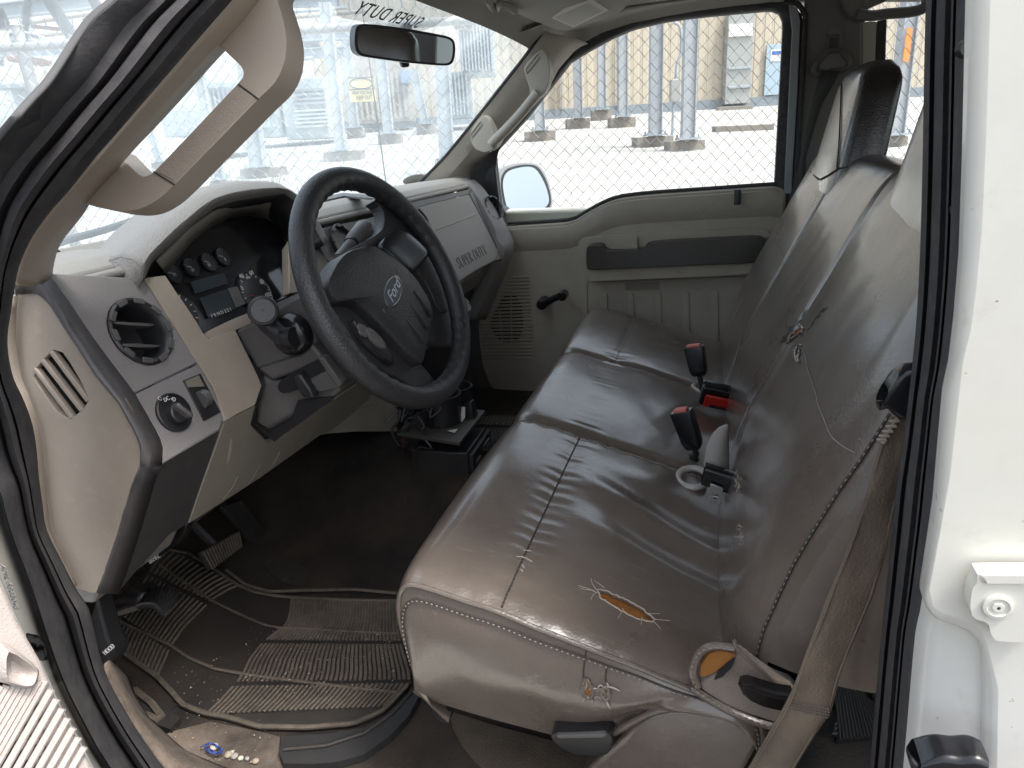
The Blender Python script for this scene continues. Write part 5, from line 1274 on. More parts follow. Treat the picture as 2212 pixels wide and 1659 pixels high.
# grey lap belt and its latch coming out by the driver buckle
gp0 = KS(k7, (395, 110), (360, 122), (325, 155), (300, 210), (288, 300)); gp1 = KS(k7, (402, 330), (400, 300), (400, 260), (400, 210), (400, 140))
MB().loft([resample(US(gp0, ('Y', 1.03)), 14), resample(US(list(reversed(gp1)), ('Y', 1.05)), 14)]).build('lap_belt', BELT_G, truck, solid=.003)
la = MB().loft([rrect(U(p_, ('Y', 1.02)), Vector((.15, 0, .9)).normalized(), Vector((0, 1, 0)), .017, .012, .5, 5) for p_ in KS(k7, (285, 330), (300, 335), (345, 350), (400, 368), (420, 372))], closed_v=True).build('belt_latch', GLOSSB, truck, bevel=.002)
panel('latch_tongue', KS(k7, (318, 378), (375, 398), (362, 466), (345, 470), (340, 455), (325, 452), (310, 460), (306, 448)), ('Y', 1.0), .003, CHROME, la, holes=[KS(k7, (326, 418), (352, 426), (350, 438), (322, 432))], bevel=.0005)
# driver shoulder belt hanging down beside the seat
bl = KS(k7, (1185, -40), (1140, 60), (1098, 140), (1065, 260), (1035, 370), (1000, 480), (960, 600), (915, 715), (868, 825), (800, 1010), (742, 1150), (688, 1305), (648, 1390), (570, 1520), (488, 1659), (440, 1740))
br = KS(k7, (1300, -60), (1240, 60), (1215, 160), (1195, 280), (1165, 400), (1135, 530), (1110, 660), (1080, 770), (1048, 880), (960, 1085), (900, 1240), (858, 1400), (820, 1450), (760, 1550), (690, 1665), (640, 1740))
bR0 = resample(US(bl, ('Y', .600)), 60); bR1 = resample(US(br, ('Y', .606)), 60)
mb = MB(); rws = []
for k in range(9):
    t = k / 8; rws.append([a.lerp(b, t) + Vector((0, -.002 * sin(pi * t) + .004 * noise.noise(Vector((i * .12, t * 2, 0))), 0)) for i, (a, b) in enumerate(zip(bR0, bR1))])
mb.loft(rws); BLB = mb.bvh(); belt = mb.build('shoulder_belt', BELT, truck, solid=.0025, label='dirty tan shoulder belt hanging beside the driver seat')
for t_ in (.06, .94):
    MB().tube([a.lerp(b, t_) + Vector((0, -.0022, 0)) for a, b in zip(bR0, bR1)], .0011, 5).build('selvedge', BELT, belt)
zz = MB()
for row in range(4):
    q = on(BLB, KS(k7, (676, 1350 + row * 14), (760, 1372 + row * 14), (850, 1388 + row * 14)), .002, 34, False) if False else [hit(BLB, k7(678 + (848 - 678) * i / 33, 1348 + 38 * i / 33 + row * 13 + (3 if i % 2 else -3)), .002) for i in range(34)]
    q = [p_ for p_ in q if p_ is not None]
    if len(q) > 3: zz.tube(q, .0008, 4)
zz.build('stitching', STITCH, belt)
sq_ = [hit(BLB, p_, .001) for p_ in KS(k7, (768, 1098), (862, 1155), (835, 1185), (758, 1128))]
if all(s is not None for s in sq_): MB().add(sq_, [(0, 1, 2, 3)]).build('belt_stain', mat('belt_stain', (.07, .06, .052), .8), belt)
ks = KS(k7, (1195, 5), (1170, 40), (1150, 90), (1125, 130), (1100, 165), (1085, 190)); MB().tube([p_ + Vector((.004 * sin(i * 2.1), 0, 0)) for i, p_ in enumerate(catmull(US(ks, ('Y', .596)), 5))], .0018, 5).build('torn_edge', FRAY, belt)
# small black belt guide on the backrest edge
MB().loft([rrect(U(p_, ('Y', .60)), Vector((.3, 0, 1)).normalized(), Vector((0, 1, 0)), h_, .012, .6, 5) for p_, h_ in ((kd(1120, 1620), .008), (kd(1150, 1590), .017), (kd(1210, 1560), .019), (kd(1300, 1590), .024), (kd(1380, 1600), .024))], closed_v=True).build('belt_guide', GLOSSB, truck)
# ================================================================== PASSENGER SIDE
YG = 2.37
# A-pillar trim on the passenger side
pL = KS(k2, (1560, 215), (1528, 262), (1400, 435), (1220, 662), (1040, 890), (880, 1085), (712, 1258), (690, 1285))
pM = KS(k2, (1640, 240), (1590, 300), (1500, 430), (1340, 660), (1170, 880), (1000, 1090), (860, 1250), (840, 1290))
pR = KS(k2, (1850, 300), (1775, 330), (1650, 470), (1560, 640), (1330, 900), (1140, 1080), (1060, 1150), (1030, 1270))
l0 = resample([U(p_, ('Y', 2.22)) for p_ in pL], 26); l1 = resample([U(p_, ('Y', 2.24)) for p_ in pM], 26); l2 = resample([U(p_, ('Y', 2.33)) for p_ in pR], 26)
MB().loft([[p_ + Vector((-.02, .03, 0)) for p_ in l0], l0, [a.lerp(b, .5) for a, b in zip(l0, l1)], l1, [a.lerp(b, .5) + Vector((.004, -.006, .004)) for a, b in zip(l1, l2)], l2]).build('pillar_trim', PILLAR, truck, solid=.004, label='pale windshield pillar trim on the passenger side')
MB().tube([p_ + Vector((-.006, -.002, .002)) for p_ in l0], .005, 6).build('glass_seal', RUBBER, truck)
# grab handle on that pillar
gh = panel('grab_handle', chaikin([Vector((*q, 0)) for q in KS(k2, (1525, 338), (1556, 350), (1585, 430), (1592, 500), (1572, 600), (1540, 660), (1452, 705), (1440, 690), (1452, 640), (1445, 600), (1415, 510), (1408, 460), (1460, 400))], 1), ('Y', 2.185), .045, PILLAR, truck, bevel=.010, seg=4, label='pale grab handle on the passenger pillar')
panel('handle_mount', chaikin([Vector((*q, 0)) for q in KS(k2, (1118, 800), (1150, 798), (1180, 850), (1206, 905), (1205, 930), (1245, 945), (1228, 1000), (1190, 1042), (1130, 1056), (1065, 1028), (1036, 960), (1042, 905), (1075, 855))], 1), ('Y', 2.185), .045, PILLAR, gh, bevel=.010, seg=4)
gp = KS(k2, (1505, 640), (1455, 700), (1390, 780), (1300, 878), (1215, 962), (1180, 1000))
MB().tube(catmull(US(gp, ('Y', 2.175)), 5), .0145, 12).build('handle_grip', PILLAR, gh)
for a in (((1425, 475), (1505, 375), (1518, 400), (1430, 510)), ((1044, 925), (1110, 840), (1122, 862), (1052, 950))):
    pts = US(KS(k2, *a), ('Y', 2.1835)); MB().tube(pts, .0012, 5, closed=True).build('cover_outline', mat('outline_grey', (.2, .185, .16), .6) if 'outline_grey' not in bpy.data.materials else bpy.data.materials['outline_grey'], gh)
# sun visor with its warning label, and its clip
VZ = ('Z', 1.928)
vis = panel('sun_visor', chaikin([Vector((*q, 0)) for q in KS(k2, (1215, -70), (1232, 20), (1280, 55), (1335, 68), (1350, 95), (1500, 160), (1655, 220), (1700, 215), (1800, 190), (2040, 112), (2110, 65), (2150, 20), (2170, -70))], 1), VZ, .022, HEADL, truck, bevel=.008, seg=4)
panel('visor_label', KS(k2, (1600, 125), (1690, 60), (1880, -5), (1905, 10), (1996, 70), (1752, 190)), ('Z', 1.9265), .001, PAPER, vis, bevel=0)
vl = MB()
for i in range(9):
    t = (i + 1) / 10; a = U(k2(1600 + 150 * t, 125 + 65 * t), ('Z', 1.9258)); b = U(k2(1860 + 115 * t, 10 + 62 * t), ('Z', 1.9258))
    p0, p1 = a.lerp(b, .06), a.lerp(b, .95); vl.box(p0.lerp(p1, .5), (p1 - p0).length, .0022, .0004, p1 - p0, (0, 0, 1).__class__((0, 1, 0)) if False else Vector((0, 0, 1)).cross(p1 - p0))
vl.build('label_print', INKG, vis, smooth=False)
MB().tube(catmull(US(KS(k2, (1170, 0), (1180, 35), (1215, 60), (1240, 50), (1250, 20), (1330, 55), (1345, 75)), ('Z', 1.925)), 5), .009, 8).build('visor_clip', HEADL, truck)
# inside mirror
MP = U(ki(1140, 350), ('Y', 1.36)); MN = ((EYE - MP).normalized() + (Vector((.95, .80, 1.60)) - MP).normalized()).normalized(); MPL = ('P', MP, MN)
mo = chaikin([Vector((*q, 0)) for q in KS(ki, (760, 215), (800, 182), (900, 186), (1140, 215), (1400, 262), (1500, 285), (1532, 330), (1530, 430), (1508, 495), (1440, 508), (1140, 480), (860, 440), (790, 425), (755, 370))], 2)
mh = panel('inside_mirror', mo, MPL, .028, BLACK, truck, bevel=.006, seg=3)
mi = chaikin([Vector((*q, 0)) for q in KS(ki, (785, 225), (815, 203), (900, 208), (1140, 238), (1400, 282), (1490, 303), (1512, 335), (1510, 425), (1492, 480), (1430, 490), (1140, 462), (860, 422), (805, 408), (780, 360))], 2)
panel('mirror_face', mi, ('P', MP + MN * .0012, MN), .001, MIRR, mh, bevel=0)
panel('anti_glare_tab', KS(ki, (1112, 478), (1182, 484), (1178, 515), (1130, 520)), ('P', MP - MN * .004, MN), .012, BLACK, mh, bevel=.002)
q_ = MP - MN * .028; tq = hit(WSB, ki(1150, 200), .004) or ws(1.45, .9)
MB().tube([q_, q_ - MN * .03, tq], [.012, .01, .012], 10).build('mirror_stem', BLACK, mh)

# passenger door
pd = [(1085, 489)] + KS(k6, (280, 325), (400, 313), (560, 302), (640, 295), (690, 282), (735, 255), (790, 222), (850, 190), (910, 163), (980, 144), (1090, 130), (1200, 120), (1600, 93), (1960, 68), (2005, 78), (2024, 105), (2022, 180), (2006, 240), (1980, 400), (1990, 900)) + [(1690, 900), (1560, 990), (1250, 980), (1128, 893)] + KS(k6, (230, 1400), (160, 1310), (118, 1200), (100, 1080), (90, 960), (100, 800)) + [(1035, 640), (1060, 560)]
door = panel('passenger_door', pd, ('Y', YP), .05, BEIGE_D, truck, bevel=.012, seg=4)
top = [(1092, 492)] + KS(k6, (400, 318), (560, 308), (645, 300), (695, 287), (740, 260), (795, 227), (855, 195), (915, 168), (985, 149), (1095, 135), (1205, 125), (1600, 99), (1955, 75), (2010, 95))
tt = resample(US(top, ('Y', YP - .004)), 60)
MB().loft([[p_ + Vector((0, .045, .004)) for p_ in tt], [p_ + Vector((0, .02, .003)) for p_ in tt], [p_ + Vector((0, -.002, -.008)) for p_ in tt], [p_ + Vector((0, -.010, -.030)) for p_ in tt], [p_ + Vector((0, -.006, -.062)) for p_ in tt], [p_ + Vector((0, .004, -.085)) for p_ in tt]]).build('door_top_roll', BEIGE_D, door)
MB().tube([p_ + Vector((0, .03, .010)) for p_ in tt], .006, 6).build('sill_seal', RUBBER, door)
bol = panel('armrest_bolster', chaikin([Vector((*q, 0)) for q in KS(k6, (712, 455), (725, 405), (765, 382), (1000, 370), (1400, 345), (1850, 320), (1930, 350), (1960, 430), (1900, 640), (1790, 632), (1300, 648), (790, 668), (768, 640), (745, 560))], 1), ('Y', YP - .012), .014, BEIGE_D, door, bevel=.006, seg=3)
arm = panel('armrest', chaikin([Vector((*q, 0)) for q in KS(k6, (768, 455), (785, 438), (862, 435), (876, 462), (900, 474), (1110, 470), (1132, 452), (1150, 425), (1300, 414), (1600, 400), (1860, 386), (1890, 405), (1896, 500), (1870, 545), (1400, 563), (1000, 582), (782, 592), (768, 575))], 1), ('Y', YP - .075), .062, mat('armrest_vinyl', (.03, .027, .025), .34, bump=.1, bscale=700), door, bevel=.014, seg=5)
panel('armrest_ledge', KS(k6, (776, 592), (1000, 582), (1860, 545), (1880, 610), (1500, 632), (795, 662), (780, 640)), ('Y', YP - .055), .045, BEIGE_D, door, bevel=.008, seg=3)
panel('pull_cup', KS(k6, (910, 392), (1090, 379), (1096, 466), (912, 472)), ('Y', YP - .026), .012, BEIGE_D, door, bevel=.004)
panel('badge_recess', KS(k6, (1012, 672), (1228, 667), (1226, 714), (1014, 720)), ('Y', YP - .004), .004, mat('recess_trim', (.235, .205, .165), .55), door, bevel=.001)
for x0, x1, yt in ((852, 902, 745), (1022, 1066, 742), (1192, 1240, 738), (1366, 1414, 732), (1546, 1596, 726), (1728, 1770, 720)):
    panel('pocket_rib', chaikin([Vector((*q, 0)) for q in KS(k6, (x0, yt), (x1, yt - 3), (x1 + 8, 1100), (x0 + 8, 1100))], 1, q=.08), ('Y', YP - .007), .008, BEIGE_D, door, bevel=.003)
MB().tube(US(KS(k6, (770, 660), (772, 900)), ('Y', YP - .002)), .004, 6).build('pocket_edge', BEIGE_D, door)
# window crank
cr_ = MB(); a, b = U(k6(490, 806), ('Y', YP - .045)), U(k6(628, 742), ('Y', YP - .05))
cr_.tube([a, a.lerp(b, .5), b], [.014, .012, .011], 14); cr_.build('window_crank', GLOSSB, truck)
ck = bpy.data.objects['window_crank']
MB().disc(a + Vector((0, .045, 0)), (0, -1, 0), .022, .058, 24, .018).build('crank_hub', GLOSSB, ck, bevel=.004)
MB().disc(b + Vector((0, .01, 0)), (0, -1, 0), .0155, .05, 20, .0165).build('crank_knob', GLOSSB, ck, bevel=.004)
# speaker grille: raised ribs over a near-black sheet that stands in for a shaded opening
gy = YP - .001
panel('grille_shade', chaikin([Vector((*q, 0)) for q in KS(k6, (250, 742), (320, 742), (360, 800), (372, 880), (372, 950), (350, 1020), (320, 1045), (240, 1045), (190, 1000), (160, 935), (190, 860))], 1), ('Y', YP - .003), .003, VOIDB, door, bevel=0)
for i in range(24):
    t = i / 23; y_ = 634 + (1146 - 634) * t
    xa = 288 - (288 - 112) * min(1, t / .56); xb = 408 + 32 * t
    if t > .56: xa = 108 + 14 * (t - .56) / .44
    a = U(k6(xa, y_ + (4 if t < .6 else 0)), ('Y', gy - .004)); b = U(k6(xb, y_ - 3), ('Y', gy - .004))
    MB().box(a.lerp(b, .5), (b - a).length, .009, .0085, (b - a), (0, 1, 0)).build('grille_rib', BEIGE_D, door, bevel=.003, seg=2)
for x0, y0, x1, y1 in ((295, 742, 300, 1045), (222, 830, 240, 1040)):
    MB().tube(US(KS(k6, (x0, y0), (x1, y1)), ('Y', gy - .002)), .0022, 6).build('grille_bar', BEIGE_D, door)
lk = MB().lathe(U(k6(1718, 138), ('Y', YP - .024)), (0, 0, 1), [(.001, -.02), (.0095, -.02), (.0098, .022), (.009, .026), (.001, .026)], 18).build('lock_button', BLACK, door)
panel('lock_cup', chaikin([Vector((*q, 0)) for q in KS(k6, (1670, 155), (1690, 105), (1745, 100), (1775, 150), (1760, 160))], 1), ('Y', YP - .0150), .002, BEIGE_D, door, bevel=.0005)
# window frame and glass
wo_ = KS(k2, (1040, 1300), (1030, 1250), (1060, 1150), (1130, 1065), (1190, 1050)) + KS(k2, (1400, 800), (1590, 530), (1690, 410), (1790, 315)) + KS(k3, (20, 165), (150, 118), (330, 78), (500, 48), (700, 22), (880, 4), (960, 8), (1020, 36), (1052, 80), (1062, 130), (1040, 500), (1010, 980), (1000, 1050))
wi_ = KS(k2, (1270, 1600), (1255, 1540), (1222, 1300), (1200, 1100), (1200, 1055)) + KS(k2, (1420, 815), (1620, 560), (1720, 430), (1830, 360)) + KS(k3, (60, 195), (170, 148), (340, 108), (500, 86), (700, 66), (880, 50), (925, 54), (948, 78), (957, 118), (957, 140), (938, 500), (912, 975), (908, 1040))
wfo = resample(US(wo_, ('Y', 2.335)), 80); wfi = resample(US(wi_, ('Y', 2.36)), 80)
MB().loft([[p_ + Vector((0, .04, 0)) for p_ in wfi], wfi, [a.lerp(b, .35) + Vector((0, -.006, 0)) for a, b in zip(wfi, wfo)], wfo, [p_ + Vector((0, .03, 0)) for p_ in wfo]]).build('window_frame', RUBBER, door, solid=.002)
gp_ = US(KS(k2, (1180, 1040), (1590, 500), (1700, 370), (1830, 300)) + KS(k3, (200, 90), (900, 20), (975, 60), (970, 150), (930, 1000)) + KS(k6, (1600, 140), (900, 240), (640, 330)) + [(1080, 500)], ('Y', YG))
MB().plate(gp_, (0, .005, 0)).build('door_glass', glass_mat('side_glass', (.97, .985, .975), .012), door, smooth=False)
panel('mirror_sail', KS(k2, (1195, 1052), (1130, 1062), (1062, 1150), (1032, 1260), (1180, 1500), (1245, 1545), (1262, 1545), (1225, 1300), (1206, 1120)), ('Y', 2.34), .02, BLACK, door, bevel=.004)
# outside mirror
OM = ('Y', 2.62)
mN = Vector((.84, -.5, .16)).normalized(); oc = U(k2(1430, 1335), ('Y', 2.60))
OPL = ('P', oc, mN)
sm_ = thing_m = panel('side_mirror', chaikin([Vector((*q, 0)) for q in KS(k2, (1222, 1210), (1260, 1155), (1340, 1130), (1430, 1122), (1500, 1130), (1545, 1175), (1585, 1260), (1610, 1370), (1606, 1440), (1560, 1480), (1400, 1545), (1320, 1548), (1285, 1510), (1262, 1440), (1240, 1330))], 2), OPL, .09, GREYB, truck, bevel=.016, seg=4, label='grey outside mirror on the passenger door')
panel('mirror_rim', chaikin([Vector((*q, 0)) for q in KS(k2, (1250, 1235), (1280, 1170), (1350, 1145), (1430, 1135), (1495, 1142), (1535, 1185), (1575, 1265), (1600, 1370), (1595, 1430), (1550, 1468), (1400, 1530), (1330, 1535), (1300, 1500), (1278, 1440), (1256, 1330))], 2), ('P', oc + mN * .002, mN), .01, BLACK, sm_, bevel=.003)
panel('mirror_face', chaikin([Vector((*q, 0)) for q in KS(k2, (1262, 1250), (1288, 1188), (1350, 1163), (1430, 1150), (1480, 1158), (1515, 1195), (1560, 1280), (1585, 1370), (1578, 1415), (1540, 1445), (1400, 1508), (1340, 1515), (1312, 1480), (1290, 1430), (1268, 1330))], 2), ('P', oc + mN * .0032, mN), .001, mat('side_mirror_glass', (.40, .44, .50), .03, metal=1.), sm_, bevel=0)
MB().tube([oc - mN * .05 + Vector((-.03, -.05, -.06)), U(k2(1215, 1480), ('Y', 2.4))], [.03, .035], 12).build('mirror_arm', BLACK, sm_)
# header above the window and pillar behind the door
ho_ = KS(k2, (1440, 190), (1528, 250), (1600, 292), (1690, 318), (1780, 328)) + KS(k3, (10, 172), (150, 124), (330, 84), (500, 54), (700, 28), (880, 10), (960, 12), (1100, -10), (1400, -40))
hw_ = resample(US(ho_, ('Y', 2.338)), 44)
hz_ = lambda x: 1.962 - .035 * math.exp(-max(0, x + .56) * 9)
MB().loft([[p_ + Vector((0, .02, -.004)) for p_ in hw_], hw_, [Vector((p_.x, p_.y - .03, max(p_.z + .018, hz_(p_.x) - .004))) for p_ in hw_], [Vector((p_.x + .005, 2.24, max(p_.z + .02, hz_(p_.x)))) for p_ in hw_], [Vector((p_.x + .01, 2.09, hz_(p_.x) - .001)) for p_ in hw_]]).build('roof_side_trim', HEADL, truck, solid=.003)
bp0 = panel('rear_pillar', KS(k3, (1068, -60), (1068, 130), (1045, 500), (1015, 1000), (960, 1200), (960, 2200), (1440, 2200), (1372, 600), (1366, 110), (1366, -60)), ('Y', 2.335), .04, BPIL_SHADE, truck, bevel=.006)
panel('pillar_edge_trim', KS(k3, (1366, 115), (1442, 110), (1425, 700), (1400, 1500), (1340, 1500), (1360, 700)), ('Y', 2.345), .03, PILLAR, truck, bevel=.004)
panel('quarter_seal', KS(k3, (1448, 108), (1497, 100), (1488, 400), (1475, 900), (1420, 900), (1432, 500)), ('Y', 2.35), .03, RUBBER, truck, bevel=.003)
panel('quarter_trim_low', KS(k3, (1400, 935), (1740, 925), (1800, 2200), (1300, 2200)), ('Y', 2.34), .04, BPIL_SHADE, truck, bevel=.004)
panel('quarter_header', KS(k3, (1260, -70), (2000, -70), (2000, -20), (1700, 0), (1500, 0), (1360, 60), (1290, 50)), ('Y', 2.34), .04, BPIL_SHADE, truck, bevel=.004)
MB().plate(US(KS(k3, (1450, -60), (1900, -60), (1850, 950), (1420, 950)), ('Y', 2.372)), (0, .004, 0)).build('quarter_glass', bpy.data.materials['side_glass'], truck, smooth=False)
MB().box((.95, 2.36, 1.6), .5, .05, .9).build('rear_side_panel', BPIL_SHADE, truck, bevel=.006)
panel('door_edge_seal', KS(k3, (905, 960), (1035, 940), (1030, 1400), (880, 1400)), ('Y', 2.385), .01, RUBBER, truck, bevel=0)
# painted door shut between the seals
panel('door_shut', KS(k3, (985, 20), (1030, 40), (1046, 110), (1030, 500), (1000, 1010), (960, 1010), (975, 700), (1002, 160)), ('Y', 2.328), .01, GREYB, truck, bevel=.002)
MB().tube(catmull(US(KS(k3, (960, 4), (1030, 22), (1064, 70), (1070, 130), (1050, 500), (1022, 960)), ('Y', 2.325)), 6), .0075, 8).build('door_seal', RUBBER, truck)
# grab handle over the rear door
rg = MB(); rg.tube(catmull(US(KS(k3, (1345, 70), (1410, 82), (1500, 72), (1620, 62), (1690, 40), (1712, -20)), ('Y', 2.27)), 6), .017, 12, flat=.8); rgh = rg.build('grab_handle', BPIL_SHADE, truck, label='dark grab handle above the rear quarter window')
panel('handle_mount', chaikin([Vector((*q, 0)) for q in KS(k3, (1262, -30), (1275, 30), (1300, 75), (1340, 100), (1400, 110), (1405, 75), (1392, -30))], 1), ('Y', 2.28), .05, BPIL_SHADE, rgh, bevel=.008, seg=3)
# passenger belt: guide loop and strap
bg_ = panel('belt_guide', chaikin([Vector((*q, 0)) for q in KS(kg, (395, 310), (420, 250), (480, 235), (530, 260), (545, 330), (540, 440), (400, 450))], 1), ('Y', 2.325), .012, BPIL_SHADE, truck, bevel=.004)
panel('guide_slot', KS(kg, (425, 350), (500, 350), (495, 435), (428, 440)), ('Y', 2.312), .004, BLACK, bg_, bevel=.001)
panel('guide_hook', KS(kg, (410, 318), (508, 312), (512, 460), (395, 465)), ('Y', 2.318), .008, SHROUD, bg_, bevel=.002)
lp = MB().tube(catmull(US(KS(kg, (410, 470), (350, 530), (285, 610), (285, 660), (330, 690), (460, 655), (560, 640), (600, 570), (560, 510), (520, 465)), ('Y', 2.30)), 5, True), .0075, 8, closed=True).build('guide_loop', SHROUD, bg_)
panel('loop_cover', chaikin([Vector((*q, 0)) for q in KS(kg, (440, 470), (500, 465), (590, 580), (560, 640), (330, 650), (320, 600), (370, 530))], 1), ('Y', 2.305), .012, BPIL_SHADE, bg_, bevel=.004)
s0 = resample(US(KS(kg, (345, 655), (300, 780), (200, 1200), (110, 1640)) + [(1660, 560), (1600, 800)], ('Y', 2.29)), 20); s1 = resample(US(KS(kg, (520, 650), (470, 750), (330, 1000), (190, 1500)) + [(1745, 500), (1680, 800)], ('Y', 2.28)), 20)
MB().loft([s0, s1]).build('shoulder_belt', BELT_D, truck, solid=.002, label='dark shoulder belt hanging behind the passenger headrest')

# ================================================================== DRIVER SIDE: pillar, seals, sill, door, rear pillar
r1 = KS(k1, (820, -100), (712, 20), (560, 160), (335, 500), (190, 660), (0, 885), (-150, 1060), (-260, 1300), (-260, 1500), (-230, 1659)) + KS(k8, (-140, -200), (0, 60), (35, 190), (80, 330), (130, 460), (180, 600), (230, 760), (290, 940), (350, 1090), (430, 1250), (510, 1400), (575, 1500), (680, 1680), (760, 1800))
r4 = KS(k1, (1560, -115), (1452, 0), (1180, 310), (900, 640), (700, 880), (450, 1170), (300, 1340), (190, 1500), (118, 1659)) + KS(k4, (92, 260), (62, 450), (40, 640), (72, 850), (140, 1000), (195, 1150), (222, 1300), (240, 1500), (262, 1659)) + KS(k8, (238, 260), (322, 432), (388, 562), (440, 640), (470, 700), (540, 980), (620, 1150), (730, 1330), (850, 1500), (930, 1600), (1010, 1700))
def by_index(lst, n=110): return resample(catmull([Vector((*q, 0)) for q in lst], 6), n)
Pa, Pd = by_index(r1), by_index(r4)
def yrow(k, n=110, top=.12):
    # the pillar leans in towards the roof
    t = max(0, 1 - k / 34); return top * t ** 1.3
seal_rows = []
for f_, y_, bump in ((0, .455, 0), (.02, .44, 0), (.16, .452, .0), (.30, .470, .0), (.42, .478, 0), (.52, .498, 0), (.56, .478, 0), (.64, .474, 0), (.70, .488, 0), (.735, .516, 0), (.78, .506, 0), (.86, .512, 0), (.96, .528, 0), (1.0, .552, 0)):
    seal_rows.append([U(a.lerp(b, f_), ('Y', y_ + yrow(i))) for i, (a, b) in enumerate(zip(Pa, Pd))])
MB().loft(seal_rows).build('door_seal', RUBBER, truck, solid=.002, label='wide black door seal running up the driver pillar and down to the sill')
# outer painted edge beside the seal (upper part)
r0 = KS(k1, (790, -100), (690, 5), (545, 130), (320, 470), (178, 632), (0, 835), (-150, 1010), (-280, 1300))
q0 = [U(p_, ('Y', .46 + .12 * max(0, 1 - i / 24))) for i, p_ in enumerate(by_index(r0, 40))]
q1 = [U(p_, ('Y', .452 + .12 * max(0, 1 - i / 24))) for i, p_ in enumerate(by_index(r1[:8], 40))]
MB().loft([[p_ + Vector((-.01, .03, 0)) for p_ in q0], q0, [a.lerp(b, .5) + Vector((0, -.004, 0)) for a, b in zip(q0, q1)], q1]).build('pillar_edge', mat('pillar_edge_grey', (.10, .10, .102), .8, spec=.2), truck, solid=.003)
# beige trim on the driver pillar
t0 = KS(k1, (1560, -115), (1452, 0), (1180, 310), (900, 640), (700, 880), (450, 1170), (300, 1340), (190, 1500), (118, 1659), (95, 1760))
t1 = KS(k1, (1745, -100), (1640, 0), (1362, 265), (1130, 520), (900, 770), (720, 960), (480, 1255), (400, 1380), (262, 1560), (215, 1700), (205, 1800))
a0 = [U(p_, ('Y', .555 + .12 * max(0, 1 - i / 26))) for i, p_ in enumerate(by_index(t0, 44))]; a1 = [U(p_, ('Y', .60 + .12 * max(0, 1 - i / 26))) for i, p_ in enumerate(by_index(t1, 44))]
MB().loft([a0, [a.lerp(b, .5) + Vector((.0, -.008, 0)) for a, b in zip(a0, a1)], a1, [p_ + Vector((-.03, .05, 0)) for p_ in a1]]).build('pillar_trim', PILLAR_B, truck, solid=.004, label='beige strip of trim along the driver windshield pillar')
# big grab handle on it
def hpl(t): return ('P', U(k1(900, 770), ('Y', .655)), Vector((0, -1, .0)))
HP = ('P', U(k1(900, 770), ('Y', .665)), Vector((.05, -1, .28)).normalized())
def chaik2(q): return chaikin([Vector((*p_, 0)) for p_ in q], 2, q=.2)
gh2 = panel('grab_handle', chaikin([Vector((*p_, 0)) for p_ in KS(k1, (1745, -120), (1720, -60), (1755, 40), (1786, 150), (1799, 230), (1799, 300), (1790, 380), (1762, 460), (1715, 535), (1622, 622), (1450, 800), (1250, 1005), (1098, 1160), (1010, 1242), (930, 1292), (860, 1318), (790, 1326), (700, 1320), (600, 1300), (482, 1260), (440, 1220), (560, 1060), (690, 920), (722, 950), (800, 1030), (872, 1098), (905, 1110), (940, 1100), (968, 1080), (1040, 1005), (1200, 838), (1400, 625), (1512, 508), (1530, 475), (1530, 445), (1512, 412), (1440, 345), (1362, 268), (1330, 236), (1590, -50))], 1, q=.2), HP, .035, PILLAR_B, truck, bevel=.010, seg=5, label='large beige grab handle on the driver pillar')
HPg = ('P', HP[1] + HP[2] * (.0008 if HP[2].dot(EYE - HP[1]) > 0 else -.0008), HP[2])
panel('handle_grip', KS(k1, (1512, 545), (1605, 622), (1095, 1142), (990, 1082)), HPg, .006, mat('grip_texture', (.415, .355, .295), .6, bump=.6, bscale=500, var=.2, vscale=8, vcol=(.45, .39, .325)), gh2, bevel=.0008)
for a in (((1498, 530), (1560, 575), (1622, 622)), ((968, 1080), (1030, 1120), (1096, 1160))):
    MB().tube(US(KS(k1, *a), HPg), .0009, 6).build('grip_joint', SEAM, gh2)
# white painted sill outside the seal
so = KS(k8, (-160, 150), (-60, 390), (0, 520), (100, 750), (210, 940), (300, 1150), (400, 1330), (480, 1490), (560, 1640), (640, 1760))
si = KS(k8, (-60, -60), (0, 62), (60, 270), (130, 460), (180, 602), (230, 762), (290, 942), (350, 1092), (430, 1252), (510, 1402), (575, 1502), (640, 1620), (760, 1800))
o_ = [U(p_, ('Y', .40)) for p_ in by_index(so, 40)]; i_ = [U(p_, ('Y', .462)) for p_ in by_index(si, 40)]
MB().loft([[p_ + Vector((0, .0, -.05)) for p_ in o_], o_, [a.lerp(b, .5) + Vector((0, -.012, .004)) for a, b in zip(o_, i_)], i_]).build('door_sill', WPAINT, truck, solid=.002, label='white painted door sill')
sd0 = U(kl(305, 470), ('Y', .395)); ce = MB()
ce.loft([rrect(U(kl(*p_), ('Y', .394)), Vector((1, 0, 0)), Vector((0, 0, 1)), s_, s_ * .8, .5, 4) for p_, s_ in (((285, 430), .003), ((320, 450), .009), ((345, 510), .011), ((370, 580), .009), ((385, 630), .003))], closed_v=True); ce.build('cable_grommet', BLACK, truck)
vt = U(kl(105, 30), ('Y', .386)); text('etched_number', 'AML 5502043', U(k8(50, 560), ('Y', .385)), (U(k8(75, 640), ('Y', .385)) - U(k8(25, 480), ('Y', .385))), (1, 0, .3), .009, INKG, truck)
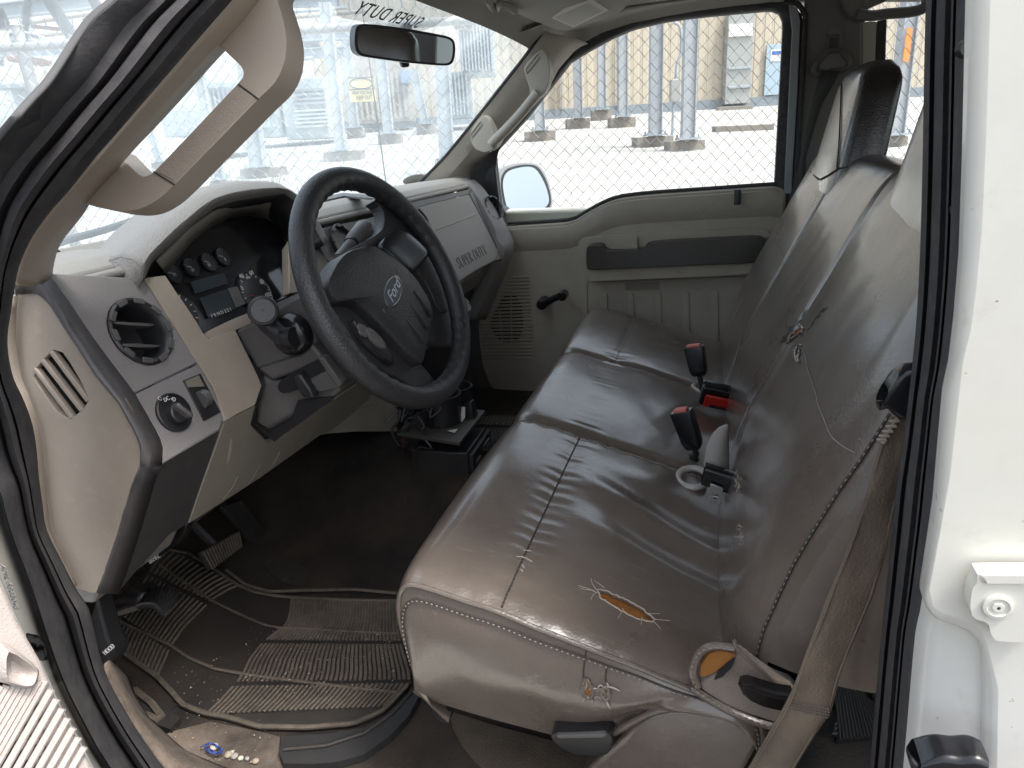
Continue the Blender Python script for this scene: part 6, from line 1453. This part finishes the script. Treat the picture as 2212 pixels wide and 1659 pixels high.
# open driver door, its inner face seen edge-on at the lower left
DN = Vector((.93, -.30, .12)).normalized(); DP0 = U(k8(250, 1000), ('Y', .36)); DPL = ('P', DP0, DN)
dd = panel('driver_door', KS(k8, (-300, 200), (-60, 390), (0, 520), (100, 750), (208, 935), (300, 1150), (400, 1335), (478, 1492), (560, 1650), (600, 1760), (-300, 1760)), DPL, .05, DOORP, truck, holes=[KS(kl, (-90, 830), (30, 865), (160, 900), (300, 950), (345, 1050), (380, 1140), (410, 1260), (440, 1400), (445, 1500), (420, 1640), (400, 1720), (-90, 1720))], bevel=.003)
MB().plate([p_ - DN * .03 for p_ in US(KS(kl, (-120, 800), (300, 930), (460, 1400), (430, 1760), (-120, 1760)), DPL)], -DN * .004).build('speaker_cavity', VOIDB, dd, smooth=False)
for k in range(19):
    x0 = -420 + k * 74
    a = U(kl(x0 + 560, 760 + max(0, k - 9) * 78), ('P', DP0 + DN * .003, DN)) if k < 0 else None
    p0 = (x0, 1800); p1 = (x0 + 560, 830)
    # clip the rib ends to the panel: upper ends follow a slanting line
    ue = (430 + (k - 11) * 52 if k > 10 else 430 - (11 - k) * 60, 830 + (k - 11) * 90 if k > 10 else 830 + (11 - k) * 8)
    sl_k = -(1800 - 830) / 560.
    lo = (ue[0] - (1800 - ue[1]) / 1.73, 1800)
    a = U(kl(*ue), ('P', DP0 + DN * .002, DN)); b = U(kl(*lo), ('P', DP0 + DN * .002, DN))
    MB().tube([a, b], .0036, 8).build('grille_rib', DOORP, dd)
for y0 in (1000, 1110, 1210, 1310, 1400, 1500, 1590):
    a = U(kl(40 + (y0 - 1000) * .52, y0), ('P', DP0 - DN * .004, DN)); b = U(kl(-60 + (y0 - 1000) * .52, y0 - 60), ('P', DP0 - DN * .004, DN)); MB().tube([a, b], .0035, 6).build('grille_bar', DOORP, dd)
    a = U(kl(340 + (y0 - 1200) * .3, y0 + 40), ('P', DP0 - DN * .004, DN)); b = U(kl(240 + (y0 - 1200) * .3, y0 - 30), ('P', DP0 - DN * .004, DN)); MB().tube([a, b], .0035, 6).build('grille_bar', DOORP, dd)
pk = chaikin([Vector((*q, 0)) for q in KS(kl, (-60, 440), (60, 480), (200, 580), (340, 690), (345, 760), (300, 880), (200, 900), (80, 870), (-60, 830))], 1)
pkq = US(pk, DPL); cq = sum(pkq, Vector()) / len(pkq)
MB().loft([pkq, [cq.lerp(p_, .9) + DN * .010 for p_ in pkq], [cq.lerp(p_, .72) + DN * .014 for p_ in pkq], [cq.lerp(p_, .5) + DN * .004 for p_ in pkq], [cq.lerp(p_, .02) - DN * .004 for p_ in pkq]], closed_v=True).build('map_pocket', DOORP, dd)

# rear pillar beside the driver: seal band and white paint
bl_ = [(2010, -60), (2004, 0), (2000, 120), (1996, 350), (1990, 560), (1982, 700), (1972, 800)] + KS(k7, (1215, 0), (1190, 200), (1160, 400), (1140, 600), (1120, 800), (1100, 1000), (1080, 1200), (1060, 1430), (1040, 1659), (1030, 1800))
br_ = [(2099, -60), (2097, 0), (2094, 120), (2088, 350), (2080, 560), (2068, 700), (2056, 800)] + KS(k7, (1375, 0), (1352, 250), (1330, 500), (1300, 720), (1270, 930), (1250, 1020), (1240, 1100), (1222, 1300), (1205, 1500), (1190, 1659), (1180, 1800))
L_, R_ = by_index(bl_, 80), by_index(br_, 80)
rows = []
for f_, y_ in ((0, .60), (.03, .548), (.10, .53), (.20, .54), (.28, .51), (.42, .498), (.55, .502), (.60, .48), (.66, .50), (.72, .47), (.9, .455), (1.0, .452)):
    rows.append([U(a.lerp(b, f_), ('Y', y_ + .05 * max(0, 1 - i / 30))) for i, (a, b) in enumerate(zip(L_, R_))])
MB().loft(rows).build('rear_door_seal', RUBBER, truck, solid=.002, label='black ribbed seal on the pillar behind the driver seat')
wp_ = []
for i, p_ in enumerate(R_):
    y_ = .452 + .05 * max(0, 1 - i / 30)
    a = U(p_, ('Y', y_)); k_ = i / 79
    row = [a, a + Vector((.012, -.010, 0)), a + Vector((.03, -.016, 0)), a + Vector((.08, -.016 - .006 * sin(k_ * 9), 0)), a + Vector((.15, -.02, 0)), a + Vector((.30, -.02, 0)), a + Vector((.5, -.01, 0))]
    wp_.append(row)
MB().loft(wp_).build('rear_pillar_panel', WPAINT, truck, solid=.003, label='white painted pillar behind the driver opening')
WY = ('Y', .425)
panel('pillar_lower_step', [(2106, -60), (2104, 0), (2101, 120), (2095, 350), (2087, 560), (2075, 700), (2063, 800)] + KS(k7, (1391, 0), (1368, 250), (1346, 500), (1315, 720), (1287, 915), (1306, 985), (1348, 1012), (1420, 1035), (1490, 1065), (1535, 1110), (1556, 1170), (1560, 1300), (1556, 1700), (1900, 1700)) + [(2400, 1700), (2400, -60)], ('Y', .424), .02, WPAINT, truck, bevel=.009, seg=4)
hb = panel('striker_plate', chaikin([Vector((*q, 0)) for q in KS(k7, (1520, 790), (1530, 785), (1900, 785), (1900, 1092), (1610, 1092), (1582, 1060), (1570, 1005), (1500, 985), (1486, 930), (1498, 850), (1520, 825))], 1, q=.2), ('Y', .408), .012, WPAINT, truck, bevel=.005, seg=3)
cb = U(k7(1612, 930), ('Y', .4075)); MB().lathe(cb, (0, -1, 0), [(.0085, -.001), (.008, .0015), (.0062, .0018), (.0056, .0005), (.0036, .0005), (.003, .002), (.001, .002)], 28).build('bolt_head', WPAINT, hb)
panel('plate_flange', KS(k7, (1530, 790), (1900, 790), (1900, 832), (1545, 830)), ('Y', .4065), .004, WPAINT, hb, bevel=.002)
for y in (455 * 1, 0): pass
for p_ in (kg(1650, 455), k3(1865, 1090)):
    c_ = U(p_, ('Y', .49)); MB().lathe(c_, (.3, -1, 0), [(.001, .004), (.004, .004), (.005, 0), (.001, 0)], 12).build('seal_clip', BLACK, truck)
MB().loft([rrect(U(p_, ('Y', .40)), Vector((.3, 0, 1)).normalized(), Vector((0, 1, 0)), s_, .012, .5, 4) for p_, s_ in ((k7(1232, 1610), .006), (k7(1300, 1625), .018), (k7(1370, 1640), .016), (k7(1430, 1640), .02), (k7(1480, 1680), .022))], closed_v=True).build('latch_cover', GLOSSB, truck, sub=2)

# rest of the shell outside the photograph's frame: roof rail, rear side, rocker, cowl and fender
rr_ = catmull([(-.30, .665, 1.835), (-.20, .70, 1.905), (-.05, .735, 1.965), (.3, .74, 1.99), (1.2, .74, 1.99)], 6)
MB().tube(rr_, [min(.055, .022 + .004 * i) for i in range(len(rr_))], 14).build('roof_rail', WPAINT, truck)
rr_ = catmull([(-.28, .72, 1.865), (-.18, .755, 1.915), (-.02, .79, 1.96), (.3, .80, 1.97), (1.2, .80, 1.97)], 6)
MB().tube(rr_, [min(.03, .014 + .003 * i) for i in range(len(rr_))], 10).build('roof_rail_trim', HEADL, truck)
MB().box((.72, .475, 1.05), 1.06, .06, .85).build('rear_body_side', WPAINT, truck, bevel=.012)
MB().add([(.19, .50, 1.45), (.33, .50, 1.45), (.36, .70, 2.0), (.20, .70, 2.0), (.19, .56, 1.45), (.33, .56, 1.45), (.36, .76, 2.0), (.20, .76, 2.0)], [(0, 1, 2, 3), (7, 6, 5, 4), (0, 4, 5, 1), (1, 5, 6, 2), (2, 6, 7, 3), (3, 7, 4, 0)]).build('rear_pillar_upper', WPAINT, truck, bevel=.01)
MB().box((-.3, .49, .70), 1.2, .12, .26).build('rocker_panel', WPAINT, truck, bevel=.03, seg=3)
MB().box((-1.40, .48, .92), .84, .10, .72).build('fender', WPAINT, truck, bevel=.03, seg=3)
MB().box((-1.33, 1.46, 1.22), .36, 1.8, .14).build('cowl', BLACK, truck, bevel=.02)
# ================================================================== FLOOR: mats, pedals, loose things
def FLp(pts, lift=.004): return [floor_pt(p_, lift) for p_ in pts]
def floor_thing(name, label, cat, pts): 
    c_ = sum(FLp(pts), Vector()) / len(pts); return thing(name, c_, label, cat)
mo_ = KS(k8, (545, 740), (610, 640), (760, 480), (820, 400), (880, 355), (960, 365), (1060, 430), (1180, 500), (1250, 535), (1360, 585), (1520, 600), (1800, 622), (2080, 625), (2080, 760), (2110, 940), (2145, 1055), (2110, 1110), (2040, 1180), (1940, 1240), (1800, 1280), (1580, 1300), (1400, 1290), (1250, 1265), (1190, 1250), (1090, 1240), (980, 1205), (930, 1180), (900, 1130), (830, 1050), (720, 960), (600, 880), (555, 800))
dm = floor_thing('floor_mat', 'black ribbed rubber floor mat crusted with tan dust under the pedals', 'floor mat', mo_)
def floor_plate(name, pts, lift, thick, m, par, bevel=.0, **kw):
    q = FLp(pts, lift); n = len(q); c_ = sum(q, Vector()) / n
    tris = tessellate_polygon([pts_3(pts)])
    bm = bmesh.new(); vs = [bm.verts.new(p_) for p_ in pts_3(pts)]
    for t in tris: bm.faces.new([vs[i] for i in t])
    for _ in range(4):
        es = [e for e in bm.edges if e.calc_length() > 45]
        if not es: break
        bmesh.ops.subdivide_edges(bm, edges=es, cuts=1)
    bmesh.ops.triangulate(bm, faces=bm.faces)
    ex = bmesh.ops.extrude_face_region(bm, geom=bm.faces[:]); low = {v for v in ex['geom'] if isinstance(v, bmesh.types.BMVert)}
    for v in bm.verts:
        v.co = floor_pt((v.co.x, v.co.y), lift) - (Vector((0, 0, thick)) if v in low else Vector())
    bmesh.ops.recalc_face_normals(bm, faces=bm.faces)
    me = bpy.data.meshes.new(name); bm.to_mesh(me); bm.free(); me.materials.append(m); o = bpy.data.objects.new(name, me); COL.objects.link(o); o.parent = par; o.matrix_parent_inverse = wm(par).inverted()
    return o
def pts_3(pts): return [Vector((p_[0], p_[1], 0)) for p_ in pts]
# dense base sheet so that it follows the floor up the toe board
floor_plate('mat_base', mo_, .006, .012, MATR, dm)
def ribs(left, right, n, par, r=.0030, lift=.0095, m=MATD, skip=(), name='mat_rib', tmax=1.0, prj=floor_pt):
    L0 = resample([Vector((*p_, 0)) for p_ in left], 24); R0_ = resample([Vector((*p_, 0)) for p_ in right], 24)
    for k in range(n):
        t = tmax * k / (n - 1); path = [a.lerp(b, t) for a, b in zip(L0, R0_)]
        for s0, s1 in skip:
            seg = path[int(s0 * 23):int(s1 * 23) + 1]
            q = [prj(p_, lift) for p_ in seg]
            MB().tube(q, r, 6, flat=.7).build(name, m, par)
secs = ((.02, .28), (.31, .62), (.66, .98))
Lr = KS(k8, (1075, 1222), (1150, 1150), (1245, 1045), (1275, 1000), (1300, 940), (1360, 860), (1430, 800), (1490, 760), (1515, 700), (1522, 618))
Rr = KS(k8, (2025, 1180), (2090, 1110), (2135, 1050), (2130, 1000), (2110, 930), (2090, 860), (2075, 800), (2070, 760), (2066, 700), (2062, 628))
ribs(Lr, Rr, 36, dm, skip=((.0, .30), (.345, .62), (.675, 1.0)))
Ll = KS(k8, (575, 840), (600, 760), (650, 680), (760, 520), (820, 420), (880, 362))
Rl = KS(k8, (820, 1020), (890, 862), (960, 765), (1100, 625), (1180, 575), (1240, 548))
ribs(Ll, Rl, 15, dm, skip=((.0, .24), (.29, .70), (.75, 1.0)), r=.0034)
def bar(pts, r=.0034, lift=.010, par=dm, m=MATD, name='mat_bar'):
    q = [floor_pt(p_, lift) for p_ in resample([Vector((*p_, 0)) for p_ in pts], 40)]; return MB().tube(q, r, 6, flat=.7).build(name, m, par)
bar(KS(k8, (1270, 1012), (1400, 1030), (1600, 1055), (1850, 1085), (2100, 1110)))
bar(KS(k8, (1440, 770), (1600, 775), (1800, 790), (2070, 800)))
bar(KS(k8, (830, 440), (960, 530), (1100, 625), (1250, 700), (1380, 755), (1470, 772)))
bar(KS(k8, (600, 725), (740, 790), (890, 862), (990, 930), (1120, 985), (1270, 1012)))
bar(KS(k8, (560, 790), (600, 860), (700, 940), (820, 1025), (900, 1110), (950, 1170), (1060, 1215), (1180, 1235), (1350, 1285), (1600, 1290), (1850, 1268), (2000, 1200), (2120, 1075)), .0048)
bar(KS(k8, (880, 362), (980, 380), (1100, 450), (1240, 548), (1330, 585), (1450, 605), (1525, 612), (1800, 625), (2075, 630)), .0045)
bar(KS(k8, (1180, 470), (1280, 545), (1400, 580), (1600, 575), (1850, 570), (2070, 590)), .004, .014)
fl_ = KS(k8, (1470, 1335), (1700, 1325), (1900, 1290), (2020, 1220), (2110, 1130), (2160, 1085), (2190, 1120), (2130, 1230), (2040, 1330), (1900, 1430), (1760, 1470), (1640, 1480), (1480, 1478), (1455, 1420))
floor_plate('mat_flange', fl_, .016, .014, mat('flange_rubber', (.02, .02, .021), .5, bump=.3, bscale=200, var=.5, vscale=7, vcol=(.045, .042, .04)), dm)
bar(KS(k8, (1480, 1405), (1700, 1385), (1900, 1320), (2040, 1220), (2150, 1100)), .004, .018, m=MATR)
floor_plate('mat_corner', KS(k8, (690, 1090), (780, 1150), (850, 1160), (940, 1240), (890, 1300), (800, 1270), (740, 1180)), .012, .012, MATR, dm)
MB().tube([floor_pt(p_, .016) for p_ in KS(k8, (700, 1095), (790, 1165), (845, 1235), (820, 1250), (760, 1225))], .006, 6).build('mat_corner_edge', MATD, dm)
# carpeted kick strip between seal and mat
ks0 = KS(k8, (540, 985), (600, 1110), (680, 1250), (760, 1360), (860, 1500), (960, 1640)); ks1 = KS(k8, (605, 975), (670, 1040), (700, 1130), (780, 1260), (860, 1330), (960, 1420), (1100, 1480), (1300, 1560))
s0 = resample([U(p_, ('Y', .545)) for p_ in ks0], 24); s1 = resample([floor_pt(p_, .012) for p_ in ks1], 24)
MB().loft([s0, [a.lerp(b, .33) + Vector((0, -.0, .012)) for a, b in zip(s0, s1)], [a.lerp(b, .7) + Vector((0, 0, .012)) for a, b in zip(s0, s1)], s1]).build('sill_carpet', CARPET_L, truck, solid=.006)
fl2 = KS(k8, (860, 1330), (900, 1310), (1100, 1260), (1350, 1310), (1460, 1340), (1455, 1430), (1480, 1480), (1640, 1500), (1500, 1700), (900, 1700))
floor_plate('dirty_carpet', fl2, .003, .004, CARPET_L, truck)
fl3 = KS(k9, (400, 1400), (620, 1470), (850, 1530), (1100, 1600), (1120, 1700), (600, 1720), (460, 1560), (420, 1480))
floor_plate('worn_carpet', fl3, .004, .004, mat('worn_carpet', (.115, .088, .06), .95, bump=1., bscale=260, var=.8, vscale=8, vcol=(.05, .04, .03), var2=.4, v2scale=14, v2col=(.03, .028, .028)), truck)
# hood release beside the kick panel
hr = panel('hood_release', KS(k8, (500, 610), (530, 720), (560, 830), (590, 900), (590, 955), (560, 975), (530, 960), (500, 850), (470, 720)), ('Y', .66), .03, BLACK, truck, bevel=.004)
text('release_lettering', 'HOOD', U(k8(568, 885), ('Y', .6575)), (U(k8(585, 872), ('Y', .6575)) - U(k8(552, 900), ('Y', .6575))), (-.2, 0, .9), .011, INKW, hr)
br_p = panel('brake_release', KS(k8, (690, 500), (740, 430), (860, 335), (930, 250), (968, 226), (975, 245), (935, 330), (905, 350), (850, 388), (770, 440), (715, 500)), ('Y', .80), .02, GLOSSB, truck, bevel=.003)
a, b = U(k8(768, 428), ('Y', .797)), U(k8(832, 385), ('Y', .797)); text('release_lettering', 'BRAKE', a.lerp(b, .5), b - a, Vector((-.1, 0, 1)), .019, INKW, br_p, sx=(b - a).length / .066)
# parking brake pedal
YBp = ('Y', .80)
pb = MB().loft([resample(US(KS(k8, (520, 640), (640, 600), (760, 585)), ('Y', .80)), 8), resample(US(KS(k8, (520, 668), (640, 640), (720, 655)), ('Y', .79)), 8)]).build('parking_brake_pedal', BLACK, truck, solid=.008)
panel('pedal_arm', KS(k8, (538, 710), (640, 678), (715, 655), (720, 680), (640, 705), (545, 732)), ('Y', .79), .02, mat('arm_dusty', (.13, .105, .085), .8), pb, bevel=.002)
p0 = KS(k8, (705, 650), (745, 600), (800, 572), (850, 568), (900, 580), (940, 612)); p1 = KS(k8, (712, 668), (755, 655), (800, 655), (830, 675), (850, 700), (862, 714))
q0 = resample(US(p0, ('Y', .86)), 16); q1 = resample(US(p1, ('Y', .79)), 16)
PADM = mat('pedal_rubber', (.03, .028, .028), .55, var=.3, vscale=16, vcol=(.08, .07, .06))
pd_ = MB().loft([q0, q1]).build('pedal_pad', PADM, pb, solid=.012)
for k in range(15):
    t = (k + .5) / 15; a = q0[0].lerp(q0[0], 0); i = t * 15; j = int(i); f_ = i - j
    a = q0[j].lerp(q0[min(j + 1, 15)], f_) + Vector((.004, -.003, .008)); b = q1[j].lerp(q1[min(j + 1, 15)], f_) + Vector((.004, -.003, .008))
    MB().tube([a, b], .0022, 5).build('pad_rib', PADM, pd_)
# brake pedal and accelerator on the toe board
def pedal(name, quad, dist_x, n, label):
    q = [U(p_, ('X', dist_x)) for p_ in quad]; cq = sum(q, Vector()) / 4
    t = MB().plate(q, (-.012, 0, -.004)).build(name, PADM, truck, bevel=.003, label=label)
    for k in range(n):
        s_ = (k + .5) / n; a = q[0].lerp(q[1], s_); b = q[3].lerp(q[2], s_); MB().tube([a + Vector((.003, 0, .001)), b + Vector((.003, 0, .001))], .0022, 5).build('pad_rib', MATD if name == 'brake_pedal' else PADM, t)
    MB().tube([cq + Vector((-.015, 0, 0)), cq + Vector((-.10, 0, .10)), cq + Vector((-.14, 0, .3))], .011, 8).build('pedal_arm', BLACK, t)
pedal('brake_pedal', KS(k8, (1048, 378), (1245, 268), (1262, 345), (1098, 470)), -1.0, 14, 'wide ribbed brake pedal')
pedal('accelerator_pedal', KS(k8, (1160, 140), (1255, 108), (1388, 275), (1312, 325)), -1.04, 9, 'narrow ribbed accelerator pedal')
fpm = mat('floor_pad_rubber', (.026, .022, .019), .85, bump=.5, bscale=200, var=.6, vscale=9, vcol=(.05, .04, .031))
fpo = floor_plate('floor_pad', chaikin([Vector((*q, 0)) for q in KS(k8, (1368, 425), (1400, 392), (1450, 385), (1520, 415), (1620, 470), (1600, 520), (1500, 540), (1420, 500))], 1), .006, .006, fpm, truck)
for q in (((1415, 440), (1450, 415), (1470, 430), (1432, 462)), ((1450, 490), (1490, 462), (1502, 500), (1470, 520)), ((1520, 500), (1560, 470), (1580, 500), (1540, 520))):
    floor_plate('pad_boss', KS(k8, *q), .010, .005, fpm, fpo)
# passenger mat and the mat behind the seat
pm_ = KS(ke, (1500, 560), (1800, 530), (2300, 540), (2300, 900), (1680, 1080), (1500, 1000), (1400, 800))
pmat = floor_thing('floor_mat', 'grey ribbed rubber floor mat on the passenger side behind the cup holder', 'floor mat', pm_)
floor_plate('mat_base', pm_, .014, .014, MATR, pmat)
ribs(KS(ke, (1500, 700), (1560, 640), (1580, 570)), KS(ke, (2250, 740), (2290, 650), (2300, 570)), 14, pmat, r=.005, lift=.018, m=mat('mat_rib_grey', (.09, .085, .075), .8), skip=((0, 1),))
ribs(KS(ke, (1690, 1000), (1690, 900), (1640, 780)), KS(ke, (2280, 900), (2290, 820), (2280, 760)), 12, pmat, r=.005, lift=.018, m=bpy.data.materials['mat_rib_grey'], skip=((0, 1),))
rm_ = KS(k7, (700, 1659), (760, 1500), (830, 1330), (950, 1220), (1090, 1120), (1110, 1659), (1100, 1760), (700, 1760))
def rear_pt(p_, lift=0.): return U(p_, ('Z', FZ + .02 + lift))
rmat = thing('floor_mat', rear_pt(k7(950, 1450)), 'black rubber mat with chevron ribs on the floor behind the seat', 'floor mat')
MB().plate([rear_pt(p_, .0) for p_ in rm_], (0, 0, -.012)).build('mat_base', MATR, rmat, smooth=False)
RIBK = mat('mat_rib_black', (.03, .03, .031), .5)
for k in range(15):
    a, b = rear_pt(k7(870 + k * 13, 1290 + k * 8 - 30), .004), rear_pt(k7(900 + k * 16, 1540 - k * 2), .004); MB().tube([a, b], .005, 6).build('mat_rib', RIBK, rmat)
for k in range(12):
    a, b = rear_pt(k7(1000 + k * 6, 1230 - k * 9), .004), rear_pt(k7(1085, 1400 - k * 24), .004); MB().tube([a, b], .0045, 6).build('mat_rib', RIBK, rmat)
for k in range(9):
    a, b = rear_pt(k7(800, 1490 - k * 16), .004), rear_pt(k7(900, 1510 - k * 22), .004); MB().tube([a, b], .0045, 6).build('mat_rib', RIBK, rmat)
# grit on the mat (too fine to count) and loose stones
gr = MB(); r_ = random.Random(12)
for k in range(420):
    if k < 260: px = (r_.uniform(1280, 2050), r_.uniform(760, 1120))
    elif k < 340: px = (r_.uniform(900, 1300), r_.uniform(900, 1250))
    else: px = (r_.uniform(700, 1500), r_.uniform(1250, 1480))
    c_ = floor_pt(k8(*px), .014 if k < 340 else .008); s_ = r_.uniform(.0008, .0022)
    vs = [c_ + Vector((r_.uniform(-1, 1), r_.uniform(-1, 1), r_.uniform(-.6, .9))) * s_ for _ in range(4)]
    gr.add(vs, [(0, 1, 2), (0, 2, 3), (0, 3, 1), (1, 3, 2)])
o = gr.build('grit', mat('grit_stone', (.32, .28, .23), .9), None, smooth=False, kind='stuff', fix=False); o['label'] = 'fine gravel grit scattered over the driver floor'
peb = [((1115, 1392), .011, 'whitest pebble lying beneath the blue string'), ((1190, 1432), .010, 'pale pebble second along from the blue string'), ((1222, 1440), .009, 'round grey pebble in the middle of the row below the mat'), ((1255, 1450), .007, 'small tan pebble third from the end of the pebble row'), ((1335, 1465), .009, 'lone pale pebble farthest from the blue string'), ((1290, 1452), .006, 'smallest tan pebble just before the lone pale one'), ((1210, 1420), .006, 'tiny cream pebble touching the two grey ones')]
PEBM = [mat('pebble_%s' % n, c_, .85, bump=.5, bscale=120) for n, c_ in (('white', (.5, .46, .4)), ('tan', (.36, .3, .23)), ('grey', (.3, .28, .25)))]
for i, (px, s_, lb) in enumerate(peb):
    s_ *= .62; c_ = floor_pt(k8(*px), .004 + s_ * .5); bm = bmesh.new(); bmesh.ops.create_icosphere(bm, subdivisions=2, radius=s_)
    for v in bm.verts: v.co = v.co * (1 + .28 * noise.noise(v.co * 90 + Vector((i * 7, 0, 0)))); v.co.z *= .65; v.co += c_
    me = bpy.data.meshes.new('pebble'); bm.to_mesh(me); bm.free(); me.materials.append(PEBM[i % 3]); o = bpy.data.objects.new('pebble', me); COL.objects.link(o); tag(o, lb, 'pebble', 'pebbles on the carpet below the mat')
sp = KS(k8, (1048, 1392), (1080, 1378), (1120, 1380), (1150, 1398), (1158, 1420), (1135, 1425), (1100, 1408), (1075, 1392), (1095, 1372), (1130, 1385), (1148, 1410), (1120, 1428), (1070, 1405))
q = [floor_pt(p_, .010 + .006 * abs(sin(i * 1.3))) for i, p_ in enumerate(catmull([Vector((*p_, 0)) for p_ in sp], 6))]
tag(MB().tube(q, .0011, 6).build('string', mat('blue_string', (.05, .1, .36), .7), None), 'tangled scrap of bright blue string on the carpet', 'string')

# cup holder tray and radio box in the middle of the floor
TZ = .985
TP = ('Z', TZ)
tray = thing('cup_holder_tray', U(ke(850, 700), TP), 'black cup holder stand on a thin plate between seat and dash, holding scraps of paper', 'cup holder')
panel('tray_plate', KS(ke, (85, 840), (300, 560), (1380, 430), (1612, 455), (1262, 885), (1165, 1012), (1100, 1005)), TP, .008, mat('tray_plastic', (.06, .055, .048), .5, var=.4, vscale=12, vcol=(.12, .105, .09)), tray, bevel=.002)
cc = U(ke(930, 790), TP); 
cup = MB().lathe(U(ke(880, 640), TP), (0, 0, 1), [(.048, .0), (.052, .075), (.047, .075), (.043, .004), (.001, .004)], 36).build('cup_ring', BLACK, tray)
MB().lathe(U(ke(1120, 400), ('Z', TZ)), (0, 0, 1), [(.042, .0), (.046, .06), (.041, .06), (.038, .004), (.001, .004)], 36).build('cup_ring', BLACK, tray)
panel('holder_side', KS(ke, (1210, 395), (1350, 315), (1430, 610), (1280, 800), (1190, 780)), ('Y', U(ke(1300, 600), TP).y), .03, BLACK, tray, bevel=.003)
paper_pts = US(KS(ke, (1205, 392), (1265, 400), (1260, 580), (1175, 710)), ('Y', U(ke(1300, 600), TP).y - .02))
tag(MB().plate(paper_pts, (0, .001, 0)).build('paper_scrap', PAPER, None, smooth=False), 'tall cream paper strip tucked at the side of the cup holder', 'paper', 'paper scraps in the cup holder')
pp = US(KS(ke, (850, 375), (1000, 280), (1028, 350), (900, 380)), ('Y', U(ke(900, 640), TP).y)); tag(MB().plate(pp, (0, .001, 0)).build('paper_scrap', PAPER, None, smooth=False), 'crumpled paper peeping out of the cup ring under the wheel rim', 'paper', 'paper scraps in the cup holder')
pp = US(KS(ke, (960, 808), (1140, 780), (1080, 845)), ('Z', TZ + .003)); tag(MB().plate(pp, (0, 0, .001)).build('paper_scrap', PAPER, None, smooth=False), 'small torn paper corner lying on the tray plate', 'paper', 'paper scraps in the cup holder')
RZ = ('Z', .945)
rbx = thing('two_way_radio', U(ke(1300, 950), RZ), 'black radio box with front keys on the floor under the cup holder', 'radio')
panel('radio_body', KS(ke, (300, 1130), (480, 960), (1150, 760), (1620, 742), (1305, 1185), (950, 1180)), RZ, .12, mat('radio_case', (.02, .02, .022), .4, var=.4, vscale=12, vcol=(.05, .047, .043)), rbx, bevel=.004)
fa = U(ke(1310, 1190), RZ); fb = U(ke(1622, 750), RZ); fd = (fb - fa).normalized()
MB().box(fa.lerp(fb, .5) + Vector((.006, 0, -.055)), (fb - fa).length, .012, .10, fd, fd.cross(Vector((0, 0, 1))), (0, 0, 1)).build('radio_face', BLACK, rbx, bevel=.003)
for k in range(6):
    MB().box(fa.lerp(fb, .55 + .07 * k) + Vector((.014, 0, -.03 - .004 * k)), .008, .004, .005, fd, fd.cross(Vector((0, 0, 1))), (0, 0, 1)).build('radio_key', CHROME if k < 3 else SHROUD, rbx)
for k in range(5): MB().box(fa.lerp(fb, .72) + Vector((.014, 0, -.02 - .013 * k)), .05, .004, .003, fd, fd.cross(Vector((0, 0, 1))), (0, 0, 1)).build('speaker_slit', SHROUD, rbx)
MB().box(fa.lerp(fb, .25) + Vector((.014, 0, -.035)), .03, .004, .009, fd, fd.cross(Vector((0, 0, 1))), (0, 0, 1)).build('radio_key', SHROUD, rbx)
ww = MB()
for k in range(4):
    ww.tube(catmull([U(ke(150 + k * 30, 930 + k * 22), ('Z', .94)), U(ke(190, 1000 + k * 30), ('Z', .93)), U(ke(160 + k * 20, 1120 + k * 30), ('Z', .86)), U(ke(140, 1250), ('Z', .8))], 4), .0022, 5)
ww.build('red_wire', mat('red_wire', (.22, .04, .03), .6), rbx)
kn = MB(); r_ = random.Random(4)
for k in range(9):
    a = U(ke(150 + r_.uniform(0, 300), 380 + r_.uniform(0, 250)), ('Y', 1.42)); pth = [a]
    for j in range(5): pth.append(pth[-1] + Vector((r_.uniform(-.03, .03), r_.uniform(-.02, .02), r_.uniform(-.035, .02))))
    kn.tube(catmull(pth, 4), .003, 5)
kn.build('loose_cable', BLACK, rbx)
# white plastic knob hanging below the dash by the wheel
kb_ = MB().loft([rrect(U(kb(*p_), ('X', -.70)), Vector((0, 1, 0)), Vector((0, 0, 1)), s_, s_ * .8, .6, 5) for p_, s_ in (((640, 1390), .012), ((700, 1400), .022), ((760, 1430), .018), ((800, 1450), .006))], closed_v=True).build('white_lever_end', WPLAST, truck)

# ------------------------------------------------------------------ tidy: three levels at most, and every fence, column, building and beam is a thing
for o in list(C.objects):
    ch = [o]
    while ch[-1].parent is not None: ch.append(ch[-1].parent)
    ch.reverse()
    if len(ch) > 3:
        o.parent = ch[1]; o.matrix_parent_inverse = wm(ch[1]).inverted()
for o in C.objects:
    if o.parent is None and o.get('category') and not o.get('kind'): o['kind'] = 'thing'
